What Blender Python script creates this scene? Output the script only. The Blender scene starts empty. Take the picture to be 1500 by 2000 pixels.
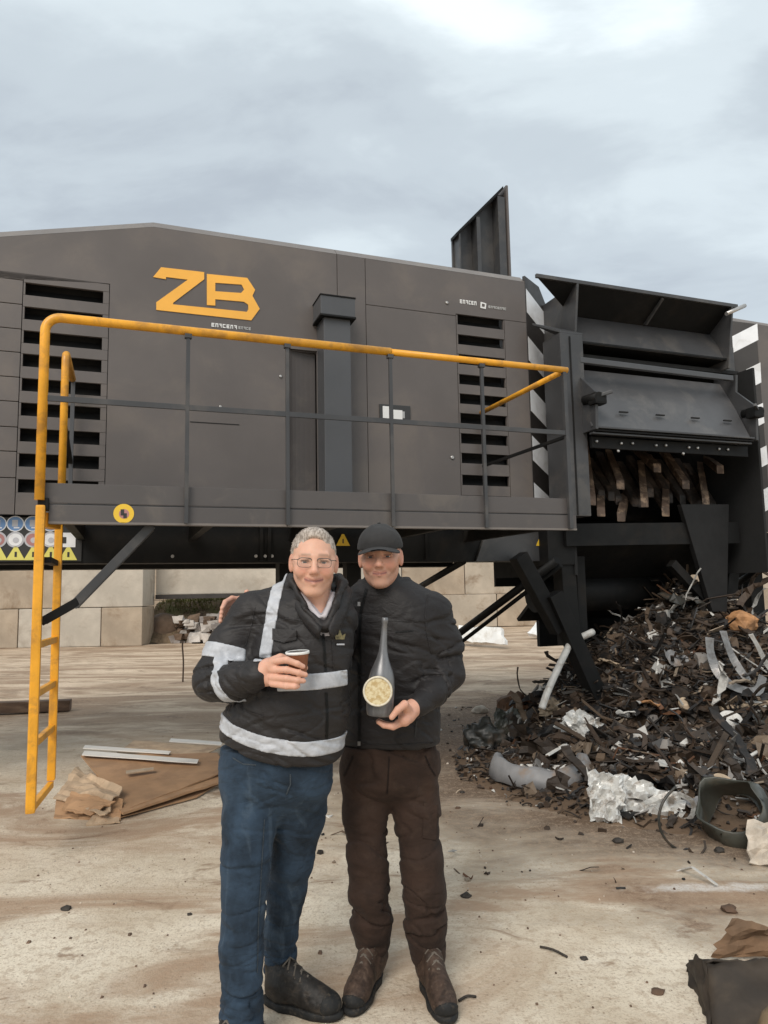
import bpy, bmesh, math, random
import numpy as np
from math import sin, cos, pi, radians, atan, sqrt
from mathutils import Vector, Matrix, noise as mnoise

random.seed(7)
np.random.seed(7)
SC = bpy.context.scene
COL = SC.collection

# ------------------------------------------------------------------ camera
F = 1387.0                      # focal length in pixels of the 1500 x 2000 photograph
CAM_H = 1.52
PITCH = atan(150.0 / F)
ROLL = radians(1.05)
_R = Vector((cos(ROLL), 0, -sin(ROLL)))
_U = Vector((sin(ROLL), 0, cos(ROLL)))
_px = Matrix.Rotation(PITCH, 3, 'X')
CAM_R = _px @ _R
CAM_U = _px @ _U
CAM_F = _px @ Vector((0, 1, 0))
cam_data = bpy.data.cameras.new('camera')
cam_data.sensor_fit = 'VERTICAL'
cam_data.sensor_height = 36.0
cam_data.lens = 36.0 * F / 2000.0
cam_data.clip_start = 0.05
cam_data.clip_end = 3000.0
cam = bpy.data.objects.new('camera', cam_data)
COL.objects.link(cam)
cam.matrix_world = Matrix.Translation((0, 0, CAM_H)) @ Matrix((
    (CAM_R.x, CAM_U.x, -CAM_F.x), (CAM_R.y, CAM_U.y, -CAM_F.y), (CAM_R.z, CAM_U.z, -CAM_F.z))).to_4x4()
SC.camera = cam


def ray(px, py):
    return CAM_F + CAM_R * ((px - 750) / F) + CAM_U * ((1000 - py) / F)


def at(px, py, Y):
    """point of the place at forward distance Y that the photograph shows at (px, py)"""
    d = ray(px, py)
    return Vector((0, 0, CAM_H)) + d * (Y / d.y)


def ground_at(px, py, z=0.0):
    d = ray(px, py)
    return Vector((0, 0, CAM_H)) + d * ((z - CAM_H) / d.z)


# ------------------------------------------------------------------ world, sun, exposure
SUN_ELEV = radians(43)
SUN_AZ = radians(202)           # compass-like: 0 = +Y, clockwise
world = bpy.data.worlds.new('World')
SC.world = world
world.use_nodes = True
wn = world.node_tree.nodes
wl = world.node_tree.links
wn.clear()
w_out = wn.new('ShaderNodeOutputWorld')
w_bg = wn.new('ShaderNodeBackground')
w_sky = wn.new('ShaderNodeTexSky')
w_sky.sky_type = 'NISHITA'
w_sky.sun_disc = False
w_sky.sun_elevation = SUN_ELEV
w_sky.sun_rotation = SUN_AZ
w_sky.air_density = 1.0
w_sky.dust_density = 2.0
w_geo = wn.new('ShaderNodeTexCoord')
w_sep = wn.new('ShaderNodeSeparateXYZ')
wl.new(w_geo.outputs['Generated'], w_sep.inputs[0])


def wmath(op, a, b=None, clamp=False):
    n = wn.new('ShaderNodeMath')
    n.operation = op
    n.use_clamp = clamp
    for i, v in enumerate((a, b)):
        if v is None:
            continue
        if isinstance(v, (int, float)):
            n.inputs[i].default_value = v
        else:
            wl.new(v, n.inputs[i])
    return n.outputs[0]


zz = wmath('ADD', wmath('MAXIMUM', w_sep.outputs['Z'], 0.0), 0.22)
cx = wmath('DIVIDE', w_sep.outputs['X'], zz)
cy = wmath('DIVIDE', w_sep.outputs['Y'], zz)
w_comb = wn.new('ShaderNodeCombineXYZ')
wl.new(cx, w_comb.inputs[0])
wl.new(cy, w_comb.inputs[1])
w_comb.inputs[2].default_value = 3.7


def wnoise(scale, detail, rough, dist, off):
    m = wn.new('ShaderNodeMapping')
    m.inputs['Location'].default_value = off
    m.inputs['Rotation'].default_value = (0, 0, 0.5)
    m.inputs['Scale'].default_value = (0.8, 1.25, 1)
    wl.new(w_comb.outputs[0], m.inputs[0])
    n = wn.new('ShaderNodeTexNoise')
    n.inputs['Scale'].default_value = scale
    n.inputs['Detail'].default_value = detail
    n.inputs['Roughness'].default_value = rough
    n.inputs['Distortion'].default_value = dist
    wl.new(m.outputs[0], n.inputs['Vector'])
    return n.outputs['Fac']


def wramp(fac, stops):
    r = wn.new('ShaderNodeValToRGB')
    while len(r.color_ramp.elements) < len(stops):
        r.color_ramp.elements.new(0.5)
    for e, (p, c) in zip(r.color_ramp.elements, stops):
        e.position = p
        e.color = (*c, 1)
    r.color_ramp.interpolation = 'EASE'
    wl.new(fac, r.inputs[0])
    return r.outputs[0]


big = wnoise(0.8, 3, 0.5, 0.4, (1.3, 2.2, 0))
fine = wnoise(2.6, 7, 0.54, 0.25, (4.1, 0.4, 0))
mixf = wmath('ADD', wmath('MULTIPLY', big, 0.55), wmath('MULTIPLY', fine, 0.45))
cloud_col = wramp(mixf, [(0.36, (0.350, 0.390, 0.430)), (0.45, (0.430, 0.480, 0.515)), (0.53, (0.530, 0.590, 0.620)), (0.62, (0.72, 0.785, 0.805))])
w_sc = wn.new('ShaderNodeVectorMath')
w_sc.operation = 'SCALE'
w_sc.inputs['Scale'].default_value = 0.10
wl.new(w_sky.outputs[0], w_sc.inputs[0])
w_mix = wn.new('ShaderNodeMix')
w_mix.data_type = 'RGBA'
w_mix.inputs['Factor'].default_value = 0.90       # closed cloud cover over the clear sky
wl.new(w_sc.outputs[0], w_mix.inputs['A'])
wl.new(cloud_col, w_mix.inputs['B'])
wl.new(w_mix.outputs['Result'], w_bg.inputs['Color'])
w_bg.inputs['Strength'].default_value = 1.0
wl.new(w_bg.outputs[0], w_out.inputs[0])

sun_data = bpy.data.lights.new('sun', 'SUN')
sun_data.energy = 1.5
sun_data.angle = radians(32)
sun_data.color = (1.0, 0.93, 0.84)
sun = bpy.data.objects.new('sun', sun_data)
COL.objects.link(sun)
_sd = Vector((sin(SUN_AZ) * cos(SUN_ELEV), cos(SUN_AZ) * cos(SUN_ELEV), sin(SUN_ELEV)))
sun.rotation_euler = (-_sd).to_track_quat('-Z', 'Y').to_euler()
sun.location = (-5, -8, 12)

vs = SC.view_settings
SC.display_settings.display_device = 'sRGB'
vs.view_transform = 'Standard'
vs.look = 'None'
vs.gamma = 1.0
vs.use_curve_mapping = False
vs.exposure = 0.60


# ------------------------------------------------------------------ materials
def new_mat(name):
    m = bpy.data.materials.new(name)
    m.use_nodes = True
    nt = m.node_tree
    bs = nt.nodes['Principled BSDF']
    return m, nt, bs


class NT:
    """short-hand for building node trees"""
    def __init__(s, nt):
        s.nt = nt

    def n(s, t, **kw):
        x = s.nt.nodes.new(t)
        for k, v in kw.items():
            setattr(x, k, v)
        return x

    def link(s, a, b):
        s.nt.links.new(a, b)

    def noise(s, vec, scale, detail=4, rough=0.55, dist=0.0):
        x = s.n('ShaderNodeTexNoise')
        x.inputs['Scale'].default_value = scale
        x.inputs['Detail'].default_value = detail
        x.inputs['Roughness'].default_value = rough
        x.inputs['Distortion'].default_value = dist
        if vec is not None:
            s.link(vec, x.inputs['Vector'])
        return x.outputs['Fac']

    def mapping(s, vec, scale=(1, 1, 1), loc=(0, 0, 0), rot=(0, 0, 0)):
        x = s.n('ShaderNodeMapping')
        x.inputs['Scale'].default_value = scale
        x.inputs['Location'].default_value = loc
        x.inputs['Rotation'].default_value = rot
        s.link(vec, x.inputs[0])
        return x.outputs[0]

    def ramp(s, fac, a, b):
        x = s.n('ShaderNodeMapRange')
        x.clamp = True
        x.interpolation_type = 'SMOOTHSTEP'
        x.inputs['From Min'].default_value = a
        x.inputs['From Max'].default_value = b
        s.link(fac, x.inputs['Value'])
        return x.outputs[0]

    def m(s, op, a, b=None, clamp=False):
        x = s.n('ShaderNodeMath', operation=op, use_clamp=clamp)
        for i, v in enumerate((a, b)):
            if v is None:
                continue
            if isinstance(v, (int, float)):
                x.inputs[i].default_value = v
            else:
                s.link(v, x.inputs[i])
        return x.outputs[0]

    def mix(s, fac, a, b):
        x = s.n('ShaderNodeMix', data_type='RGBA')
        for k, v in (('Factor', fac), ('A', a), ('B', b)):
            if isinstance(v, (int, float)):
                x.inputs[k].default_value = v
            elif isinstance(v, tuple):
                x.inputs[k].default_value = (*v[:3], 1)
            else:
                s.link(v, x.inputs[k])
        return x.outputs['Result']

    def bump(s, h, strength, dist, normal=None):
        x = s.n('ShaderNodeBump')
        x.inputs['Strength'].default_value = strength
        x.inputs['Distance'].default_value = dist
        s.link(h, x.inputs['Height'])
        if normal is not None:
            s.link(normal, x.inputs['Normal'])
        return x.outputs[0]


MATS = {}


def mat(name, col, rough=0.6, metal=0.0, var=0.18, vscale=4.0, bump=0.15, bscale=60.0, bdist=0.002,
        dirt=None, dirt_amt=0.3, dirt_scale=3.0, spec=0.5, coords='Object', stretch=(1, 1, 1), rvar=0.15):
    if name in MATS:
        return MATS[name]
    m, nt, bs = new_mat(name)
    t = NT(nt)
    tc = t.n('ShaderNodeTexCoord')
    v = t.mapping(tc.outputs[coords], stretch)
    n1 = t.noise(v, vscale, 5, 0.6)
    lo = tuple(c * (1 - var) for c in col)
    hi = tuple(min(1, c * (1 + var)) for c in col)
    c = t.mix(t.ramp(n1, 0.3, 0.7), lo, hi)
    if dirt is not None:
        n2 = t.noise(v, dirt_scale, 8, 0.68, 0.4)
        c = t.mix(t.m('MULTIPLY', t.ramp(n2, 0.48, 0.66), dirt_amt), c, dirt)
    t.link(c, bs.inputs['Base Color'])
    n3 = t.noise(v, vscale * 3.1, 4)
    r = t.n('ShaderNodeMapRange')
    r.inputs['To Min'].default_value = max(0.03, rough - rvar)
    r.inputs['To Max'].default_value = min(1, rough + rvar)
    t.link(n3, r.inputs['Value'])
    t.link(r.outputs[0], bs.inputs['Roughness'])
    bs.inputs['Metallic'].default_value = metal
    bs.inputs['Specular IOR Level'].default_value = spec
    if bump:
        t.link(t.bump(t.noise(v, bscale, 3), bump, bdist), bs.inputs['Normal'])
    MATS[name] = m
    return m


# ------------------------------------------------------------------ object helpers
def tag(o, label=None, cat=None, group=None, kind=None):
    if label:
        o['label'] = label
    if cat:
        o['category'] = cat
    if group:
        o['group'] = group
    if kind:
        o['kind'] = kind
    return o


def empty(name, loc=(0, 0, 0), rz=0.0):
    o = bpy.data.objects.new(name, None)
    o.empty_display_size = 0.2
    COL.objects.link(o)
    o.location = loc
    o.rotation_euler = (0, 0, rz)
    return o


def link_mesh(name, me, material=None, parent=None, smooth=False, loc=None):
    o = bpy.data.objects.new(name, me)
    COL.objects.link(o)
    if material is not None and len(me.materials) == 0:
        me.materials.append(material)
    if parent is not None:
        o.parent = parent
    if loc is not None:
        o.location = loc
    if smooth:
        me.polygons.foreach_set('use_smooth', [True] * len(me.polygons))
    return o


class MB:
    """collects boxes, prisms and tubes into one mesh"""
    def __init__(s):
        s.bm = bmesh.new()

    def box(s, x0, x1, y0, y1, z0, z1):
        vs_ = [s.bm.verts.new(p) for p in ((x0, y0, z0), (x1, y0, z0), (x1, y1, z0), (x0, y1, z0),
                                           (x0, y0, z1), (x1, y0, z1), (x1, y1, z1), (x0, y1, z1))]
        for f in ((3, 2, 1, 0), (4, 5, 6, 7), (0, 1, 5, 4), (1, 2, 6, 5), (2, 3, 7, 6), (3, 0, 4, 7)):
            s.bm.faces.new([vs_[i] for i in f])
        return s

    def hexa(s, pts):
        """8 points: bottom ring 0-3, top ring 4-7"""
        vs_ = [s.bm.verts.new(p) for p in pts]
        for f in ((3, 2, 1, 0), (4, 5, 6, 7), (0, 1, 5, 4), (1, 2, 6, 5), (2, 3, 7, 6), (3, 0, 4, 7)):
            s.bm.faces.new([vs_[i] for i in f])
        return s

    def prism(s, pts, d):
        """polygon pts (3D) extruded by vector d"""
        d = Vector(d)
        a = [s.bm.verts.new(Vector(p)) for p in pts]
        b = [s.bm.verts.new(Vector(p) + d) for p in pts]
        s.bm.faces.new(a)
        s.bm.faces.new(b[::-1])
        n = len(a)
        for i in range(n):
            s.bm.faces.new((a[i], b[i], b[(i + 1) % n], a[(i + 1) % n]))
        return s

    def bar(s, p, q, w, h, up=(0, 0, 1)):
        """rectangular bar from p to q"""
        p, q = Vector(p), Vector(q)
        d = (q - p).normalized()
        side = d.cross(Vector(up))
        if side.length < 1e-4:
            side = d.cross(Vector((1, 0, 0)))
        side.normalize()
        u = side.cross(d).normalized()
        c = [(-1, -1), (1, -1), (1, 1), (-1, 1)]
        s.hexa([p + side * (a * w / 2) + u * (b * h / 2) for a, b in c] + [q + side * (a * w / 2) + u * (b * h / 2) for a, b in c])
        return s

    def tube(s, pts, r, seg=12, caps=True):
        pts = [Vector(p) for p in pts]
        rs = r if isinstance(r, (list, tuple)) else [r] * len(pts)
        rings = []
        ref = None
        for i, p in enumerate(pts):
            if i == 0:
                t = pts[1] - p
            elif i == len(pts) - 1:
                t = p - pts[i - 1]
            else:
                t = (pts[i + 1] - p).normalized() + (p - pts[i - 1]).normalized()
            t.normalize()
            if ref is None:
                ref = t.orthogonal().normalized()
            ref = (ref - t * ref.dot(t)).normalized()
            b = t.cross(ref)
            rings.append([s.bm.verts.new(p + (ref * cos(2 * pi * k / seg) + b * sin(2 * pi * k / seg)) * rs[i]) for k in range(seg)])
        for a, b in zip(rings, rings[1:]):
            for k in range(seg):
                f = s.bm.faces.new((a[k], a[(k + 1) % seg], b[(k + 1) % seg], b[k]))
                f.smooth = True
        if caps:
            s.bm.faces.new(rings[0][::-1])
            s.bm.faces.new(rings[-1])
        return s

    def lathe(s, prof, center, axis=(0, 0, 1), seg=32, caps=True):
        """prof: list of (r, h) along axis"""
        ax = Vector(axis).normalized()
        e1 = ax.orthogonal().normalized()
        e2 = ax.cross(e1)
        c = Vector(center)
        rings = [[s.bm.verts.new(c + ax * h + (e1 * cos(2 * pi * k / seg) + e2 * sin(2 * pi * k / seg)) * max(r, 1e-4)) for k in range(seg)] for r, h in prof]
        for a, b in zip(rings, rings[1:]):
            for k in range(seg):
                f = s.bm.faces.new((a[k], a[(k + 1) % seg], b[(k + 1) % seg], b[k]))
                f.smooth = True
        if caps:
            s.bm.faces.new(rings[0][::-1])
            s.bm.faces.new(rings[-1])
        return s

    def build(s, name, material, parent=None, bevel=0.0, smooth=False, seg=2):
        bmesh.ops.recalc_face_normals(s.bm, faces=s.bm.faces[:])
        if bevel > 0:
            es = [e for e in s.bm.edges if len(e.link_faces) == 2 and e.calc_face_angle(0) > 0.5]
            bmesh.ops.bevel(s.bm, geom=es, offset=bevel, segments=seg, profile=0.7, affect='EDGES', clamp_overlap=True)
        me = bpy.data.meshes.new(name)
        s.bm.to_mesh(me)
        s.bm.free()
        return link_mesh(name, me, material, parent, smooth)


def box_part(name, material, parent, x0, x1, y0, y1, z0, z1, bevel=0.004):
    return MB().box(x0, x1, y0, y1, z0, z1).build(name, material, parent, bevel)


def arc(c, r, a0, a1, n, e1, e2):
    c, e1, e2 = Vector(c), Vector(e1), Vector(e2)
    return [c + (e1 * cos(a0 + (a1 - a0) * i / n) + e2 * sin(a0 + (a1 - a0) * i / n)) * r for i in range(n + 1)]


def copy_tree(o, parent=None):
    c = o.copy()
    COL.objects.link(c)
    c.parent = parent
    for ch in list(o.children):
        copy_tree(ch, c)
    return c

# ================================================================== GROUND
PILE_C = Vector((3.05, 7.75, 0))      # centre of the scrap heap
_pe1 = Vector((cos(radians(20)), sin(radians(20)), 0))
_pe2 = Vector((-sin(radians(20)), cos(radians(20)), 0))


def pile_height(x, y):
    """height of the scrap heap above the yard"""
    d = Vector((x, y, 0)) - PILE_C
    a, b = d.dot(_pe1), d.dot(_pe2)
    r1 = sqrt(((a - .30) / 2.15) ** 2 + (b / 1.35) ** 2)
    h = 1.50 * max(0.0, 1 - r1) ** 0.85 if r1 < 1 else 0
    r2 = sqrt(((a - 0.40) / 3.4) ** 2 + ((b + 1.15) / 2.5) ** 2)
    h2 = 0.22 * max(0.0, 1 - r2 ** 1.5)
    w = mnoise.noise(Vector((x * 1.7, y * 1.7, 0.3))) * 0.13 + mnoise.noise(Vector((x * 4.3, y * 4.3, 2.3))) * 0.06
    hh = max(h, h2)
    return hh + w * min(1, hh * 4.0)


def gz(x, y):
    """gentle unevenness of the yard"""
    far = min(1.0, max(0.0, (y - 7.0) / 5.0))
    near = 0.004 * mnoise.noise(Vector((x * 0.9, y * 0.9, 0)))
    ruts = 0.030 * mnoise.noise(Vector((x * 0.35, y * 1.5, 5.0))) + 0.02 * mnoise.noise(Vector((x * 1.3, y * 2.9, 7.0)))
    if y > 60 or abs(x) > 60:
        return 0.0
    return near * (1 - far) + ruts * far


def axis(lo, hi, step, growth):
    a = [lo]
    s = step
    v = lo
    while v < hi:
        v += s
        s *= growth
        a.append(v)
    return a


def make_ground():
    pos = axis(7.0, 900, 0.25, 1.10)
    xs = sorted(set([-p for p in pos] + pos + [i * 0.2 for i in range(-34, 35)]))
    ys = sorted(set([-300, -80, -30, -12, -5, -2] + [i * 0.2 for i in range(0, 76)] + axis(15.2, 1500, 0.3, 1.07)))
    verts = [(x, y, gz(x, y)) for y in ys for x in xs]
    nx = len(xs)
    faces = [(j * nx + i, j * nx + i + 1, (j + 1) * nx + i + 1, (j + 1) * nx + i) for j in range(len(ys) - 1) for i in range(nx - 1)]
    me = bpy.data.meshes.new('ground')
    me.from_pydata(verts, [], faces)
    m, nt, bs = new_mat('yard_ground')
    t = NT(nt)
    pos = t.n('ShaderNodeNewGeometry').outputs['Position']
    sep = t.n('ShaderNodeSeparateXYZ')
    t.link(pos, sep.inputs[0])
    X, Y = sep.outputs[0], sep.outputs[1]
    # pale worn concrete with warm dust
    c = t.mix(t.ramp(t.noise(pos, 1.1, 5, 0.6, 0.5), 0.36, 0.66), (0.60, 0.500, 0.375), (0.80, 0.705, 0.565))
    c = t.mix(t.m('MULTIPLY', t.ramp(t.noise(pos, 6.0, 6, 0.7), 0.5, 0.7), 0.35), c, (0.70, 0.63, 0.53))
    # brown dirt films
    st = t.mapping(pos, (0.5, 1.15, 1), (3.1, 1.7, 0), (0, 0, -0.25))
    d1 = t.ramp(t.noise(st, 1.0, 9, 0.66, 0.8), 0.47, 0.62)
    c = t.mix(t.m('MULTIPLY', d1, 0.85), c, (0.38, 0.245, 0.155))
    d2 = t.ramp(t.noise(t.mapping(pos, (0.8, 1.6, 1), (9, 4, 0), (0, 0, 0.35)), 2.3, 8, 0.72, 0.8), 0.56, 0.68)
    c = t.mix(t.m('MULTIPLY', d2, 0.78), c, (0.24, 0.145, 0.088))
    # mud towards the back of the yard, dragged by wheels
    far = t.ramp(t.m('ADD', Y, t.m('MULTIPLY', t.noise(pos, 0.7, 5), 3.0)), 7.2, 10.5)
    mst = t.mapping(pos, (0.42, 1.25, 1), (0, 0, 0), (0, 0, 0.30))
    mud = t.mix(t.ramp(t.noise(mst, 0.9, 9, 0.66, 1.2), 0.38, 0.62), (0.30, 0.205, 0.135), (0.62, 0.49, 0.36))
    mud = t.mix(t.m('MULTIPLY', t.ramp(t.noise(t.mapping(pos, (0.7, 1.7, 1), (4, 0, 0), (0, 0, -0.3)), 2.0, 8, 0.72, 0.8), 0.52, 0.62), 0.6), mud, (0.16, 0.105, 0.068))
    c = t.mix(far, c, mud)
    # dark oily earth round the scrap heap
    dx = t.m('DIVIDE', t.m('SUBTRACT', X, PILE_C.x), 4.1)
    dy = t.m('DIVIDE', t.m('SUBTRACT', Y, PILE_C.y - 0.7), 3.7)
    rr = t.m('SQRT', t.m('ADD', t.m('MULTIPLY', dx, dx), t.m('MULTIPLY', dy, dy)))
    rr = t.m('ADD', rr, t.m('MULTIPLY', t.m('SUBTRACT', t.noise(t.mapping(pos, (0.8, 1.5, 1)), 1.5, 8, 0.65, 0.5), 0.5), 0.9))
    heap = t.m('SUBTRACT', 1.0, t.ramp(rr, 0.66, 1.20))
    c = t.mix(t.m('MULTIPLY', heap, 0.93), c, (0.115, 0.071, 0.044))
    # white scrape of spilled powder
    sv = t.mapping(pos, (1, 1, 1), (-1.62, -3.75, 0), (0, 0, 0))
    svr = t.mapping(sv, (1.4, 11.0, 1), (0, 0, 0), (0, 0, 0.62))
    sl = t.n('ShaderNodeVectorMath', operation='LENGTH')
    t.link(svr, sl.inputs[0])
    scr = t.m('SUBTRACT', 1.0, t.ramp(t.m('ADD', sl.outputs['Value'], t.m('MULTIPLY', t.noise(pos, 7.0, 6, 0.75), 1.5)), 0.95, 1.5))
    c = t.mix(t.m('MULTIPLY', scr, 0.55), c, (0.82, 0.80, 0.76))
    # specks and grit
    vo = t.n('ShaderNodeTexVoronoi')
    vo.inputs['Scale'].default_value = 30.0
    t.link(pos, vo.inputs['Vector'])
    sp = t.m('MULTIPLY', t.m('SUBTRACT', 1.0, t.ramp(vo.outputs['Distance'], 0.06, 0.2)), t.ramp(t.noise(pos, 3.0, 4), 0.42, 0.58))
    c = t.mix(t.m('MULTIPLY', sp, 0.75), c, (0.20, 0.13, 0.085))
    mo = t.noise(pos, 22.0, 6, 0.7)
    c = t.mix(t.m('MULTIPLY', t.ramp(mo, 0.50, 0.62), 0.5), c, (0.42, 0.31, 0.215))
    gr = t.noise(pos, 85.0, 3, 0.7)
    c = t.mix(t.m('MULTIPLY', t.ramp(gr, 0.52, 0.66), 0.65), c, (0.40, 0.30, 0.21))
    t.link(c, bs.inputs['Base Color'])
    rgh = t.n('ShaderNodeMapRange')
    rgh.inputs['To Min'].default_value = 0.62
    rgh.inputs['To Max'].default_value = 0.95
    t.link(t.noise(pos, 2.0, 4), rgh.inputs['Value'])
    t.link(rgh.outputs[0], bs.inputs['Roughness'])
    bs.inputs['Specular IOR Level'].default_value = 0.25
    b1 = t.bump(t.noise(pos, 60.0, 5, 0.75), 0.8, 0.009)
    b2 = t.bump(t.m('MULTIPLY', t.noise(mst, 4.0, 7, 0.68, 0.6), far), 0.7, 0.05, b1)
    b2 = t.bump(t.noise(pos, 7.0, 6, 0.65), 0.35, 0.012, b2)
    t.link(b2, bs.inputs['Normal'])
    o = link_mesh('ground', me, m, smooth=True)
    tag(o, 'pale concrete yard with brown dirt and mud', kind='structure')
    return o


make_ground()

# ================================================================== CONCRETE BLOCK WALLS
M_CONC = mat('block_concrete', (0.47, 0.405, 0.325), 0.9, var=0.18, vscale=0.7, bump=0.4, bscale=22, bdist=0.01,
             dirt=(0.23, 0.165, 0.11), dirt_amt=0.85, dirt_scale=0.9, spec=0.2, coords='Object')
M_CONC2 = mat('block_concrete_tan', (0.43, 0.35, 0.265), 0.9, var=0.25, vscale=0.6, bump=0.4, bscale=22, bdist=0.01,
              dirt=(0.22, 0.15, 0.095), dirt_amt=0.85, dirt_scale=0.7, spec=0.2, coords='Object')
M_CONC3 = mat('block_concrete_grey', (0.49, 0.44, 0.37), 0.9, var=0.15, vscale=0.9, bump=0.4, bscale=22, bdist=0.01,
              dirt=(0.28, 0.23, 0.18), dirt_amt=0.5, dirt_scale=1.1, spec=0.2, coords='Object')


def block_wall(label, x_right, Y, n, rows, bw, bh, depth, mats, slope=0.0, skip=()):
    """rows of interlocking concrete blocks ending flush at x_right"""
    root = empty('concrete_block_wall', (x_right, Y, 0), slope)
    tag(root, label, 'wall', 'concrete block walls behind the machine')
    cache = {}
    for r in range(rows):
        off = (bw / 2 if r % 2 == 0 else 0.0)
        x1 = 0.0
        for k in range(n):
            w = bw if not (k == 0 and off) else bw / 2
            x0 = x1 - w
            if (r, k) not in skip:
                key = (round(w, 3), (r * 7 + k * 3) % len(mats))
                if key not in cache:
                    mb = MB().box(-w + 0.012, -0.012, 0, depth, 0.008, bh - 0.008)
                    o = mb.build('block', mats[key[1]], root, 0.03)
                    cache[key] = o.data
                else:
                    o = bpy.data.objects.new('block', cache[key])
                    COL.objects.link(o)
                    o.parent = root
                o.location = (x1 + random.uniform(-.006, .006), random.uniform(-.025, .025), r * bh)
                o.rotation_euler = (0, 0, random.uniform(-.004, .004))
            x1 = x0
    return root


xr = at(279, 1200, 20.9).x
block_wall('near end of the pale concrete block wall, behind the yellow ladder', xr, 20.9, 6, 3, 2.42, 1.13, 1.1,
           [M_CONC2, M_CONC, M_CONC2, M_CONC3])
block_wall('tan concrete block wall far behind the two men, seen between the machine legs', 20.0, 27.5, 14, 3, 2.42, 1.25, 1.1,
           [M_CONC2, M_CONC, M_CONC2, M_CONC3], skip=((0, 13), (1, 13), (2, 13)))
# gap between the walls: lintel beam, grassy bank, rubble
lint = MB().box(0, 5.8, 0.05, 0.9, 1.47, 2.72).build('wall_lintel', M_CONC3, None, 0.02)
lint.location = (xr + 0.03, 21.9, 0)
tag(lint, 'pale concrete slab resting on a dark beam above the grassy gap in the wall', 'beam')
beam = MB().box(0, 5.6, -0.06, 0.3, 1.33, 1.465).build('steel_beam', mat('dark_beam', (0.035, 0.03, 0.027), 0.7), None, 0.01)
beam.location = (xr + 0.05, 21.9, 0)
tag(beam, 'long dark steel beam spanning the grassy gap behind the men', 'beam')

def bank():
    bm = bmesh.new()
    nx_, ny_ = 44, 14
    g = [[None] * nx_ for _ in range(ny_)]
    for j in range(ny_):
        for i in range(nx_):
            x = xr - 0.3 + 7.0 * i / (nx_ - 1)
            y = 21.6 + 3.2 * j / (ny_ - 1)
            tt = j / (ny_ - 1)
            z = 1.25 * min(1, tt * 2.0) ** 0.8 + 0.12 * mnoise.noise(Vector((x * 1.2, y * 1.2, 0))) - 0.03
            g[j][i] = bm.verts.new((x, y, z))
    for j in range(ny_ - 1):
        for i in range(nx_ - 1):
            bm.faces.new((g[j][i], g[j][i + 1], g[j + 1][i + 1], g[j + 1][i]))
    me = bpy.data.meshes.new('earth_bank')
    bm.to_mesh(me)
    bm.free()
    m = mat('earth_bank', (0.16, 0.115, 0.075), 0.95, var=0.4, vscale=3, bump=0.8, bscale=14, bdist=0.04,
            dirt=(0.13, 0.135, 0.055), dirt_amt=0.9, dirt_scale=1.2, spec=0.1)
    o = link_mesh('earth_bank', me, m, smooth=True)
    tag(o, 'low earth bank in the gap of the wall', kind='structure')
    # grass tufts
    bm = bmesh.new()
    rnd = random.Random(3)
    for _ in range(2600):
        x = xr + rnd.uniform(-0.2, 6.4)
        tt = rnd.uniform(0.35, 1.0)
        y = 21.6 + 3.2 * tt
        z = 1.25 * min(1, tt * 2.0) ** 0.8 + 0.12 * mnoise.noise(Vector((x * 1.2, y * 1.2, 0))) - 0.05
        h = rnd.uniform(0.08, 0.26)
        a = rnd.uniform(0, pi)
        w = 0.02
        lean = Vector((rnd.uniform(-.1, .1), rnd.uniform(-.12, .05), h))
        b = Vector((x, y, z))
        e = Vector((cos(a) * w, sin(a) * w, 0))
        bm.faces.new([bm.verts.new(b - e), bm.verts.new(b + e), bm.verts.new(b + lean)])
    me = bpy.data.meshes.new('grass')
    bm.to_mesh(me)
    bm.free()
    o = link_mesh('grass', me, mat('dry_grass', (0.15, 0.15, 0.055), 0.9, var=0.45, vscale=1.5, bump=0))
    tag(o, 'dull green grass growing on the bank in the wall gap', 'grass', kind='stuff')


bank()

# ================================================================== SHREDDER
YAW = radians(20)
_o = at(85, 985, 4.2)
MACH = empty('shredder_machine', (_o.x, _o.y, -0.08), YAW)
tag(MACH, 'huge dark grey industrial shredder with yellow railing, hopper and ZB lettering', 'shredder')
_mu = Vector((cos(YAW), sin(YAW), 0))
_mn = Vector((-sin(YAW), cos(YAW), 0))


def on_mach(px, py, v):
    """(u, z) on the machine plane at depth v that the photograph shows at a pixel (machine frame)"""
    d = ray(px, py)
    c = Vector((0, 0, CAM_H))
    p = Vector((_o.x, _o.y, 0)) + _mn * v
    t = (p - c).dot(_mn) / d.dot(_mn)
    q = c + d * t
    return (q - Vector((_o.x, _o.y, 0))).dot(_mu), q.z + 0.08


def mach_w(u, v, z):
    q = Vector((_o.x, _o.y, 0)) + _mu * u + _mn * v
    return Vector((q.x, q.y, z - 0.08))


G_PAINT = mat('grey_paint', (0.108, 0.093, 0.086), 0.45, var=0.10, vscale=1.3, bump=0.06, bscale=3.0, bdist=0.02,
              dirt=(0.17, 0.14, 0.115), dirt_amt=0.38, dirt_scale=1.3, rvar=0.10)
G_PAINT2 = mat('grey_paint_lower', (0.082, 0.073, 0.070), 0.45, var=0.07, vscale=1.6, bump=0.05, bscale=120, bdist=0.001,
               dirt=(0.19, 0.16, 0.13), dirt_amt=0.32, dirt_scale=2.1, rvar=0.10)
ROOF_PAINT_LIT = mat('roof_trim_paint_lit', (0.165, 0.145, 0.133), 0.5, var=0.06, dirt=(0.26, 0.22, 0.18), dirt_amt=0.3)  # sky light on the roof chamfer put into a lighter grey
DUCT_PAINT = mat('duct_paint', (0.066, 0.067, 0.071), 0.38, var=0.08, vscale=2, bump=0.05, bscale=90, bdist=0.001)
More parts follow.
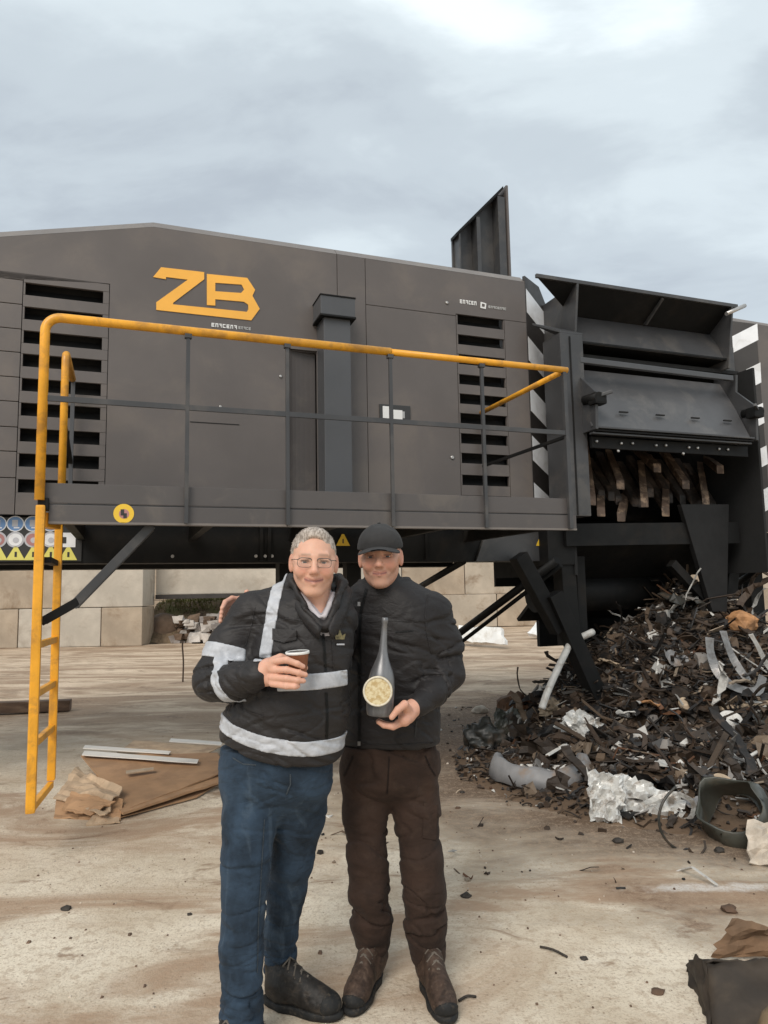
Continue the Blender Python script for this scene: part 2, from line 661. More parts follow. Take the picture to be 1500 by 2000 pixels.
HOP_PAINT = mat('hopper_paint', (0.046, 0.046, 0.048), 0.42, var=0.12, vscale=2.2, bump=0.06, bscale=60, bdist=0.001,
                dirt=(0.13, 0.115, 0.10), dirt_amt=0.35, dirt_scale=2.4)
BLACK = mat('chassis_black', (0.008, 0.008, 0.008), 0.6, var=0.2, dirt=(0.028, 0.022, 0.017), dirt_amt=0.35, dirt_scale=2.5, spec=.22)
VOID = mat('inner_black', (0.010, 0.010, 0.010), 0.9, var=0.1, bump=0)
YEL = mat('yellow_paint', (0.80, 0.365, 0.022), 0.40, var=0.12, vscale=5, bump=0.10, bscale=70, bdist=0.001,
          dirt=(0.30, 0.14, 0.04), dirt_amt=0.55, dirt_scale=6.0, rvar=0.1)
LOGO = mat('logo_orange', (0.86, 0.43, 0.06), 0.45, var=0.04, bump=0)
WHITE_P = mat('white_film', (0.80, 0.81, 0.83), 0.45, var=0.05, vscale=9, bump=0.05, bscale=200, dirt=(0.45, 0.42, 0.38), dirt_amt=0.3, dirt_scale=6)
TEXT_W = mat('text_white', (0.72, 0.72, 0.71), 0.5, var=0.05, bump=0)
STK_Y = mat('sticker_yellow', (0.78, 0.50, 0.04), 0.4, var=0.05, bump=0)
STK_YP = mat('sticker_pale_yellow', (0.72, 0.66, 0.16), 0.4, var=0.05, bump=0)
STK_B = mat('sticker_blue', (0.16, 0.30, 0.56), 0.4, var=0.08, bump=0)
STK_G = mat('sticker_grey', (0.50, 0.50, 0.53), 0.4, var=0.08, bump=0)
STK_R = mat('sticker_red', (0.42, 0.20, 0.19), 0.4, var=0.08, bump=0)
STK_D = mat('sticker_ink', (0.03, 0.03, 0.03), 0.5, var=0.05, bump=0)
RUST = mat('worn_steel', (0.105, 0.070, 0.050), 0.6, metal=0.15, var=0.3, vscale=8, bump=0.4, bscale=30, bdist=0.004,
           dirt=(0.40, 0.28, 0.19), dirt_amt=0.75, dirt_scale=9)
STEEL = mat('bare_steel', (0.45, 0.43, 0.41), 0.4, metal=0.8, var=0.15)

CHAM = mat('chamfer_dark', (0.030, 0.026, 0.024), 0.5, var=.15)
V0 = 1.40           # plane of the side panels
TH = 0.03


def plate(name, poly, m, v=V0, th=TH, bevel=0.004, parent=MACH):
    return MB().prism([(u, v, z) for u, z in poly], (0, th, 0)).build(name, m, parent, bevel)


def rect(name, u0, u1, z0, z1, m, v=V0, th=TH, bevel=0.004, parent=MACH):
    return plate(name, [(u0, z0), (u1, z0), (u1, z1), (u0, z1)], m, v, th, bevel, parent)


UL = -2.6
zroof = lambda u: 4.69 if u >= 0.633 else 4.69 - (0.633 - u) * 0.2365
# large side panels
mb = MB()
for poly in ([(UL, 4.143), (0.30, 4.143), (0.633, 4.69), (UL, zroof(UL))], [(0.30, 4.143), (1.785, 4.143), (1.785, 4.69), (0.633, 4.69)],
             [(0.30, 2.215), (1.785, 2.215), (1.785, 3.744), (0.30, 3.744)], [(0.30, 3.744), (1.785, 3.744), (1.785, 4.143), (0.30, 4.143)],
             [(1.785, 3.744), (2.247, 3.744), (2.247, 4.143), (1.785, 4.143)], [(1.785, 4.143), (2.247, 4.143), (2.247, 4.69), (1.785, 4.69)]):
    vs4 = [mb.bm.verts.new((u, V0, z)) for u, z in poly]
    mb.bm.faces.new(vs4)
bmesh.ops.remove_doubles(mb.bm, verts=mb.bm.verts[:], dist=.0005)
bmesh.ops.recalc_face_normals(mb.bm, faces=mb.bm.faces[:])
if mb.bm.faces[0].normal.y < 0:
    bmesh.ops.reverse_faces(mb.bm, faces=mb.bm.faces[:])
bmesh.ops.solidify(mb.bm, geom=mb.bm.faces[:], thickness=-TH)
mb.build('side_panel', G_PAINT, MACH)
rect('side_panel', 2.253, 2.523, 2.215, 4.69, G_PAINT)
rect('side_panel', 2.528, 3.452, 2.215, 4.238, G_PAINT)
plate('side_panel', [(2.528, 4.243), (3.452, 4.243), (3.452, 4.262), (4.243, 4.262), (4.243, 4.69), (2.528, 4.69)], G_PAINT)
rect('side_panel', 3.992, 4.243, 2.215, 4.258, G_PAINT)
# added cove beside the duct, curved to make a shade gradient
cove = MB()
cpts = [(1.789, 1.405)] + [(1.79 + 0.26 * (1 - cos(a)), 1.405 + 0.06 * sin(a)) for a in np.linspace(0, pi / 2, 9)]
cov = [(u, v, 2.215) for u, v in cpts]
for (a, b) in zip(cpts, cpts[1:]):
    cove.prism([(a[0], a[1], 2.215), (b[0], b[1], 2.215), (b[0], b[1] + .02, 2.215), (a[0], a[1] + .02, 2.215)], (0, 0, 1.52))
cove.box(1.789, 2.25, 1.432, 1.60, 3.735, 3.743)
cove.build('shade_cove', G_PAINT2, MACH)
rect('duct_backing', 2.052, 2.247, 2.215, 3.739, G_PAINT)

# louvred sections: strips between slots, dark recess and a tilted slat behind every slot
VL = [4.070, 3.872, 3.677, 3.488, 3.291, 3.094, 2.890, 2.692, 2.490]
VR = [4.254, 4.055, 3.857, 3.656, 3.463, 3.270, 3.072, 2.880, 2.668, 2.470]


def louvre(u0, u1, ua, ub, tops, hgt, ztop, zbot):
    zs = [ztop] + [z for tz in tops for z in (tz, tz - hgt)] + [zbot]
    for i in range(0, len(zs), 2):
        a, b = zs[i], zs[i + 1]
        if a - b > 0.012:
            rect('louvre_strip', u0, u1, b + .002, a - .002, G_PAINT, bevel=0.003)
    for tz in tops:
        if ua > u0:
            rect('louvre_end', u0, ua, tz - hgt + .0, tz - .0, G_PAINT, v=V0 + .001, bevel=0)
        if ub < u1:
            rect('louvre_end', ub, u1, tz - hgt, tz, G_PAINT, v=V0 + .001, bevel=0)
        MB().prism([(u0, V0 + .045, tz - hgt - .03), (u0, V0 + .055, tz - hgt - .03), (u0, V0 + .115, tz - .02), (u0, V0 + .105, tz - .02)],
                   (u1 - u0, 0, 0)).build('slat', BLACK, MACH)
    MB().box(u0 - .02, u1 + .02, V0 + .14, V0 + .16, zbot, ztop + .35).build('louvre_backing', VOID, MACH)


louvre(-0.338, 0.295, -0.325, 0.25, VL, 0.100, 4.138, 2.215)
louvre(3.457, 3.987, 3.470, 3.978, VR, 0.096, 4.258, 2.215)
# horizontal cladding strips left of the louvres
seams = [4.138, 4.086, 3.886, 3.685, 3.495, 3.295, 3.100, 2.898, 2.706, 2.500, 2.215]
for a, b in zip(seams, seams[1:]):
    rect('cladding_strip', UL, -0.343, b + .003, a - .003, G_PAINT, bevel=0.004)

# roof, its edge in the lightened paint
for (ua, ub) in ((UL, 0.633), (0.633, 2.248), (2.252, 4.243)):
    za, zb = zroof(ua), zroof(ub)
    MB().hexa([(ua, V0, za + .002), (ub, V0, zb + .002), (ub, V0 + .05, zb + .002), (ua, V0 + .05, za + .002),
               (ua, V0 + .085, za + .085), (ub, V0 + .085, zb + .085), (ub, V0 + .10, zb + .085), (ua, V0 + .10, za + .085)]).build('roof_trim', ROOF_PAINT_LIT, MACH)
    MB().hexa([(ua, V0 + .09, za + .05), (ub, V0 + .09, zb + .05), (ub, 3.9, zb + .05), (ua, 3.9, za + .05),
               (ua, V0 + .09, za + .082), (ub, V0 + .09, zb + .082), (ub, 3.9, zb + .10), (ua, 3.9, za + .10)]).build('roof_sheet', ROOF_PAINT_LIT, MACH)
# back and ends of the enclosure
MB().box(UL, 4.6, 3.86, 3.9, 2.2, 4.70).build('rear_panel', G_PAINT, MACH)
MB().box(4.60, 4.66, 1.75, 3.9, 2.2, 4.62).build('end_panel', HOP_PAINT, MACH)
MB().box(UL, UL + .04, 1.44, 3.86, 2.2, 3.9).build('end_panel', G_PAINT, MACH)
MB().box(UL, 4.55, 1.6, 3.8, 2.18, 2.21).build('floor_sheet', BLACK, MACH)

# striped end chamfer
A0, A1 = Vector((4.247, 1.40, 0)), Vector((4.67, 1.645, 0))
ad = (A1 - A0)


def on_cham(s, z, out=0.0):
    n = Vector((ad.y, -ad.x, 0)).normalized()
    p = A0 + ad * s + n * out
    return (p.x, p.y, z)


_n = Vector((-ad.y, ad.x, 0)).normalized() * 0.03
MB().prism([on_cham(0, 2.215), on_cham(1, 2.215), on_cham(1, 4.54), on_cham(0.62, 4.74), on_cham(0, 4.76)], _n).build('chamfer_panel', CHAM, MACH, 0.003)
for k, zt in enumerate((4.625, 4.120, 3.600, 3.095, 2.620)):
    s0, s1 = 0.03, 0.97
    h0 = 0.25
    drop = 0.17
    zb = [zt - h0, zt - h0 - drop]
    pts = [on_cham(s0, max(zb[0], 2.30), .003), on_cham(s1, max(zb[1], 2.30), .003), on_cham(s1, zt - drop, .003), on_cham(s0, zt, .003)]
    MB().prism(pts, Vector((ad.y, -ad.x, 0)).normalized() * -0.002).build('reflective_marking', WHITE_P, MACH)

# exhaust duct
box_part('duct', DUCT_PAINT, MACH, 2.054, 2.300, 1.17, 1.398, 2.24, 3.985, .008)
MB().box(2.018, 2.334, 1.13, 1.397, 3.985, 4.165).build('duct_cap', DUCT_PAINT, MACH, .008)
MB().box(2.012, 2.340, 1.122, 1.395, 3.975, 3.992).build('duct_flange', BLACK, MACH, .003)
MB().box(2.012, 2.340, 1.122, 1.395, 4.160, 4.172).build('duct_flange', BLACK, MACH, .003)

# door latch with its white label
hb = MB().box(2.640, 2.945, 1.385, 1.402, 3.148, 3.298).build('latch_box', STK_D, MACH, .006)
for (a, b, c, d, mm) in ((2.668, 2.735, 3.165, 3.278, TEXT_W), (2.772, 2.862, 3.160, 3.250, TEXT_W), (2.862, 2.885, 3.175, 3.240, STEEL)):
    rect('latch_label', a, b, c, d, mm, v=1.381, th=.004, bevel=.001, parent=hb)
rect('latch_handle', 2.745, 2.765, 3.18, 3.27, STEEL, v=1.372, th=.012, bevel=.003, parent=hb)
for (a, b, c) in ((3.36, 4.36, .016), (3.37, 2.83, .02), (1.72, 3.48, .014), (1.20, 3.17, .012)):
    MB().lathe([(c, 0), (c, .008), (c * .6, .012)], (a, V0, b), (0, -1, 0), 12).build('bolt_head', STEEL, MACH)
MB().box(1.205, 1.315, 1.388, 1.402, 3.145, 3.165).build('door_latch', BLACK, MACH, .003)
MB().box(0.95, 1.36, 1.396, 1.402, 3.02, 3.026).build('panel_joint', BLACK, MACH)

# ---- lettering
def zp(zx, zy):
    """logo outline, measured on the panel"""
    return on_mach(280 + zx / 5.77, 500 + zy / 5.77, V0)


def flat_shape(name, loops, m, v, th=0.006, parent=MACH):
    cu = bpy.data.curves.new(name, 'CURVE')
    cu.dimensions = '2D'
    cu.fill_mode = 'BOTH'
    cu.extrude = th / 2
    for lp in loops:
        sp = cu.splines.new('POLY')
        sp.points.add(len(lp) - 1)
        for p, (a, b) in zip(sp.points, lp):
            p.co = (a, b, 0, 1)
        sp.use_cyclic_u = True
    tmp = bpy.data.objects.new(name + '_c', cu)
    COL.objects.link(tmp)
    dg = bpy.context.evaluated_depsgraph_get()
    me = bpy.data.meshes.new_from_object(tmp.evaluated_get(dg))
    bpy.data.objects.remove(tmp)
    me.transform(Matrix(((1, 0, 0, 0), (0, 0, -1, v), (0, 1, 0, 0), (0, 0, 0, 1))))
    me.name = name
    me.materials.clear()
    return link_mesh(name, me, m, parent)


outer = [(200, 130), (685, 185), (685, 265), (335, 530), (335, 548), (1165, 632), (1182, 600), (1180, 550), (1130, 518), (810, 490),
         (810, 562), (715, 555), (715, 205), (1170, 250), (1258, 385), (1228, 452), (1310, 598), (1215, 728), (145, 610), (145, 525),
         (500, 270), (255, 240), (255, 265), (110, 240)]
hole = [(810, 305), (1105, 325), (1135, 380), (1100, 420), (810, 400)]
flat_shape('logo_lettering', [[zp(*p) for p in outer], [zp(*p) for p in hole]], LOGO, V0 - .004)


def word(name, u0, u1, z, h, widths, m):
    """a line of small block capitals, too small in the photograph to read"""
    mb = MB()
    tot = sum(w + .35 for w in widths)
    sc = (u1 - u0) / tot
    u = u0
    for i, w in enumerate(widths):
        w_ = w * sc
        k = i % 4
        bar_ = 0.26 * h
        if k != 2:
            mb.box(u, u + .28 * w_, V0 - .005, V0 - .001, z, z + h)
        mb.box(u, u + w_, V0 - .0045, V0 - .001, z + h - bar_, z + h)
        if k in (0, 3):
            mb.box(u, u + w_, V0 - .0045, V0 - .001, z, z + bar_)
        if k in (0, 2):
            mb.box(u + .3 * w_, u + .9 * w_, V0 - .0047, V0 - .001, z + .38 * h, z + .62 * h)
        if k == 1 or k == 2:
            mb.box(u + .72 * w_, u + w_, V0 - .0048, V0 - .001, z, z + h)
        u += (w + .35) * sc
    return mb.build(name, m, MACH)


word('small_lettering', 1.120, 1.345, 3.868, 0.034, [1, 1, .8, 1, 1, .9, 1], TEXT_W)
word('small_lettering', 1.350, 1.462, 3.872, 0.026, [1, .8, 1, .8, 1], mat('text_grey', (0.42, 0.42, 0.41), 0.5, var=.05, bump=0))
word('maker_lettering', 3.500, 3.690, 4.372, 0.040, [1, 1, 1, .8, 1, 1], TEXT_W)
word('maker_lettering', 3.815, 4.020, 4.362, 0.026, [1, 1, 1, .8, 1, 1, 1, 1], MATS['text_grey'])
flat_shape('maker_emblem', [[(3.722, 4.352), (3.782, 4.346), (3.790, 4.404), (3.730, 4.414)], [(3.737, 4.366), (3.771, 4.362), (3.776, 4.393), (3.742, 4.399)]], TEXT_W, V0 - .004)

# ---- chassis below the panels
box_part('chassis_beam', BLACK, MACH, UL, 4.30, 1.50, 1.75, 1.845, 2.212, .006)
box_part('chassis_beam', BLACK, MACH, UL, 4.30, 3.4, 3.7, 1.86, 2.212, .006)
box_part('underside_plate', BLACK, MACH, UL, 4.3, 1.76, 3.39, 1.95, 2.18, .006)
MB().prism([(3.62, 1.46, 1.845), (4.42, 1.46, 1.845), (4.42, 1.46, 2.14), (3.74, 1.46, 2.14)], (0, .035, 0)).build('gusset_plate', HOP_PAINT, MACH, .004)
for u in (1.55, 1.62, 2.02, 3.10):
    MB().box(u, u + .03, 1.47, 1.497, 1.86, 2.19).build('frame_rib', BLACK, MACH, .003)
for u in (1.52, 1.60, 1.66, 2.8, 0.83):
    MB().lathe([(.014, 0), (.014, .012)], (u, 1.498, 1.90), (0, -1, 0), 8).build('bolt_head', STEEL, MACH)
# supporting legs
for (u, v, w) in ((1.98, 2.35, 0.20), (2.62, 2.25, 0.15), (-1.9, 2.3, 0.2)):
    g = MB().box(u - w / 2, u + w / 2, v - w / 2, v + w / 2, 0.12, 1.95).build('leg', BLACK, MACH, .006)
    MB().box(u - w, u + w, v - w, v + w, 0.072, 0.12).build('foot_plate', BLACK, g, .004)


def strut(name, p, q, r, m=BLACK, flat=False, parent=MACH):
    if flat:
        return MB().bar(p, q, r * 2, r * 1.4).build(name, m, parent, .003)
    return MB().tube([p, q], r, 12).build(name, m, parent)


def uvz(px, py, v):
    u, z = on_mach(px, py, v)
    return Vector((u, v, z))


# braces under the machine (front corners to the rear feet)
for (a, b, va, vb, r) in (((1088, 1094), (850, 1272), 1.2, 3.0, .040), ((1096, 1104), (862, 1284), 1.25, 3.05, .022), ((905, 1096), (800, 1158), 1.6, 3.2, .035),
                          ((1500, 1100), (1400, 1165), 1.2, 2.4, .038)):
    strut('brace', uvz(*a, va), uvz(*b, vb), r)

# safety sign strip left
sg = MB().box(UL, 0.135, 1.488, 1.4975, 1.862, 2.205).build('safety_sign_board', STK_D, MACH, .002)


def disc(name, u, z, r, m, v, th=.003, parent=MACH, seg=20):
    return MB().lathe([(r, 0), (r, th)], (u, v, z), (0, -1, 0), seg).build(name, m, parent)


def tri(name, u, z, h, m, v, th=.003, parent=MACH, cut=0.0):
    return MB().prism([(u - h * .62, v, z), (u + h * .62, v, z), (u + .01, v, z + h), (u - .01, v, z + h)], (0, -th, 0)).build(name, m, parent, 0)


for k in range(-9, 4):
    px = 30 + 34.3 * k
    u, z = on_mach(px, 1023, 1.487)
    if u > 0.0 and k > 2:
        pass
    else:
        d = disc('sign', u, z, .062, WHITE_P, 1.487, parent=sg)
        disc('pictogram', u, z, .054, STK_B, 1.484, .0015, parent=sg)
        rect('pictogram', u - .022, u + .018, z - .022, z + .03, STK_G, 1.4815, .001, 0, sg)
        rect('pictogram', u - .010, u + .030, z - .036, z - .026, WHITE_P, 1.4812, .001, 0, sg)
    u, z = on_mach(px, 1054, 1.487)
    if k == 3:
        rect('sign', u - .055, u + .055, z - .06, z + .055, WHITE_P, 1.483, .003, 0, sg)
        rect('pictogram', u - .04, u - .012, z - .03, z + .02, STK_D, 1.4815, .001, 0, sg)
    else:
        disc('sign', u, z, .062, STK_G, 1.487, parent=sg)
        disc('pictogram', u, z, .048, WHITE_P if k % 2 == 0 else STK_R, 1.484, .0015, parent=sg)
        disc('pictogram', u + .005, z - .005, .022, STK_G, 1.4822, .0015, parent=sg)
    u, z = on_mach(px, 1095, 1.487)
    tri('sign', u, z + .004, .106, STK_YP, 1.487, parent=sg)
    rect('pictogram', u - .007, u + .009, z + .028, z + .068, STK_D, 1.4825, .001, 0, sg)
for (px, py, v, m) in ((670, 1066, 1.47, STK_Y), (1058, 1066, 1.458, STK_Y)):
    u, z = on_mach(px, py, v)
    w = tri('warning_sign', u, z, .105, m, v)
    rect('pictogram', u - .006, u + .006, z + .022, z + .062, STK_D, v - .005, .0015, 0, w)

# ---- platform
PF = 0.0
for (a, b) in ((0.0, 1.468), (1.473, 2.212), (2.217, 3.70)):
    MB().box(a, b, PF, PF + .012, 2.148, 2.268).build('toe_board', G_PAINT2, MACH, .003)
for (a, b) in ((0.03, 1.468), (1.473, 2.212), (2.217, 3.74)):
    g = MB().box(a, b, PF - .005, PF + .06, 2.022, 2.138).build('platform_beam', G_PAINT2, MACH, .005)
    MB().box(a, b, PF - .008, PF - .0052, 2.022, 2.036).build('beam_lip', ROOF_PAINT_LIT, g)
MB().box(0.02, 3.70, .014, 1.36, 2.139, 2.146).build('platform_floor', HOP_PAINT, MACH)
MB().box(3.69, 3.702, .014, 1.36, 2.148, 2.26).build('toe_board', G_PAINT2, MACH, .003)
for u in (0.1, 0.95, 1.8, 2.65, 3.5):
    MB().box(u, u + .06, .07, 1.48, 2.03, 2.137).build('cross_beam', BLACK, MACH, .004)
st = disc('grab_sign', 0.450, 2.090, .060, STK_Y, -.006, .002, seg=28)
disc('pictogram', 0.452, 2.088, .030, STK_R, -.008, .001, parent=st)
rect('pictogram', 0.432, 0.452, 2.078, 2.116, STK_D, -.0105, .001, 0, st)
rect('pictogram', 0.448, 0.468, 2.062, 2.092, STK_D, -.0105, .001, 0, st)

# ---- railing
R_ = 0.0285
z_t = 3.285
rad = 0.09
path = [(-.02, -.03, 2.16), (-.02, -.03, z_t - rad)] + arc((-.02 + rad, -.03, z_t - rad), rad, pi, pi / 2, 8, (1, 0, 0), (0, 0, 1))[1:] + [(2.22, -.03, z_t)]
rail = MB().tube(path, R_, 14).build('railing', YEL, MACH)
MB().tube([(2.215, -.03, z_t - .002), (3.70, -.03, z_t - .002)], R_ * .86, 14).build('top_rail', YEL, rail)
MB().tube([(3.675, -.02, z_t - .008), (3.675, 1.36, z_t - .008)], R_ * .8, 12).build('end_rail', YEL, rail)
p2 = [(.045, .63, 2.28), (.045, .63, z_t - .07)] + arc((.045, .70, z_t - .07), .07, pi, pi / 2, 6, (0, 1, 0), (0, 0, 1))[1:] + [(.045, 1.30, z_t)]
MB().tube(p2, R_ * .9, 12).build('gate_post', YEL, rail)
for u in (0.82, 1.470, 2.215, 2.945):
    MB().box(u - .012, u + .012, -.042, -.020, 2.03, z_t - .02).build('post', HOP_PAINT, rail, .002)
    MB().box(u - .022, u + .022, -.05, -.012, z_t - .05, z_t - .022).build('clamp', HOP_PAINT, rail, .003)
MB().box(3.655, 3.685, -.045, -.015, 2.03, z_t - .02).build('post', HOP_PAINT, rail, .002)
MB().box(-.02, 3.68, -.040, -.024, 2.760, 2.795).build('mid_rail', HOP_PAINT, rail, .002)
MB().box(3.662, 3.684, -.02, 1.36, 2.74, 2.765).build('mid_rail', BLACK, rail, .002)
MB().box(.035, .065, 1.30, 1.33, 2.20, z_t + .02).build('post', DUCT_PAINT, rail, .003)
MB().box(3.665, 3.695, 1.33, 1.36, 2.15, z_t).build('post', HOP_PAINT, rail, .003)
MB().bar((.05, 1.28, 2.62), (.045, .66, 2.80), .03, .03).build('gate_bar', BLACK, rail)

# ---- ladder
lad = MB().bar((-.012, -.02, 2.13), (-.012, -.02, .375), .058, .052, (1, 0, 0)).build('ladder', YEL, MACH, .012)
MB().bar((.045, .52, 2.10), (.045, .52, .42), .052, .050, (1, 0, 0)).build('stile', YEL, lad, .012)
MB().box(-.030, .030, -.03, .05, 2.10, 2.175).build('hinge', BLACK, lad, .006)
MB().bar((-.01, .05, 2.05), (.05, .22, 2.05), .07, .09).build('hinge', YEL, lad, .008)
for z in (.395, .75, 1.03, 1.31):
    MB().bar((-.012, -.02, z), (.045, .52, z), .034, .040).build('rung', YEL, lad, .006)
MB().box(.0, .05, .02, .52, 1.79, 1.825).build('crossbar', BLACK, lad, .004)
for dv in (.06, .27):
    MB().bar((.0, dv, 1.44), (.20, dv + .02, 1.56), .030, .05).build('ladder_brace', BLACK, lad, .004)
    MB().bar((.17, dv + .02, 1.53), (.62, dv + .03, 2.03), .030, .055).build('ladder_brace', HOP_PAINT, lad, .004)
MB().bar((.19, .18, 1.56), (.55, .19, 1.96), .014, .014).build('brace_rod', STEEL, lad, .002)

# ---- hopper and shredding chamber
HU0, HU1 = 4.62, 6.62


def hop(name, a, b, m=HOP_PAINT, th=.02, parent=MACH, bevel=.003):
    """plate between edge a (u0,u1,v,z) and edge b"""
    A = [Vector((a[0], a[2], a[3])), Vector((a[1], a[2], a[3]))]
    B_ = [Vector((b[0], b[2], b[3])), Vector((b[1], b[2], b[3]))]
    n = (A[1] - A[0]).cross(B_[0] - A[0]).normalized()
    if n.y < 0:
        n = -n
    return MB().prism([A[0], A[1], B_[1], B_[0]], n * th).build(name, m, parent, bevel)


HU = lambda px, py, v: on_mach(px, py, v)
# flared top flange, its side flare and ribs
hop('hopper_flange', (4.13, 6.62, 1.00, 4.555), (4.74, 6.60, 1.32, 4.350), BLACK)
MB().box(4.12, 6.63, .985, 1.015, 4.548, 4.585).build('flange_edge', HOP_PAINT, MACH, .004)
hop('upper_hopper_plate', (4.72, 6.58, 1.31, 4.352), (4.66, 6.50, 1.10, 4.000))
hop('hopper_step', (4.66, 6.55, 1.10, 3.995), (4.70, 6.60, 1.55, 3.990), BLACK)
hop('recess_back', (4.70, 6.60, 1.53, 3.99), (4.70, 6.60, 1.56, 3.74), VOID)
MB().bar((4.58, 1.02, 3.780), (6.50, 1.02, 3.760), .05, .055, (0, 0, 1)).build('hopper_bar', DUCT_PAINT, MACH, .006)
hop('lower_hopper_plate', (4.70, 6.58, 1.22, 3.760), (4.56, 6.50, .84, 3.090), mat('hopper_plate', (0.068, 0.068, 0.071), 0.42, var=.15, vscale=1.5, bump=.06, bscale=50, bdist=.001, dirt=(.16, .15, .14), dirt_amt=.4, dirt_scale=2.0))
for k in range(3):
    MB().box(4.57, 6.52, .80 + .02 * k, .90, 3.062 - .024 * k, 3.080 - .024 * k).build('hopper_lip', HOP_PAINT if k != 1 else BLACK, MACH, .004)
for u in (4.98, 5.42, 5.86, 6.28):
    MB().box(u - .05, u + .05, .905, .925, 3.255, 3.268).build('slot', VOID, MACH).location.y = -.012
# cheeks
for (u, sgn) in ((4.60, -1), (6.54, 1)):
    MB().prism([(u, .80, 3.05), (u, .78, 3.40), (u, 1.02, 3.62), (u, 1.00, 3.80), (u, 1.30, 3.86), (u, 1.4, 3.05)], (sgn * .03, 0, 0)).build('hopper_cheek', HOP_PAINT, MACH, .004)
    MB().prism([(u, .985, 4.56), (u, 1.09, 3.90), (u, 1.6, 3.90), (u, 1.6, 4.56)], (sgn * .025, 0, 0)).build('hopper_rib', HOP_PAINT, MACH, .004)
    MB().tube([(u + sgn * .02, .74, 3.34), (u + sgn * .02, .95, 3.36)], .05, 12).build('hinge_pin', BLACK, MACH)
    MB().box(u - .06, u + .07, .74, .86, 3.28, 3.39).build('hinge_block', BLACK, MACH, .02)
    MB().bar((u, .76, 3.36), (u + sgn * -.1, .70, 3.39), .03, .03).build('hinge_lug', HOP_PAINT, MACH, .005)
MB().prism([(5.62, 1.01, 4.54), (5.62, 1.30, 4.36), (5.62, 1.26, 4.34), (5.62, .99, 4.52)], (.02, 0, 0)).build('hopper_rib', HOP_PAINT, MACH)
MB().tube([(6.42, .95, 4.44), (6.72, .98, 4.58)], .022, 8).build('hopper_stay', STEEL, MACH)
# side post left of the chamber
MB().box(4.36, 4.62, 1.00, 1.30, 2.25, 4.03).build('side_post', HOP_PAINT, MACH, .008)
MB().prism([(4.36, 1.00, 4.03), (4.62, 1.00, 4.03), (4.62, 1.3, 4.10), (4.25, 1.3, 4.20)], (0, 0, .02)).build('post_cap', HOP_PAINT, MACH)
MB().box(4.46, 4.475, .992, .999, 2.26, 4.0).build('post_seam', BLACK, MACH)
# chamber
MB().box(4.62, 6.80, 2.9, 2.95, 1.6, 4.0).build('chamber_back', VOID, MACH)
MB().box(4.62, 4.65, 1.3, 2.9, 1.7, 3.9).build('chamber_side', VOID, MACH)
MB().box(6.78, 6.81, 1.0, 2.9, 1.7, 3.9).build('chamber_side', VOID, MACH)
MB().box(4.62, 6.80, 1.2, 2.9, 3.88, 3.92).build('chamber_top', VOID, MACH)
bp = MB().box(4.62, 6.56, .935, .97, 2.90, 3.01).build('bolt_plate', BLACK, MACH, .004)
for px, py in ((1165, 853), (1213, 857), (1235, 857), (1281, 861), (1300, 861), (1345, 865), (1362, 866), (1404, 868), (1421, 869), (1207, 872), (1334, 877)):
    u, z = on_mach(px, py + 9, .93)
    MB().lathe([(.015, 0), (.015, .012), (.009, .018)], (u, .934, z), (0, -1, 0), 8).build('bolt_head', STEEL, bp)
drum = MB().lathe([(.30, 0), (.30, 2.0)], (4.70, 2.05, 2.62), (1, 0, 0), 28).build('rotor', BLACK, MACH)
for (a, b) in (((1146, 900), (1156, 978)), ((1196, 905), (1212, 947)), ((1253, 886), (1284, 914)), ((1254, 930), (1259, 982)), ((1308, 900), (1340, 947)),
               ((1371, 932), (1379, 982)), ((1388, 903), (1407, 917)), ((1173, 965), (1174, 1000)), ((1301, 955), (1300, 1000)), ((1220, 975), (1213, 1010))):
    p, q = uvz(*a, 1.62), uvz(*b, 1.30)
    q = uvz(*b, 1.32)
    d = (q - p)
    p = p - d * 0.5
    MB().hexa([p + Vector((sx * .045, 0, sz * .045)) for sx, sz in ((-1, -1), (1, -1), (1, 1), (-1, 1))] +
              [q + Vector((sx * .050, 0, sz * .048)) for sx, sz in ((-1, -1), (1, -1), (1, 1), (-1, 1))]).build('tooth', RUST, drum, .01)

DTOOTH = mat('dark_tooth', (.030, .022, .017), .6, var=.4, vscale=8, dirt=(.15, .10, .07), dirt_amt=.5, dirt_scale=7)
for k in range(15):
    u = 4.72 + .135 * k
    zt_ = 2.88 - .10 * ((k * 7) % 5) / 4
    q = Vector((u + .04 * sin(k * 2.3), 1.52, zt_ - .28 - .12 * ((k * 3) % 4) / 3))
    p = Vector((u, 1.86, zt_ + .14))
    MB().hexa([p + Vector((sx * .05, 0, sz * .06)) for sx, sz in ((-1, -1), (1, -1), (1, 1), (-1, 1))] +
              [q + Vector((sx * .042, 0, sz * .05)) for sx, sz in ((-1, -1), (1, -1), (1, 1), (-1, 1))]).build('tooth', DTOOTH, drum, .012)

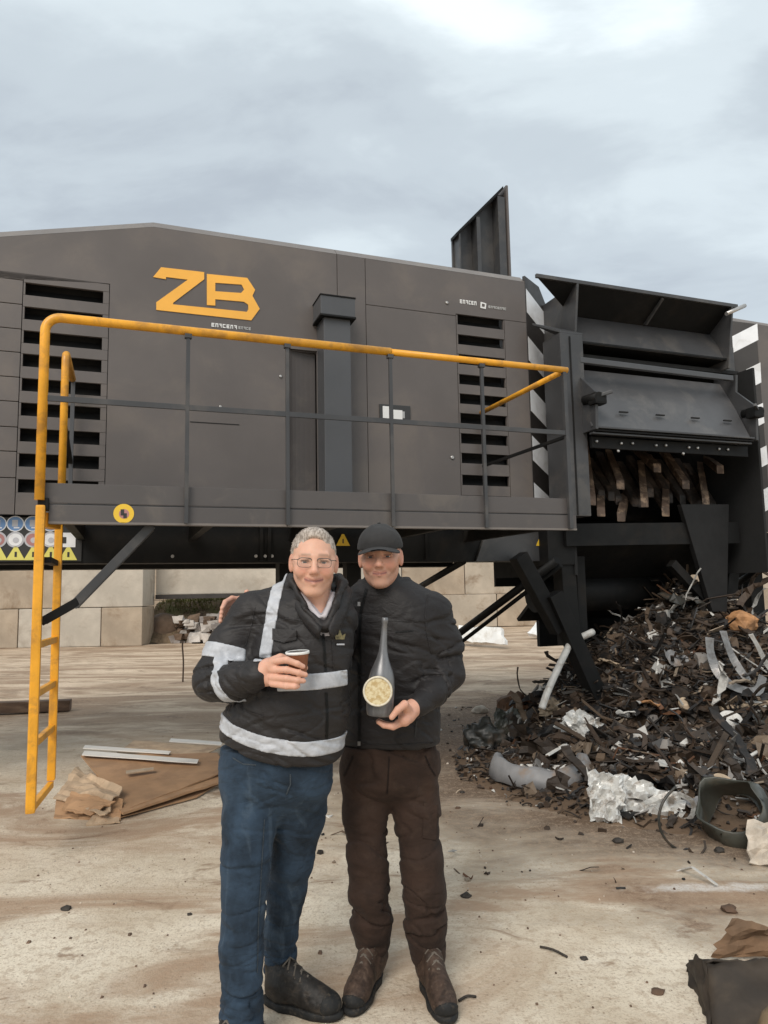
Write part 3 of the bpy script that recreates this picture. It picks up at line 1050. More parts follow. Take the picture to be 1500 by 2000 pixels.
# discharge chute and legs around it
MB().prism([(4.50, 1.25, 2.20), (6.70, 1.25, 2.25), (6.70, 1.25, 2.02), (4.50, 1.25, 1.98)], (0, .04, 0)).build('chute_plate', BLACK, MACH, .004)
MB().prism([(4.62, 1.30, 1.98), (6.60, 1.30, 2.02), (6.45, 2.6, 1.2), (4.72, 2.6, 1.2)], (0, .03, .03)).build('chute_plate', BLACK, MACH)
MB().box(5.0, 6.6, 2.6, 2.66, .9, 1.9).build('chute_back', BLACK, MACH)
MB().tube([(4.55, 1.95, 1.52), (6.35, 1.95, 1.52)], .20, 20).build('belt_drum', BLACK, MACH)
a, b, c, d = [on_mach(*p, 1.22) for p in ((1330, 985), (1424, 985), (1420, 1195), (1392, 1195))]
MB().prism([(a[0], 1.22, a[1]), (b[0], 1.22, b[1]), (c[0], 1.22, c[1]), (d[0], 1.22, d[1])], (0, .06, 0)).build('side_plate', mat('dark_side', (.012, .0115, .0115), .55, var=.2, spec=.25), MACH, .005)
for (pts, v, w) in ((((1012, 1085), (1092, 1232)), 1.3, .14), (((1078, 1160), (1172, 1372)), 1.25, .15), (((1100, 1085), (1112, 1260)), 1.4, .16),
                    (((1128, 1085), (1135, 1250)), 1.5, .10), (((1428, 1090), (1412, 1250)), 1.6, .14), (((1385, 1180), (1310, 1100)), 1.35, .09)):
    MB().bar(uvz(*pts[0], v), uvz(*pts[1], v), w, w).build('support_leg', BLACK, MACH, .006)
MB().box(4.32, 4.62, 1.3, 1.55, 1.80, 2.24).build('corner_bracket', BLACK, MACH, .01)

# ---- second housing right of the chamber
B0, B1 = Vector((7.02, 1.62, 0)), Vector((7.335, 1.40, 0))
bd = B1 - B0
bn = Vector((bd.y, -bd.x, 0)).normalized()


def on_b(px, py, out=0.0):
    """point of the housing's chamfer seen at a pixel"""
    best = None
    dr = ray(px, py)
    c = Vector((0, 0, CAM_H))
    w0 = mach_w(B0.x, B0.y, .08)
    wn_ = (_mu * bn.x + _mn * bn.y)
    t = (w0 - c).dot(wn_) / dr.dot(wn_)
    q = c + dr * t - Vector((_o.x, _o.y, 0)) + wn_ * out
    return Vector((q.dot(_mu), q.dot(_mn), q.z + .08))


MB().prism([(B0.x, B0.y, 2.16), (B1.x, B1.y, 2.16), (B1.x, B1.y, 4.60), (B0.x, B0.y, 4.70)], -bn * .03).build('chamfer_panel', CHAM, MACH, .003)
MB().prism([(7.337, V0, 2.16), (9.6, V0, 2.16), (9.6, V0, 4.55), (7.337, V0, 4.60)], (0, .03, 0)).build('side_panel', G_PAINT, MACH, .003)
MB().hexa([(7.02, 1.63, 4.70), (9.6, V0, 4.552), (9.6, 3.8, 4.55), (7.02, 3.8, 4.70), (7.06, 1.69, 4.78), (9.6, V0 + .1, 4.64), (9.6, 3.8, 4.64), (7.06, 3.8, 4.78)]).build('roof_sheet', ROOF_PAINT_LIT, MACH)
MB().box(7.02, 7.05, 1.66, 3.8, 2.16, 4.70).build('end_panel', G_PAINT, MACH)
MB().box(6.86, 7.02, 1.45, 1.75, 2.16, 4.3).build('side_post', HOP_PAINT, MACH, .006)
for q in (((1430, 657), (1479, 632), (1481, 664), (1432, 689)), ((1457, 722), (1485, 708), (1487, 747), (1459, 761)), ((1462, 800), (1490, 787), (1493, 826), (1464, 841)),
          ((1468, 885), (1497, 870), (1500, 906), (1470, 922)), ((1473, 966), (1503, 950), (1506, 992), (1475, 1011))):
    pts = [on_b(*p, .003) for p in q]
    MB().prism(pts, -bn * .002).build('reflective_marking', WHITE_P, MACH)
box_part('chassis_beam', BLACK, MACH, 6.85, 9.6, 1.45, 1.7, 1.84, 2.155, .006)
u, z = on_mach(1490, 1066, 1.44)
tri('warning_sign', u, z, .105, STK_Y, 1.44)
for u in (7.6, 9.3):
    MB().box(u - .1, u + .1, 1.9, 2.1, .08, 1.9).build('leg', BLACK, MACH, .006)

# ---- raised feed wing behind the roof
W0 = 2.75
wing = MB().prism([(4.10, W0, 5.2), (4.10, W0, 5.78), (4.74, W0, 6.48), (4.77, W0, 6.48), (4.77, W0, 5.2)], (0, .03, 0)).build('feed_wing', HOP_PAINT, MACH, .004)
MB().prism([(4.08, W0 - .16, 5.75), (4.74, W0 - .16, 6.46), (4.74, W0 - .16, 6.50), (4.08, W0 - .16, 5.79)], (0, .16, 0)).build('wing_edge', BLACK, wing, .003)
for (u, w) in ((4.12, .02), (4.36, .05), (4.66, .10)):
    z1 = 5.75 + (u - 4.08) * 1.055
    MB().box(u, u + w, W0 - .15, W0 - .002, 5.2, z1).build('wing_rib', HOP_PAINT, wing, .004)
MB().box(4.772, 4.80, W0 - .17, W0 + .03, 5.2, 6.51).build('wing_edge', G_PAINT, wing, .003)
MB().box(3.6, 4.9, W0 + .03, W0 + .06, 4.6, 5.22).build('wing_support', BLACK, wing)

# ================================================================== SCRAP HEAP
def heap_z(x, y):
    return pile_height(x, y) + gz(x, y)


def on_heap(px, py, lift=0.0):
    """where the line of sight meets heap or yard"""
    d = ray(px, py)
    o = Vector((0, 0, CAM_H))
    t = 2.0
    while t < 40:
        p = o + d * t
        if p.z <= heap_z(p.x, p.y) + lift:
            return p
        t += 0.02
    return ground_at(px, py)


def tone_mat(name, rough=.75, metal=0.0, var=.25, spec=.35, bump=.3):
    m, nt, bs = new_mat(name)
    t = NT(nt)
    at_ = t.n('ShaderNodeVertexColor', layer_name='tone').outputs['Color']
    pos = t.n('ShaderNodeTexCoord').outputs['Object']
    n1 = t.noise(pos, 14, 6, .65)
    c = t.mix(t.m('MULTIPLY', t.ramp(n1, .5, .7), var * 2), at_, (.09, .058, .036))
    t.link(c, bs.inputs['Base Color'])
    bs.inputs['Roughness'].default_value = rough
    bs.inputs['Metallic'].default_value = metal
    bs.inputs['Specular IOR Level'].default_value = spec
    t.link(t.bump(t.noise(pos, 60, 4), bump, .006), bs.inputs['Normal'])
    return m


def tone_mesh(name, verts, faces, tones, m, smooth=False):
    me = bpy.data.meshes.new(name)
    me.from_pydata(verts, [], faces)
    ca = me.color_attributes.new('tone', 'FLOAT_COLOR', 'POINT')
    c4 = np.ones((len(verts), 4), np.float32)
    c4[:, :3] = np.array(tones, np.float32)
    ca.data.foreach_set('color', c4.ravel())
    return link_mesh(name, me, m, None, smooth)


def make_heap():
    rnd = random.Random(11)
    verts, faces, tones = [], [], []
    n = 150
    idx = {}
    for j in range(n):
        for i in range(n):
            x = PILE_C.x - 4.1 + 8.6 * i / (n - 1)
            y = PILE_C.y - 4.1 + 7.2 * j / (n - 1)
            h = pile_height(x, y)
            z = h + gz(x, y) + 0.05 * mnoise.noise(Vector((x * 9, y * 9, 1))) * min(1, h * 8) - 0.006 - (0.05 if h <= 0.002 else 0)
            idx[i, j] = len(verts)
            verts.append((x, y, z))
            k = 0.5 + 0.5 * mnoise.noise(Vector((x * 2.3, y * 2.3, 4)))
            e = min(1.0, max(0.0, (h - .01) / .09))
            tones.append((.035 + .035 * k + .10 * (1 - e), .024 + .023 * k + .068 * (1 - e), .016 + .014 * k + .046 * (1 - e)))
    for j in range(n - 1):
        for i in range(n - 1):
            faces.append((idx[i, j], idx[i + 1, j], idx[i + 1, j + 1], idx[i, j + 1]))
    o = tone_mesh('heap_earth', verts, faces, tones, tone_mat('heap_earth', .95, spec=.15, bump=.9), True)
    tag(o, 'mound of dark shredded earth and fines under the machine chute', 'scrap heap', kind='stuff')

    # shredded scraps lying in the heap
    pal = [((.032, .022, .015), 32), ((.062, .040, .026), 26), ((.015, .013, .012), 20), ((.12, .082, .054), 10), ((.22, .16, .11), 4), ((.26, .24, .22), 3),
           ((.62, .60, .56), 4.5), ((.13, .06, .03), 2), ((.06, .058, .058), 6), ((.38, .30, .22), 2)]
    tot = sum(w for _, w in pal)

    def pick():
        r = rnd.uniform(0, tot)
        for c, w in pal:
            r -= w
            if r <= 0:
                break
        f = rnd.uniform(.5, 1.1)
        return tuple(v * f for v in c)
    verts, faces, tones = [], [], []

    def add(vs_, fs, c):
        b = len(verts)
        verts.extend(vs_)
        faces.extend([tuple(b + i for i in f) for f in fs])
        tones.extend([c] * len(vs_))
    made = 0
    tries = 0
    while made < 17000 and tries < 160000:
        tries += 1
        x = PILE_C.x + rnd.uniform(-3.9, 4.2)
        y = PILE_C.y + rnd.uniform(-4.0, 1.6)
        h = pile_height(x, y)
        if h <= 0.004:
            if rnd.random() > .012:
                continue
        elif h < .12 and rnd.random() > .36:
            continue
        elif h < .3 and rnd.random() > .55:
            continue
        made += 1
        z = heap_z(x, y)
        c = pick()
        R = Matrix.Rotation(rnd.uniform(0, 2 * pi), 3, 'Z') @ Matrix.Rotation(rnd.gauss(0, .5), 3, 'X') @ Matrix.Rotation(rnd.gauss(0, .5), 3, 'Y')
        s = rnd.uniform(.014, .062) * (1.9 if rnd.random() < .10 else 1)
        if h < .02:
            s *= .35
        elif h < .1:
            s *= .6
        P = Vector((x, y, z + s * .25))
        kind = rnd.random()
        if kind < .42:                                  # bent flake
            w, l, th = s * rnd.uniform(.5, 1), s * rnd.uniform(.7, 1.6), .004
            b1, b2 = rnd.gauss(0, .35) * s, rnd.gauss(0, .35) * s
            pts = []
            for dz in (-th, th):
                for (a, b, cc) in ((-l, -w, b1), (-l, w, b2), (0, -w * 1.1, 0), (0, w * .9, 0), (l, -w * .8, b2), (l, w, b1)):
                    pts.append(tuple(P + R @ Vector((a, b, cc + dz))))
            add(pts, [(0, 2, 3, 1), (2, 4, 5, 3), (7, 9, 8, 6), (9, 11, 10, 8), (0, 6, 8, 2), (2, 8, 10, 4), (1, 3, 9, 7), (3, 5, 11, 9), (0, 1, 7, 6), (4, 10, 11, 5)], c)
        elif kind < .72:                                # strip or wire, bent twice
            l = s * rnd.uniform(1.6, 4.2)
            w = s * rnd.uniform(.05, .18) + .004
            q = [Vector((-l, rnd.gauss(0, .25) * l, rnd.gauss(0, .15) * l)), Vector((-l * .3, 0, rnd.uniform(0, .25) * l)), Vector((l * .35, rnd.gauss(0, .2) * l, rnd.uniform(0, .25) * l)), Vector((l, rnd.gauss(0, .35) * l, rnd.gauss(0, .2) * l))]
            pts = []
            for v in q:
                for (a, b) in ((-w, -.35 * w), (w, -.35 * w), (w, .35 * w), (-w, .35 * w)):
                    pts.append(tuple(P + R @ (v + Vector((0, a, b)))))
            fs = []
            for i in range(3):
                for k in range(4):
                    fs.append((i * 4 + k, i * 4 + (k + 1) % 4, i * 4 + 4 + (k + 1) % 4, i * 4 + 4 + k))
            fs += [(3, 2, 1, 0), (12, 13, 14, 15)]
            add(pts, fs, c)
        else:                                           # broken lump
            pts = []
            for (a, b, cc) in ((-1, -1, -1), (1, -1, -1), (1, 1, -1), (-1, 1, -1), (-.8, -.7, 1), (.7, -.9, 1), (.8, .7, 1), (-.7, .9, 1)):
                pts.append(tuple(P + R @ Vector((a * s * rnd.uniform(.4, .95), b * s * rnd.uniform(.4, .95), cc * s * rnd.uniform(.3, .8)))))
            add(pts, [(3, 2, 1, 0), (4, 5, 6, 7), (0, 1, 5, 4), (1, 2, 6, 5), (2, 3, 7, 6), (3, 0, 4, 7)], c)
    # long bent strips, cable and torn sheet tangled through the heap
    for k in range(330):
        for _ in range(60):
            x = PILE_C.x + rnd.uniform(-3.2, 3.6)
            y = PILE_C.y + rnd.uniform(-3.4, .8)
            h = pile_height(x, y)
            if h > .05 and (h > .25 or rnd.random() < .4):
                break
        P = Vector((x, y, heap_z(x, y) + .03))
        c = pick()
        L = rnd.uniform(.18, .60)
        w = rnd.choice((.006, .008, .012, .02, .035))
        d = Vector((rnd.gauss(0, 1), rnd.gauss(0, .6), rnd.gauss(.1, .35))).normalized()
        q, pts = P.copy(), []
        n_ = 9
        for i in range(n_ + 1):
            d = (d + Vector((rnd.gauss(0, .32), rnd.gauss(0, .32), rnd.gauss(-.05, .30)))).normalized()
            q = q + d * (L / n_)
            q.z = max(q.z, heap_z(q.x, q.y) - .01)
            s1 = d.cross(Vector((.3 * sin(i * .5), -.6, 1))).normalized()
            s2 = s1.cross(d)
            for (a, b) in ((-1, -.25), (1, -.25), (1, .25), (-1, .25)):
                pts.append(tuple(q + s1 * (w * a) + s2 * (w * b if w > .015 else w * b * 3)))
        fs = [(i * 4 + j, i * 4 + (j + 1) % 4, i * 4 + 4 + (j + 1) % 4, i * 4 + 4 + j) for i in range(n_) for j in range(4)]
        add(pts, fs + [(3, 2, 1, 0), tuple(n_ * 4 + j for j in range(4))], c)
    for k in range(240):
        for _ in range(60):
            x = PILE_C.x + rnd.uniform(-3.4, 3.8)
            y = PILE_C.y + rnd.uniform(-3.6, .8)
            h = pile_height(x, y)
            if h > .04 and (h > .2 or rnd.random() < .45):
                break
        P = Vector((x, y, heap_z(x, y) + .04))
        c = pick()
        S = rnd.uniform(.05, .17)
        R = Matrix.Rotation(rnd.uniform(0, 6.28), 3, 'Z') @ Matrix.Rotation(rnd.gauss(.5, .5), 3, 'X')
        sd = rnd.uniform(0, 99)
        g5 = 6
        pts = []
        for j in range(g5):
            for i in range(g5):
                u, v = i / (g5 - 1) * 2 - 1, j / (g5 - 1) * 2 - 1
                ed_ = .25 if i in (0, g5 - 1) or j in (0, g5 - 1) else 0
                nz = mnoise.noise(Vector((u * 1.6, v * 1.6, sd))) * .75 + mnoise.noise(Vector((u * 3.7, v * 3.7, sd))) * .35
                pts.append(tuple(P + R @ Vector(((u + ed_ * mnoise.noise(Vector((u * 5, v * 5, sd + 3)))) * S, (v + ed_ * mnoise.noise(Vector((u * 5, v * 5, sd + 8)))) * S * .8, nz * S))))
        add(pts, [(j * g5 + i, j * g5 + i + 1, (j + 1) * g5 + i + 1, (j + 1) * g5 + i) for j in range(g5 - 1) for i in range(g5 - 1)], c)
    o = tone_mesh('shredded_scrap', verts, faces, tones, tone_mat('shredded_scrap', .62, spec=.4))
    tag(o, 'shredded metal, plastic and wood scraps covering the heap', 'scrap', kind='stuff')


make_heap()


def grid_sheet(name, corners, m, th=.006, nx=10, ny=8, amp=.02, freq=4.0, seed=0.0, fn=None, parent=None, smooth=False, ragged=0.0):
    """a sheet spanned by four corner points, buckled and given thickness"""
    c = [Vector(p) for p in corners]
    base = (c[0] + c[1] + c[2] + c[3]) / 4
    nrm = (c[1] - c[0]).cross(c[3] - c[0]).normalized()
    bm = bmesh.new()
    g = []
    for j in range(ny + 1):
        row = []
        for i in range(nx + 1):
            u, v = i / nx, j / ny
            if ragged and (i in (0, nx) or j in (0, ny)):
                u += ragged * mnoise.noise(Vector((i * 1.7, j * 1.3, seed)))
                v += ragged * mnoise.noise(Vector((i * 1.1, j * 1.9, seed + 5)))
            p = (c[0] * (1 - u) + c[1] * u) * (1 - v) + (c[3] * (1 - u) + c[2] * u) * v
            k = mnoise.noise(Vector((u * freq, v * freq, seed))) + .5 * mnoise.noise(Vector((u * freq * 2.3, v * freq * 2.3, seed + 3)))
            p = p + nrm * (amp * k)
            if fn:
                p = p + fn(u, v)
            row.append(bm.verts.new(p - base))
        g.append(row)
    for a, b in zip(g, g[1:]):
        for i in range(nx):
            bm.faces.new((a[i], a[i + 1], b[i + 1], b[i]))
    bmesh.ops.recalc_face_normals(bm, faces=bm.faces[:])
    bmesh.ops.solidify(bm, geom=bm.faces[:], thickness=th)
    me = bpy.data.meshes.new(name)
    bm.to_mesh(me)
    bm.free()
    o = link_mesh(name, me, m, parent, smooth)
    o.location = base
    return o


def lump(name, c, r, m, amp=.25, freq=1.6, seed=0.0, sub=3, smooth=False, flat=True):
    """crumpled body: facetted and noisy, resting on the surface"""
    bm = bmesh.new()
    bmesh.ops.create_icosphere(bm, subdivisions=sub, radius=1.0)
    for v in bm.verts:
        n = v.co.normalized()
        k = 1 + amp * (mnoise.noise(n * freq + Vector((seed, 0, 0))) * 1.3 + .7 * mnoise.noise(n * freq * 2.6 + Vector((0, seed, 0))) - .35 * abs(mnoise.noise(n * freq * 4.5 + Vector((0, 0, seed)))))
        v.co = Vector((n.x * r[0] * k, n.y * r[1] * k, n.z * r[2] * k))
        if flat and v.co.z < -.55 * r[2]:
            v.co.z = -.55 * r[2]
    me = bpy.data.meshes.new(name)
    bm.to_mesh(me)
    bm.free()
    o = link_mesh(name, me, m, None, smooth)
    o.location = Vector(c) + Vector((0, 0, .5 * r[2] if flat else 0))
    return o


def path_px(pts, Y0, Y1):
    n = len(pts) - 1
    return [at(px, py, Y0 + (Y1 - Y0) * i / n) for i, (px, py) in enumerate(pts)]


def smooth_path(P, n=6):
    out = []
    for i in range(len(P) - 1):
        p0, p1, p2, p3 = P[max(0, i - 1)], P[i], P[i + 1], P[min(len(P) - 1, i + 2)]
        for k in range(n):
            t = k / n
            out.append(.5 * ((2 * p1) + (p2 - p0) * t + (2 * p0 - 5 * p1 + 4 * p2 - p3) * t * t + (3 * p1 - p0 - 3 * p2 + p3) * t ** 3))
    out.append(P[-1])
    return out


def rel_tube(name, pts, r, m, seg=10, sm=5):
    P = smooth_path(pts, sm) if sm else pts
    base = P[0].copy()
    o = MB().tube([p - base for p in P], r, seg).build(name, m)
    o.location = base
    return o


def rel_strip(name, pts, w, th, m, up=(0, 0, 1), sm=5):
    P = smooth_path(pts, sm)
    base = P[0].copy()
    bm = bmesh.new()
    rows = []
    for i, p in enumerate(P):
        t = (P[min(i + 1, len(P) - 1)] - P[max(i - 1, 0)]).normalized()
        s = t.cross(Vector(up)).normalized()
        k = .25 * sin(i * .45)
        s = (s + Vector(up) * k).normalized()
        rows.append([bm.verts.new(p - base - s * w / 2), bm.verts.new(p - base + s * w / 2)])
    for a, b in zip(rows, rows[1:]):
        bm.faces.new((a[0], a[1], b[1], b[0]))
    bmesh.ops.solidify(bm, geom=bm.faces[:], thickness=th)
    bmesh.ops.recalc_face_normals(bm, faces=bm.faces[:])
    me = bpy.data.meshes.new(name)
    bm.to_mesh(me)
    bm.free()
    o = link_mesh(name, me, m)
    o.location = base
    return o


W_PLAST = mat('scrap_white', (.60, .585, .55), .5, var=.12, vscale=8, bump=.2, bscale=40, dirt=(.26, .19, .13), dirt_amt=.6, dirt_scale=7)
FOIL = mat('scrap_foil', (.66, .65, .62), .32, metal=.15, var=.10, vscale=10, bump=.3, bscale=30, bdist=.006, dirt=(.20, .14, .09), dirt_amt=.7, dirt_scale=9)
ALU = mat('scrap_aluminium', (.46, .45, .44), .36, metal=.5, var=.2, vscale=6, bump=.2, dirt=(.16, .11, .075), dirt_amt=.55, dirt_scale=5)
GREY_PL = mat('scrap_grey_plastic', (.22, .215, .215), .5, var=.2, vscale=5, bump=.25, bscale=30, dirt=(.25, .17, .11), dirt_amt=.7, dirt_scale=4)
DARK_PL = mat('scrap_dark_plastic', (.030, .030, .026), .42, var=.3, vscale=5, bump=.3, bscale=22, bdist=.006, dirt=(.11, .075, .05), dirt_amt=.6, dirt_scale=5)
OLIVE_PL = mat('scrap_olive_plastic', (.055, .056, .045), .38, var=.3, vscale=5, bump=.2, bscale=22, dirt=(.13, .095, .06), dirt_amt=.5, dirt_scale=4)
WOOD_P = mat('scrap_wood_pale', (.47, .36, .25), .8, var=.25, vscale=9, bump=.4, bscale=35, dirt=(.2, .13, .08), dirt_amt=.5, stretch=(1, 1, 4))
WOOD_O = mat('scrap_wood_orange', (.40, .20, .085), .75, var=.3, vscale=9, bump=.4, bscale=30, dirt=(.13, .075, .04), dirt_amt=.6)
STONE_P = mat('stone_pale', (.50, .43, .35), .9, var=.2, vscale=12, bump=.5, bscale=30, bdist=.006)
STONE_D = mat('stone_dark', (.035, .028, .022), .8, var=.4, vscale=30, bump=.5, bscale=60)
CARD = mat('cardboard', (.40, .235, .125), .85, var=.12, vscale=5, bump=.15, bscale=90, dirt=(.22, .125, .07), dirt_amt=.4, dirt_scale=3)
CARD_L = mat('cardboard_pale', (.50, .36, .235), .85, var=.18, vscale=6, bump=.25, bscale=60, dirt=(.27, .17, .10), dirt_amt=.5, dirt_scale=4)

Gs = 'pieces of scrap around the heap'
# bent white tube leaning on the heap
a = at(1058, 1384, 6.75)
Yb = 6.95
o = rel_tube('bent_tube', [a, at(1072, 1345, a.y + .03), at(1102, 1280, a.y + .1), at(1118, 1255, a.y + .16), at(1158, 1234, Yb + .1)], .034, W_PLAST, 10)
tag(o, 'long pale bent tube leaning against the left side of the heap', 'tube', Gs)
# aluminium strips right
Yc = on_heap(1400, 1330).y - .15
o = rel_strip('metal_strip', [at(1386, 1245, Yc + .15), at(1388, 1275, Yc + .1), at(1402, 1312, Yc), at(1432, 1340, Yc - .05), at(1478, 1350, Yc - .05), at(1490, 1320, Yc)], .085, .006, ALU, (0, -1, .4))
tag(o, 'silver metal strip bent into a J on the right of the heap', 'metal strip', Gs)
o = rel_strip('metal_strip', [at(1412, 1232, Yc + .2), at(1424, 1268, Yc + .1), at(1440, 1300, Yc + .05), at(1462, 1330, Yc)], .07, .006, ALU, (0, -1, .4))
tag(o, 'narrow silver metal strip slanting inside the bent J strip', 'metal strip', Gs)
o = rel_strip('metal_strip', [at(1466, 1238, Yc), at(1480, 1262, Yc - .05), at(1500, 1300, Yc - .05), at(1530, 1330, Yc - .1)], .05, .006, W_PLAST, (0, -1, .4))
tag(o, 'pale strip at the right edge beside the bent J strip', 'metal strip', Gs)
# white sticks near the chute
for k, (p, q, lab) in enumerate((((1266, 1200), (1292, 1135), 'thin pale metal stick poking up near the chute, left of a pair'), ((1278, 1190), (1306, 1130), 'thin pale metal stick poking up near the chute, right of a pair'))):
    Yk = on_heap(*p).y - .05
    o = rel_tube('metal_stick', [at(*p, Yk), at(*q, Yk + .05)], .016, ALU, 8, 0)
    tag(o, lab, 'stick', Gs)
# lids and slices
def round_piece(name, px, py, r, th, m, tilt, label, cat='lid'):
    p = on_heap(px, py + r * .7 / on_heap(px, py).y * F * .5, .0)
    p = on_heap(px, py)
    o_ = MB().lathe([(r * .96, 0), (r, th * .3), (r, th * .8), (r * .95, th)], (0, 0, 0), tilt, 22).build(name, m)
    bmv = o_.data
    for v in bmv.vertices:
        v.co *= 1 + .07 * mnoise.noise(v.co * 9 + Vector((px, py, 0)))
    o_.location = p + Vector((0, -.06, r * .35))
    tag(o_, label, cat, Gs)
    return o_


round_piece('round_lid', 1420, 1420, .115, .03, W_PLAST, (-.25, -1, .55), 'white round lid lying on the right side of the heap')
round_piece('wood_slice', 1403, 1534, .075, .03, WOOD_P, (.1, -.5, 1), 'small round pale wood slice in front of the heap', 'wood')
round_piece('wood_slice', 1330, 1378, .06, .03, WOOD_P, (.3, -1, .6), 'tiny pale wood slice halfway up the heap', 'wood')
# orange stump with white scrap on top right
p = on_heap(1438, 1225)
o = lump('wood_stump', p + Vector((0, -.1, -.02)), (.16, .14, .13), WOOD_O, .22, 2.0, 3.3, 3)
tag(o, 'orange-brown broken wood stump on the right shoulder of the heap', 'wood', Gs)
p = on_heap(1468, 1215)
o = grid_sheet('white_sheet', [p + Vector(v) for v in ((-.12, -.1, .02), (.10, -.12, .0), (.16, .05, .16), (-.05, .05, .2))], W_PLAST, .006, 6, 6, .04, 3, 1.1, ragged=.12)
tag(o, 'small white torn sheet beside the orange wood stump', 'sheet', Gs)
# crumpled white foil in front
p = ground_at(1192, 1606)
o = grid_sheet('crumpled_foil', [p + Vector(v) for v in ((-.13, 0, .01), (.06, -.02, .0), (.16, .10, .26), (-.10, .12, .30))], FOIL, .004, 14, 14, .075, 5.5, 2.0, ragged=.12)
tag(o, 'crumpled white foil sheet standing in front of the grey fender', 'foil', Gs)
p = ground_at(1275, 1600)
o = grid_sheet('crumpled_foil', [p + Vector(v) for v in ((-.24, .06, .02), (.17, -.06, .0), (.22, .06, .14), (-.20, .26, .24))], FOIL, .004, 18, 12, .07, 7, 7.5, ragged=.14)
tag(o, 'long crumpled silver foil trailing right of the white foil sheet', 'foil', Gs)
o = rel_strip('foil_loop', [p + Vector(v) for v in ((-.05, 0, .10), (.12, -.04, .17), (.24, -.06, .12), (.20, -.08, .02), (.04, -.06, .01))], .03, .004, FOIL, (0, -1, .3))
tag(o, 'thin white loop of foil strip in front of the heap', 'foil', Gs)
o = grid_sheet('white_sheet', [on_heap(*q) + Vector((0, 0, .03)) for q in ((1200, 1480), (1300, 1492), (1310, 1506), (1205, 1492))], W_PLAST, .005, 8, 3, .03, 4, 4.0, ragged=.05)
tag(o, 'narrow white sheet lying flat behind the crumpled foil', 'sheet', Gs)


def fender():
    c = ground_at(1078, 1545)
    bm = bmesh.new()
    rows = []
    for i in range(27):
        t = radians(150 + 235 * i / 26)
        k = 1 + .05 * sin(3 * t)
        row = []
        for j in range(8):
            s = j / 7
            r = (.40 - .20 * s) * k
            z = .03 + .16 * sin(pi * min(1, s * 1.25)) * .9 + .05 * mnoise.noise(Vector((t * 2, s * 2, 0)))
            row.append(bm.verts.new((r * cos(t) * 1.05, r * sin(t) * .95, z)))
        rows.append(row)
    for a_, b_ in zip(rows, rows[1:]):
        for j in range(7):
            bm.faces.new((a_[j], a_[j + 1], b_[j + 1], b_[j]))
    bmesh.ops.recalc_face_normals(bm, faces=bm.faces[:])
    bmesh.ops.solidify(bm, geom=bm.faces[:], thickness=.012)
    me = bpy.data.meshes.new('fender')
    bm.to_mesh(me)
    bm.free()
    o = link_mesh('fender', me, GREY_PL, smooth=True)
    o.location = c + Vector((0, .30, 0))
    tag(o, 'curved grey plastic fender lying in front of the heap', 'fender', Gs)
    q = c + Vector((.05, .28, 0))
    s = grid_sheet('fender_liner', [q + Vector(v) for v in ((-.20, -.12, .05), (.22, -.20, .03), (.26, .12, .09), (-.22, .15, .10))], W_PLAST, .006, 8, 8, .05, 4, 3.0, ragged=.1)
    tag(s, 'pale torn plastic piece lying inside the grey fender', 'sheet', Gs)


fender()
# dark plastic tub at the right edge
c = ground_at(1450, 1660)
o = MB().lathe([(.19, 0), (.205, .015), (.20, .14), (.18, .24), (.17, .24), (.19, .14), (.19, .02)], (0, 0, 0), (-.45, -.55, .75), 28, caps=False).build('plastic_tub', OLIVE_PL, smooth=True)
for v in o.data.vertices:
    v.co += Vector((mnoise.noise(v.co * 7) * .06, mnoise.noise(v.co * 6 + Vector((2, 0, 0))) * .04, mnoise.noise(v.co * 5 + Vector((5, 0, 0))) * .07 - .06 * abs(v.co.x)))
o.location = c + Vector((.10, .24, .06))
tag(o, 'dark olive plastic tub lying on its side at the right edge', 'tub', Gs)
o = rel_tube('wire_hoop', [c + Vector((.30 * cos(t) - .16, .12 + .1 * cos(t), .16 + .22 * sin(t))) for t in np.linspace(2.2, 5.6, 9)], .008, DARK_PL, 8)
tag(o, 'thin dark hoop sticking up beside the olive tub', 'hoop', Gs)
p = ground_at(1480, 1690)
o = grid_sheet('white_sheet', [p + Vector(v) for v in ((-.05, .0, .01), (.30, -.12, .0), (.34, .10, .16), (.02, .12, .20))], STONE_P, .01, 10, 8, .05, 4, 9.0, ragged=.1)
tag(o, 'pale grey crumpled sheet at the right edge, below the olive tub', 'sheet', Gs)
# dark bags at the left foot of the heap
p = ground_at(952, 1466)
o = lump('bin_bag', p + Vector((0, .12, 0)), (.20, .16, .16), DARK_PL, .32, 1.9, 1.0, 4, True)
tag(o, 'dark crumpled plastic bag at the left foot of the heap', 'bag', Gs)
p = ground_at(985, 1440)
o = grid_sheet('dark_sheet', [p + Vector(v) for v in ((-.10, 0, .02), (.15, -.05, .02), (.18, .10, .24), (-.06, .16, .26))], OLIVE_PL, .008, 10, 10, .06, 4, 5.5, ragged=.1)
tag(o, 'dark crumpled plastic sheet leaning behind the plastic bag', 'sheet', Gs)
p = ground_at(1020, 1418)
o = lump('rusty_lump', p + Vector((0, .35, 0)), (.22, .20, .20), mat('scrap_rust', (.13, .065, .032), .8, var=.35, vscale=6, bump=.5, bscale=25), .38, 2.2, 5.0, 3)
tag(o, 'rusty brown crumpled lump behind the dark bag', 'scrap metal', Gs)
p = on_heap(938, 1392)
o = lump('stone', p, (.10, .07, .055), STONE_P, .18, 1.6, 8.0, 3, True)
tag(o, 'smooth pale stone left of the heap', 'stone', Gs)
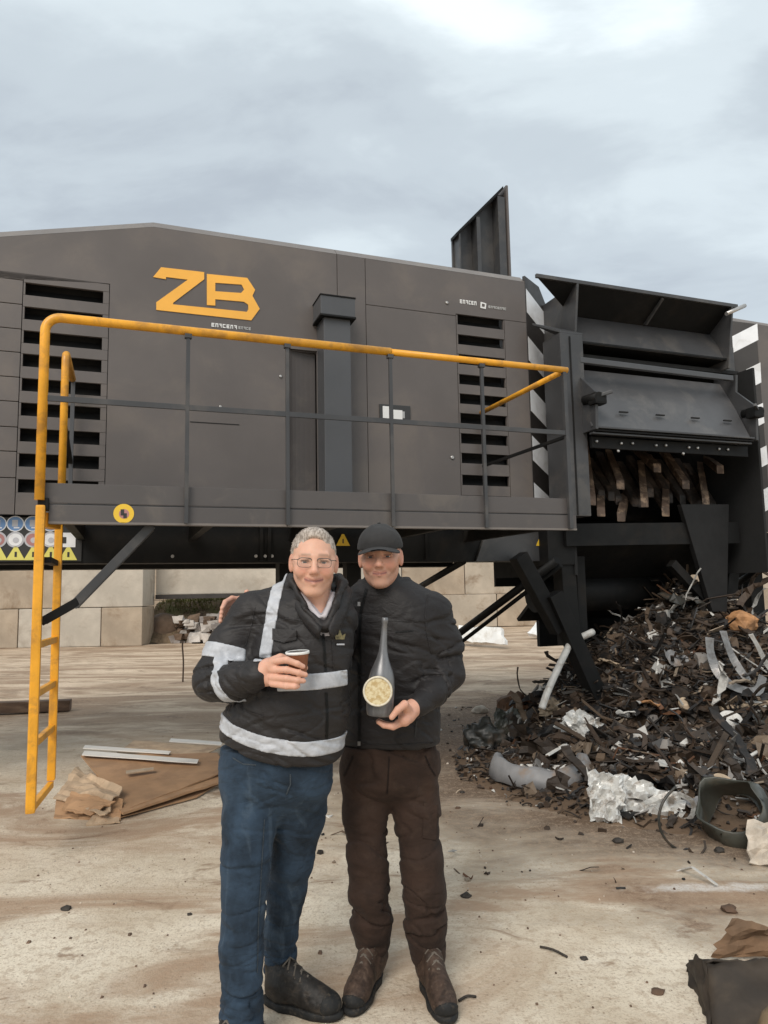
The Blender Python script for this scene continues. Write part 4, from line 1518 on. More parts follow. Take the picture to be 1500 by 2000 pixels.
for (p_, q_, lab) in (((990, 1408), (1030, 1432), 'short pale wood stick beside the dark bag'), ((1012, 1398), (1062, 1428), 'longer pale wood stick beside the dark bag')):
    P0, P1 = on_heap(*p_) + Vector((0, 0, .06)), on_heap(*q_) + Vector((0, 0, .03))
    o = MB().bar((0, 0, 0), P1 - P0, .05, .03).build('wood_stick', WOOD_P, None, .006)
    o.location = P0
    tag(o, lab, 'stick', Gs)
p = on_heap(1130, 1428)
o = lump('paper_ball', p + Vector((0, -.05, 0)), (.18, .13, .12), FOIL, .5, 2.6, 12.0, 4)
tag(o, 'shredded white paper ball at the foot of the heap', 'paper', Gs)
p = on_heap(1080, 1395)
o = lump('paper_ball', p + Vector((0, -.02, 0)), (.13, .1, .09), mat('scrap_tan', (.30, .235, .165), .8, var=.4, vscale=9, bump=.5), .5, 2.6, 15.0, 4)
tag(o, 'tan crumpled paper ball left of the white one', 'paper', Gs)
for (p_, q_, r, m_, lab) in (((1405, 1392), (1520, 1378), .026, WOOD_P, 'pale round pole lying across the right of the heap'),
                             ((1425, 1452), (1520, 1470), .018, W_PLAST, 'thin white rod at the right edge below the round lid'),
                             ((1440, 1500), (1490, 1470), .014, W_PLAST, 'short white rod crossing the thin rod at the right edge'),
                             ((1200, 1262), (1248, 1300), .03, ALU, 'short silver tube half buried in the heap')):
    P0, P1 = on_heap(*p_) + Vector((0, -.02, .04)), on_heap(*q_) + Vector((0, -.02, .04))
    o = rel_tube('rod', [P0, P1], r, m_, 8, 0)
    tag(o, lab, 'rod', Gs)
# bigger torn plates breaking up the slope
plates = ((1185, 1180, .20, DARK_PL, 'dark torn rubber flap under the chute'), (1225, 1215, .18, DARK_PL, 'dark bent plate left of the chute centre'), (1330, 1190, .22, DARK_PL, 'dark torn mat under the chute, right part'),
          (1190, 1310, .12, WOOD_P, 'pale splintered board low on the heap'), (1320, 1300, .14, GREY_PL, 'grey broken panel in the middle of the heap'), (1260, 1385, .10, WOOD_O, 'orange wood splinter at the foot of the heap'),
          (1480, 1420, .14, DARK_PL, 'dark plastic shard right of the round lid'), (1350, 1450, .10, GREY_PL, 'grey plastic shard below the middle of the heap'), (1150, 1360, .10, DARK_PL, 'black plastic shard near the machine leg'),
          (1220, 1405, .09, W_PLAST, 'white plastic shard right of the paper ball'), (1465, 1560, .11, DARK_PL, 'black shard above the olive tub'), (1360, 1580, .10, GREY_PL, 'grey shard left of the olive tub'))
for k, (px, py, s, m_, lab) in enumerate(plates):
    p = on_heap(px, py)
    rz = (k * 1.7) % 3.1
    R = Matrix.Rotation(rz, 3, 'Z') @ Matrix.Rotation(.5 + .3 * sin(k * 2.1), 3, 'X')
    o = grid_sheet('torn_plate', [p + R @ Vector(v) + Vector((0, -.05, .03 + s * .35)) for v in ((-s, -.6 * s, 0), (s * .8, -.7 * s, 0), (s, .6 * s, 0), (-.8 * s, .7 * s, 0))], m_, .008, 7, 6, s * .35, 3, k * 1.9, ragged=.14)
    tag(o, lab, 'scrap plate', Gs)

# ================================================================== FOAM SLABS, TIMBER, RUBBLE FAR BACK
FOAM = mat('foam_white', (.78, .78, .76), .8, var=.05, bump=.3, bscale=12, bdist=.02, dirt=(.45, .38, .30), dirt_amt=.4, dirt_scale=3)
p0, p1 = ground_at(900, 1262), ground_at(992, 1268)
o = grid_sheet('foam_slab', [p0 + Vector((0, 0, .10)), p1 + Vector((0, 0, .10)), p1 + Vector((-.05, .25, .48)), p0 + Vector((.05, .25, .46))], FOAM, .12, 10, 4, .05, 4, 1.0, ragged=.06)
tag(o, 'white foam slab lying on the mud behind the capped man, nearer one', 'foam', 'white foam slabs on the mud')
p0, p1 = ground_at(1030, 1248), ground_at(1086, 1253)
o = grid_sheet('foam_slab', [p0 + Vector((0, 0, .18)), p1 + Vector((0, 0, .05)), p1 + Vector((0, .3, .50)), p0 + Vector((.35, .3, .46))], FOAM, .12, 8, 4, .06, 4, 2.0, ragged=.08)
tag(o, 'broken white foam slab on the mud beside the machine leg, farther one', 'foam', 'white foam slabs on the mud')
TIMB = mat('old_timber', (.10, .060, .038), .85, var=.3, vscale=3, bump=.5, bscale=18, bdist=.006, stretch=(.3, 3, 3), dirt=(.22, .15, .10), dirt_amt=.5)
a, b = ground_at(-60, 1398), ground_at(138, 1387)
o = MB().bar(Vector((0, 0, .09)), (b - a) + Vector((0, 0, .07)), .16, .14).build('timber_beam', TIMB, None, .012)
o.location = a
tag(o, 'dark timber beam lying on the mud at the left edge', 'beam')
MUDB = mat('mud_block', (.135, .09, .06), .95, var=.3, vscale=2, bump=.8, bscale=9, bdist=.04)
p = ground_at(318, 1254)
o = lump('earth_clod', p, (.62, .5, .62), MUDB, .10, 1.3, 2.2, 3, True)
tag(o, 'large brown block of compacted earth in the wall gap', 'clod')
rnd = random.Random(5)
RUB = [mat('rubble_pale', (.46, .42, .38), .9, var=.3, vscale=3, bump=.5, bscale=12, bdist=.02), MUDB, mat('rubble_grey', (.25, .22, .20), .9, var=.3, vscale=3, bump=.5, bscale=12, bdist=.02)]
bm = bmesh.new()
for k in range(150):
    px, py = rnd.uniform(345, 450), rnd.uniform(1225, 1262)
    p = ground_at(px, 1256) + Vector((0, rnd.uniform(-.3, .8), 0))
    t = rnd.random()
    s = rnd.uniform(.06, .20)
    v0 = [bm.verts.new(p + Vector((sx * s * rnd.uniform(.5, 1.1), sy * s * rnd.uniform(.5, 1), (.75 * t * t) + s * .8 * (sz + .6) * rnd.uniform(.4, 1)))) for sx, sy, sz in ((-1, -1, -1), (1, -1, -1), (1, 1, -1), (-1, 1, -1), (-1, -1, 1), (1, -1, 1), (1, 1, 1), (-1, 1, 1))]
    mi = 0 if rnd.random() < .35 else (1 if rnd.random() < .5 else 2)
    for f in ((3, 2, 1, 0), (4, 5, 6, 7), (0, 1, 5, 4), (1, 2, 6, 5), (2, 3, 7, 6), (3, 0, 4, 7)):
        bm.faces.new([v0[i] for i in f]).material_index = mi
me = bpy.data.meshes.new('rubble')
bm.to_mesh(me)
bm.free()
for m_ in RUB:
    me.materials.append(m_)
o = link_mesh('rubble', me)
tag(o, 'small heap of broken pale rubble in front of the grassy bank', 'rubble', kind='stuff')
p = ground_at(357, 1334)
o = rel_tube('steel_rod', [p, p + Vector((0, .02, .35)), p + Vector((-.02, .02, .62)), p + Vector((.0, 0, .70))], .014, mat('rusty_rod', (.07, .045, .03), .8), 8)
tag(o, 'thin rusty rod standing upright in the mud left of the men', 'rod')

# ladder against the far wall, right of the heap
p = ground_at(1462, 1222)
p.y = 22.0
p = Vector((at(1432, 1150, 22.0).x, 22.0, 0))
p2_ = Vector((at(1466, 1150, 22.0).x, 22.0, 0))
LD = mat('dark_ladder', (.02, .018, .016), .6)
ldr = MB().bar((0, 0, 0), (0, .1, 2.9), .05, .05, (1, 0, 0)).build('site_ladder', LD)
ldr.location = p
tag(ldr, 'dark upright ladder standing by the tan wall at the right edge', 'ladder')
w_ = p2_.x - p.x
MB().bar((w_, 0, 0), (w_, .1, 2.9), .05, .05, (1, 0, 0)).build('stile', LD, ldr)
for k in range(9):
    MB().bar((.03, .01 * k, .3 + .3 * k), (w_ - .03, .01 * k, .3 + .3 * k), .03, .03).build('rung', LD, ldr)

# ================================================================== CARDBOARD LEFT
Gc = 'flattened cardboard beside the ladder'


def card(label, q, m=CARD, th=.008, amp=.012, seed=0.0, nx=10, ny=7, fn=None, ragged=.0, name='cardboard_sheet', cat='cardboard'):
    o_ = grid_sheet(name, [ground_at(px, py, z) for px, py, z in q], m, th, nx, ny, amp, 3.0, seed, fn, None, False, ragged)
    return tag(o_, label, cat, Gc)


card('lowest brown cardboard sheet of the stack, flat on the concrete', ((205, 1606, .012), (385, 1558, .012), (430, 1530, .012), (250, 1560, .012)), CARD, .006, .004, 1)
card('thick brown cardboard sheet in the middle of the stack', ((240, 1592, .04), (436, 1528, .05), (440, 1490, .05), (170, 1520, .06)), CARD, .016, .008, 2)
card('large brown cardboard sheet on top of the stack, behind the jeans', ((247, 1575, .075), (440, 1508, .085), (425, 1472, .085), (158, 1478, .115)), CARD, .010, .010, 3, fn=lambda u, v: Vector((0, 0, -.03 * (1 - u) * (1 - v))))
card('small brown cardboard flap at the back of the stack', ((228, 1470, .09), (390, 1478, .085), (432, 1458, .08), (262, 1446, .09)), CARD_L, .008, .012, 4)
card('pale folded cardboard piece crumpled beside the ladder foot', ((104, 1560, .07), (150, 1500, .15), (240, 1540, .13), (205, 1592, .06)), CARD_L, .008, .045, 5, 12, 10, ragged=.08)
card('brown cardboard side panel under the pale folded piece', ((105, 1596, .01), (235, 1602, .01), (240, 1560, .10), (112, 1548, .08)), CARD, .010, .02, 6, 8, 6)
card('torn pale cardboard corner lying in front of the stack', ((168, 1612, .008), (235, 1606, .012), (226, 1572, .055), (188, 1578, .06)), CARD_L, .007, .012, 7, ragged=.08)
card('narrow cardboard fold at the left of the stack', ((120, 1582, .05), (178, 1594, .03), (226, 1566, .11), (140, 1546, .12)), CARD, .008, .02, 8, ragged=.05)
WS = mat('white_strip', (.74, .70, .64), .6, var=.08, bump=.1)
card('long white strip lying across the cardboard stack, front one', ((160, 1474, .150), (385, 1490, .125), (388, 1483, .125), (165, 1466, .150)), WS, .006, .002, 9, 12, 2, name='white_strip', cat='strip')
card('long white strip lying across the cardboard stack, rear one', ((162, 1461, .150), (330, 1472, .125), (334, 1467, .125), (166, 1455, .150)), WS, .006, .002, 10, 12, 2, name='white_strip', cat='strip')
card('short white strip behind the cardboard stack', ((330, 1449, .09), (432, 1456, .09), (434, 1450, .09), (334, 1443, .09)), WS, .006, .002, 11, 8, 2, name='white_strip', cat='strip')
card('pale wood splinter lying on the top cardboard sheet', ((246, 1512, .12), (300, 1504, .12), (300, 1500, .12), (246, 1507, .12)), WOOD_P, .008, .004, 12, 6, 2, name='wood_splinter', cat='splinter')

# ================================================================== DARK BOX AND PAPER, BOTTOM RIGHT
BRD = mat('dark_board', (.036, .025, .016), .7, var=.3, vscale=5, bump=.35, bscale=30, dirt=(.07, .05, .032), dirt_amt=.6, dirt_scale=4)
PAP = mat('brown_paper', (.17, .10, .055), .85, var=.3, vscale=6, bump=.4, bscale=20, bdist=.006)
q0 = at(1384, 2010, 2.58)
q1 = at(1382, 1905, 2.80)
q2 = at(1395, 1874, 2.90)
q3 = at(1520, 1905, 2.80)
bx = empty('dark_sack', (q0.x, q0.y, 0))
tag(bx, 'dark brown crushed sack in the bottom right corner', 'sack')
L_ = lambda v: Vector(v) - Vector((q0.x, q0.y, 0))
grid = lambda nm, cs, m_, sd: grid_sheet(nm, cs, m_, .008, 12, 10, .022, 3.2, sd, None, bx, True)
zf = max(q1.z, .04)
grid('sack_front', [L_((q0.x, 2.55, 0)), L_((q0.x + .42, 2.52, 0)), L_((q3.x + .08, 2.79, zf + .05)), L_((q1.x, 2.80, zf + .04))], BRD, 1)
grid('sack_side', [L_((q0.x, 2.55, -.002)), L_((q1.x - .01, 2.98, -.002)), L_((q1.x + .0, 2.92, zf + .02)), L_((q1.x, 2.80, zf + .04))], BRD, 2)
grid('sack_back', [L_((q1.x, 2.80, zf + .04)), L_((q3.x + .08, 2.79, zf + .05)), L_((q3.x + .10, 2.97, .0)), L_((q1.x - .01, 2.98, .0))], BRD, 3)
p = at(1435, 1885, 2.98)
o = grid_sheet('brown_paper', [Vector((p.x - .06, 3.06, .01)), Vector((p.x + .34, 3.0, .02)), Vector((p.x + .30, 3.06, p.z + .10)), Vector((p.x + .03, 3.07, p.z + .13))], PAP, .004, 10, 8, .05, 3, 3.3, ragged=.1)
o.location.z = max(o.location.z, .06)
tag(o, 'crumpled brown wrapping paper behind the dark box', 'paper')
p = at(1500, 1985, 2.5)
o = lump('paper_bag', Vector((p.x + .08, 2.48, 0)), (.13, .10, .085), mat('tan_bag', (.23, .16, .09), .8, var=.25, vscale=6, bump=.4, bscale=20), .2, 1.6, 4.4, 3, True)
tag(o, 'tan crumpled paper bag at the right edge in front of the dark box', 'bag')

# ================================================================== STONES AND GRIT ON THE CONCRETE
stones = ((130, 1777, .022, 'small black stone on the concrete at the far left'), (370, 1787, .011, 'tiny black stone left of the jeans'), (903, 1549, .017, 'flat black pebble right of the brown trousers'),
          (894, 1579, .016, 'reddish chip just below the flat black pebble'), (910, 1752, .022, 'dark curled chip on the concrete right of the brown trousers'), (1208, 1645, .028, 'dark flat chip below the crumpled foil'),
          (1405, 1663, .026, 'black stone left of the pale crumpled sheet'), (1425, 1780, .03, 'dark brown clod at the right of the concrete'), (1140, 1874, .014, 'small brown chip near the dark box'),
          (1285, 1940, .02, 'dark brown clod left of the dark box'))
for k, (px, py, r, lab) in enumerate(stones):
    p = ground_at(px, py)
    o = lump('stone', p + Vector((0, 0, -.002)), (r * 1.25, r, r * .7), STONE_D if k not in (3, 7, 9) else mat('clod_brown', (.10, .06, .038), .9, var=.3), .3, 1.6, k * 3.1, 2)
    tag(o, lab, 'stone', 'stones on the concrete')
for k, (pa, pb, lab) in enumerate((((1055, 1852), (1108, 1872), 'short dark twig on the concrete right of the brown boots'), ((896, 1958), (930, 1950), 'dark twig lying right next to the brown boot'),)):
    P0, P1 = ground_at(*pa) + Vector((0, 0, .006)), ground_at(*pb) + Vector((0, 0, .006))
    o = rel_tube('twig', [P0, P0.lerp(P1, .5) + Vector((0, .01, .004)), P1], .005, STONE_D, 6, 3)
    tag(o, lab, 'twig')
rnd = random.Random(21)
bm = bmesh.new()
for k in range(1500):
    x = rnd.uniform(-2.6, 3.0)
    y = rnd.uniform(2.2, 8.0)
    dens = .5 + .5 * mnoise.noise(Vector((x * .9, y * .9, 9)))
    if rnd.random() > dens:
        continue
    s = rnd.uniform(.0015, .006) * (1.8 if rnd.random() < .08 else 1)
    p = Vector((x, y, gz(x, y)))
    v0 = [bm.verts.new(p + Vector((sx * s * rnd.uniform(.6, 1.2), sy * s * rnd.uniform(.6, 1.2), (sz + .7) * s * .6))) for sx, sy, sz in ((-1, -1, -1), (1, -1, -1), (1, 1, -1), (-1, 1, -1), (-.7, -.7, 1), (.7, -.7, 1), (.7, .7, 1), (-.7, .7, 1))]
    mi = 0 if rnd.random() < .6 else 1
    for f in ((4, 5, 6, 7), (0, 1, 5, 4), (1, 2, 6, 5), (2, 3, 7, 6), (3, 0, 4, 7)):
        bm.faces.new([v0[i] for i in f]).material_index = mi
me = bpy.data.meshes.new('grit')
bm.to_mesh(me)
bm.free()
me.materials.append(mat('grit_brown', (.14, .09, .06), .9, var=.3, vscale=5))
me.materials.append(mat('grit_pale', (.5, .43, .35), .9, var=.3, vscale=5))
o = link_mesh('grit', me)
tag(o, 'loose grit scattered over the concrete', 'grit', kind='stuff')

# ================================================================== SMOOTH BODIES (implicit surfaces meshed in numpy)
def V3(p):
    return np.array((p[0], p[1], p[2]), float)


def _hash(ix, iy, iz):
    h = (ix * 374761393 + iy * 668265263 + iz * 2147483647 + 1013904223) & 0xFFFFFFFF
    h = ((h ^ (h >> 13)) * 1274126177) & 0xFFFFFFFF
    h = h ^ (h >> 16)
    return (h & 0xFFFF) / 32767.5 - 1.0


def vnoise(p):
    i = np.floor(p).astype(np.int64)
    f = p - i
    f = f * f * (3 - 2 * f)
    r = 0
    for dx in (0, 1):
        for dy in (0, 1):
            for dz in (0, 1):
                w = (f[..., 0] if dx else 1 - f[..., 0]) * (f[..., 1] if dy else 1 - f[..., 1]) * (f[..., 2] if dz else 1 - f[..., 2])
                r = r + w * _hash(i[..., 0] + dx, i[..., 1] + dy, i[..., 2] + dz)
    return r


def smin(a, b, k):
    if k <= 0:
        return np.minimum(a, b)
    h = np.maximum(k - np.abs(a - b), 0) / k
    return np.minimum(a, b) - h * h * k * 0.25


def smax(a, b, k):
    return -smin(-a, -b, k)


class Node:
    def __init__(s, f, c, r, fp=None):
        s.fp = fp
        s.f, s.c, s.r = f, np.asarray(c, float), float(r)


def n_cap(a, b, ra, rb=None):
    a, b = V3(a), V3(b)
    rb = ra if rb is None else rb
    ba = b - a
    L2 = max(1e-12, ba @ ba)

    def f(p):
        h = np.clip(((p - a) @ ba) / L2, 0, 1)
        return np.linalg.norm(p - a - h[..., None] * ba, axis=-1) - (ra + (rb - ra) * h)
    return Node(f, (a + b) / 2, sqrt(L2) / 2 + max(ra, rb))


def n_ell(c, r, R=None):
    c, r = V3(c), np.asarray(r, float)
    R = None if R is None else np.asarray(R, float)

    def f(p):
        q = p - c
        if R is not None:
            q = q @ R
        k0 = np.linalg.norm(q / r, axis=-1)
        k1 = np.linalg.norm(q / (r * r), axis=-1)
        return k0 * (k0 - 1) / np.maximum(k1, 1e-6)
    return Node(f, c, r.max())


def n_loft(st, yaw=0.0, sq=2.0):
    """torso-like column: st = [(cx, cy, z, half width, half depth)] sorted by z"""
    st = sorted(st, key=lambda s_: s_[2])
    A = np.array(st, float)
    zs = np.linspace(A[0, 2], A[-1, 2], 60)
    T = np.zeros((60, 5))
    for k in range(5):
        T[:, k] = np.interp(zs, A[:, 2], A[:, k])
    ker = np.array([1, 2, 3, 2, 1]) / 9
    for k in (0, 1, 3, 4):
        T[:, k] = np.convolve(np.pad(T[:, k], 2, mode='edge'), ker, 'valid')
    z0, z1 = zs[0], zs[-1]
    cyw, syw = cos(yaw), sin(yaw)

    def f(p):
        z = p[..., 2]
        cx_ = np.interp(z, zs, T[:, 0])
        cy_ = np.interp(z, zs, T[:, 1])
        a = np.interp(z, zs, T[:, 3])
        b = np.interp(z, zs, T[:, 4])
        X = p[..., 0] - cx_
        Y = p[..., 1] - cy_
        x = X * cyw + Y * syw
        y = -X * syw + Y * cyw
        ex = np.abs(x) / a
        ey = np.abs(y) / b
        k = (ex ** sq + ey ** sq) ** (1 / sq)
        d = (k - 1) * np.minimum(a, b)
        dz = np.maximum(z0 - z, z - z1)
        return np.maximum(d, dz)
    c = A[:, :3].mean(0)
    return Node(f, c, np.linalg.norm(A[-1, :3] - A[0, :3]) / 2 + A[:, 3].max() + .03)


def n_box(c, h, r, R=None):
    c, h = V3(c), np.asarray(h, float)
    R = None if R is None else np.asarray(R, float)

    def f(p):
        q = p - c
        if R is not None:
            q = q @ R
        q = np.abs(q) - (h - r)
        return np.linalg.norm(np.maximum(q, 0), axis=-1) + np.minimum(q.max(axis=-1), 0) - r
    return Node(f, c, np.linalg.norm(h) + r)


def n_plane(p0, n):
    p0, n = V3(p0), V3(n)
    n = n / np.linalg.norm(n)
    return Node(lambda p: (p - p0) @ n, p0, 1e9)


class Field:
    def __init__(s):
        s.ops = []

    def u(s, node, k=0.02):
        s.ops.append(('u', node, k))
        return s

    def sub(s, node, k=0.01):
        s.ops.append(('s', node, k))
        return s

    def inter(s, node, k=0.004):
        s.ops.append(('i', node, k))
        return s

    def disp(s, fn):
        s.ops.append(('d', fn, 0))
        return s

    def chain(s, pts, k=0.03):
        """pts: [(xyz, r), ...]"""
        for (a, ra), (b, rb) in zip(pts, pts[1:]):
            s.u(n_cap(a, b, ra, rb), k)
        return s

    def __call__(s, p, c=None, R=0.0):
        d = np.full(p.shape[:-1], 1.0)
        for op, nd, k in s.ops:
            if op == 'd':
                m = np.abs(d) < 0.022
                if m.any():
                    d[m] = nd(p[m], d[m])
                continue
            if c is not None and nd.r < 1e8 and np.linalg.norm(nd.c - c) - nd.r > R + 0.06 + k:
                continue
            v = nd.f(p) if nd.fp is None or c is None else nd.fp(p, c, R)
            if op == 'u':
                d = smin(d, v, k)
            elif op == 's':
                d = smax(d, -v, k)
            else:
                d = smax(d, v, k)
        return d


def group_node(field, o, R, c, r):
    """a field written in its own frame, placed at o with axes = columns of R"""
    o, R = V3(o), np.asarray(R, float)
    return Node(lambda p: field((p - o) @ R), V3(o) + R @ np.asarray(c, float), r)


def mesh_field(field, lo, hi, vox, relax=1):
    lo, hi = np.asarray(lo, float), np.asarray(hi, float)
    N = 14
    B = N * vox
    nb = np.ceil((hi - lo) / B).astype(int)
    g = np.stack(np.meshgrid(*[np.arange(n) for n in nb], indexing='ij'), -1).reshape(-1, 3)
    cen = lo + (g + 0.5) * B
    dc = field(cen)
    Rb = B * 0.8661
    act = g[np.abs(dc) < Rb + 0.018]
    dims = nb * N + 2
    def cid(i, j, k):
        return (i.astype(np.int64) * dims[1] + j) * dims[2] + k
    loc = np.stack(np.meshgrid(*[np.arange(N + 1)] * 3, indexing='ij'), -1)
    cells_id, cells_p, quads = [], [], []
    corners = [(a, b, c) for a in (0, 1) for b in (0, 1) for c in (0, 1)]
    edges = [(a, b) for a in range(8) for b in range(a + 1, 8) if sum(x != y for x, y in zip(corners[a], corners[b])) == 1]
    for blk in act:
        base = blk * N
        p = lo + (loc + base) * vox
        cb = lo + (base + N / 2) * vox
        d = field(p, cb, Rb)
        s = d < 0
        if s.all() or not s.any():
            continue
        cs = np.stack([s[a:N + a, b:N + b, c:N + c] for a, b, c in corners], -1)
        cnt = cs.sum(-1)
        idx = np.argwhere((cnt > 0) & (cnt < 8))
        if len(idx) == 0:
            continue
        dv = np.stack([d[idx[:, 0] + a, idx[:, 1] + b, idx[:, 2] + c] for a, b, c in corners], -1)
        acc = np.zeros((len(idx), 3))
        w = np.zeros(len(idx))
        for a, b in edges:
            da, db = dv[:, a], dv[:, b]
            m = (da < 0) != (db < 0)
            t = np.where(m, da / np.where(m, da - db, 1), 0)
            pa, pb = np.array(corners[a], float), np.array(corners[b], float)
            acc += np.where(m[:, None], pa + t[:, None] * (pb - pa), 0)
            w += m
        pos = lo + (idx + base + acc / w[:, None]) * vox
        gi = idx + base
        cells_id.append(cid(gi[:, 0], gi[:, 1], gi[:, 2]))
        cells_p.append(pos)
        for ax in range(3):
            sl0 = [slice(0, N)] * 3
            sl1 = [slice(0, N)] * 3
            sl1[ax] = slice(1, N + 1)
            a_, b_ = s[tuple(sl0)], s[tuple(sl1)]
            e = np.argwhere(a_ != b_)
            if len(e) == 0:
                continue
            flip = a_[e[:, 0], e[:, 1], e[:, 2]]
            ge = e + base
            o1, o2 = (ax + 1) % 3, (ax + 2) % 3
            q = []
            for s1, s2 in ((0, 0), (1, 0), (1, 1), (0, 1)):
                c_ = ge.copy()
                c_[:, o1] -= s1
                c_[:, o2] -= s2
                q.append(cid(c_[:, 0], c_[:, 1], c_[:, 2]))
            q = np.stack(q, -1)
            q[~flip] = q[~flip][:, ::-1]
            quads.append(q)
    ids = np.concatenate(cells_id)
    P = np.concatenate(cells_p)
    o = np.argsort(ids)
    ids, P = ids[o], P[o]
    Q = np.concatenate(quads)
    ix = np.clip(np.searchsorted(ids, Q), 0, len(ids) - 1)
    ok = (ids[ix] == Q).all(1)
    Q = ix[ok]
    for _ in range(relax):
        acc = np.zeros_like(P)
        w = np.zeros(len(P))
        for a, b in ((0, 1), (1, 2), (2, 3), (3, 0)):
            np.add.at(acc, Q[:, a], P[Q[:, b]])
            np.add.at(acc, Q[:, b], P[Q[:, a]])
            np.add.at(w, Q[:, a], 1)
            np.add.at(w, Q[:, b], 1)
        P = P * 0.5 + 0.5 * acc / np.maximum(w, 1)[:, None]
    return P, Q


def np_mesh(name, P, Q, material, parent=None, origin=None, cols=None):
    org = np.zeros(3) if origin is None else V3(origin)
    me = bpy.data.meshes.new(name)
    me.vertices.add(len(P))
    me.vertices.foreach_set('co', (P - org).astype(np.float32).ravel())
    me.loops.add(len(Q) * 4)
    me.loops.foreach_set('vertex_index', Q.astype(np.int32).ravel())
    me.polygons.add(len(Q))
    me.polygons.foreach_set('loop_start', np.arange(0, len(Q) * 4, 4, dtype=np.int32))
    me.polygons.foreach_set('use_smooth', np.ones(len(Q), dtype=bool))
    me.update(calc_edges=True)
    me.validate()
    if cols is not None:
        at_ = me.color_attributes.new('tone', 'FLOAT_COLOR', 'POINT')
        c4 = np.ones((len(P), 4), np.float32)
        c4[:, :3] = cols
        at_.data.foreach_set('color', c4.ravel())
    o = bpy.data.objects.new(name, me)
    COL.objects.link(o)
    me.materials.append(material)
    if parent is not None:
        o.parent = parent
    elif origin is not None:
        o.location = origin
    return o


def field_part(name, field, lo, hi, vox, material, parent, origin, relax=1):
    P, Q = mesh_field(field, lo, hi, vox, relax)
    return np_mesh(name, P, Q, material, parent, origin)


def folds(amp, scale, seed=0.0, mask=None, crease=0.8):
    """cloth folds: soft undulation with sharper valleys; scale is per axis or a 3x3 matrix"""
    sc = np.asarray(scale, float)

    def f(p, d):
        mk = None if mask is None else mask(p)
        if mk is not None and (mk < .05).any():
            k = mk >= .05
            if not k.any():
                return d
            d = d.copy()
            d[k] = core(p[k], d[k], mk[k])
            return d
        return core(p, d, mk)

    def core(p, d, mk):
        q = p * sc if sc.ndim == 1 else p @ sc
        q = q + 0.45 * np.sin(q[..., [1, 2, 0]] * 1.7 + seed) + 0.25 * np.sin(q[..., [2, 0, 1]] * 3.1 + seed * 1.3)
        n = vnoise(q + seed)
        n2 = vnoise(q * 1.9 + seed + 7.7)
        m = n + 0.45 * n2
        r = 0.42 * m - crease * np.exp(-(m / 0.11) ** 2) + 0.12 * n2 + 0.3 * np.exp(-((m - .3) / 0.2) ** 2)
        return d - (amp if mk is None else amp * mk) * r
    return f


def along(axis_, fa, fp):
    """stretch so that folds run across the given axis"""
    a = Vector(axis_).normalized()
    e1 = a.orthogonal().normalized()
    e2 = a.cross(e1)
    return np.array((a * fa, e1 * fp, e2 * fp)).T


def sub_node(field, pts, pad):
    P = np.array([V3(p) for p in pts])
    c = P.mean(0)
    return Node(lambda p: field(p), c, np.linalg.norm(P - c, axis=1).max() + pad, lambda p, c_, R: field(p, c_, R))


def blob_mask(c, r, lo=0.25):
    c = V3(c)
    return lambda p: lo + (1 - lo) * np.exp(-((p - c) ** 2).sum(-1) / (r * r))


# ------------------------------------------------------------------ cloth, skin and hair materials
def cloth_mat(name, col, rough=0.85, weave=420, var=0.18, bump=0.35, vs=6.0, dirt=None, dirt_amt=.3, spec=.3, sheen=0.03, crease=None):
    m, nt, bs = new_mat(name)
    t = NT(nt)
    tc = t.n('ShaderNodeTexCoord').outputs['Object']
    n1 = t.noise(tc, vs, 6, 0.6, 0.4)
    c = t.mix(t.ramp(n1, 0.3, 0.7), tuple(x * (1 - var) for x in col), tuple(x * (1 + var) for x in col))
    if dirt:
        c = t.mix(t.m('MULTIPLY', t.ramp(t.noise(tc, vs * 1.7, 8, 0.7, 0.6), 0.5, 0.68), dirt_amt), c, dirt)
    if crease:
        c = t.mix(t.m('MULTIPLY', t.ramp(t.noise(t.mapping(tc, (14, 14, 3)), 1.0, 6, 0.6, 0.8), 0.52, 0.70), .55), c, crease)
    t.link(c, bs.inputs['Base Color'])
    bs.inputs['Roughness'].default_value = rough
    bs.inputs['Specular IOR Level'].default_value = spec
    bs.inputs['Sheen Weight'].default_value = sheen
    bs.inputs['Sheen Roughness'].default_value = 0.5
    b1 = t.bump(t.noise(tc, weave, 2, 0.5), 0.25, 0.0012)
    b2 = t.bump(t.noise(t.mapping(tc, (1, 1, 1.8)), 16.0, 4, 0.55, 0.8), bump, 0.012, b1)
    t.link(b2, bs.inputs['Normal'])
    return m


JACKET_A = cloth_mat('black_work_jacket', (0.0150, 0.0125, 0.0122), 0.58, bump=.5, spec=.38)
JACKET_B = cloth_mat('black_softshell', (0.0130, 0.0108, 0.0108), 0.60, bump=.5, spec=.35)
DENIM = cloth_mat('blue_denim', (0.022, 0.038, 0.060), 0.9, weave=600, var=.5, vs=7, bump=.6, crease=(0.070, 0.100, 0.135))
BROWN_T = cloth_mat('brown_trousers', (0.031, 0.0170, 0.0115), 0.88, var=.28, vs=8, bump=.5, dirt=(0.052, 0.032, 0.022), dirt_amt=.5)
REFLECT = cloth_mat('silver_tape', (0.44, 0.45, 0.475), 0.42, weave=900, var=.16, vs=25, bump=.35, sheen=0)
SHIRT = cloth_mat('pale_shirt', (0.50, 0.47, 0.49), 0.9, bump=.2)
CAP_M = cloth_mat('charcoal_cap', (0.035, 0.034, 0.034), 0.9, bump=.15)


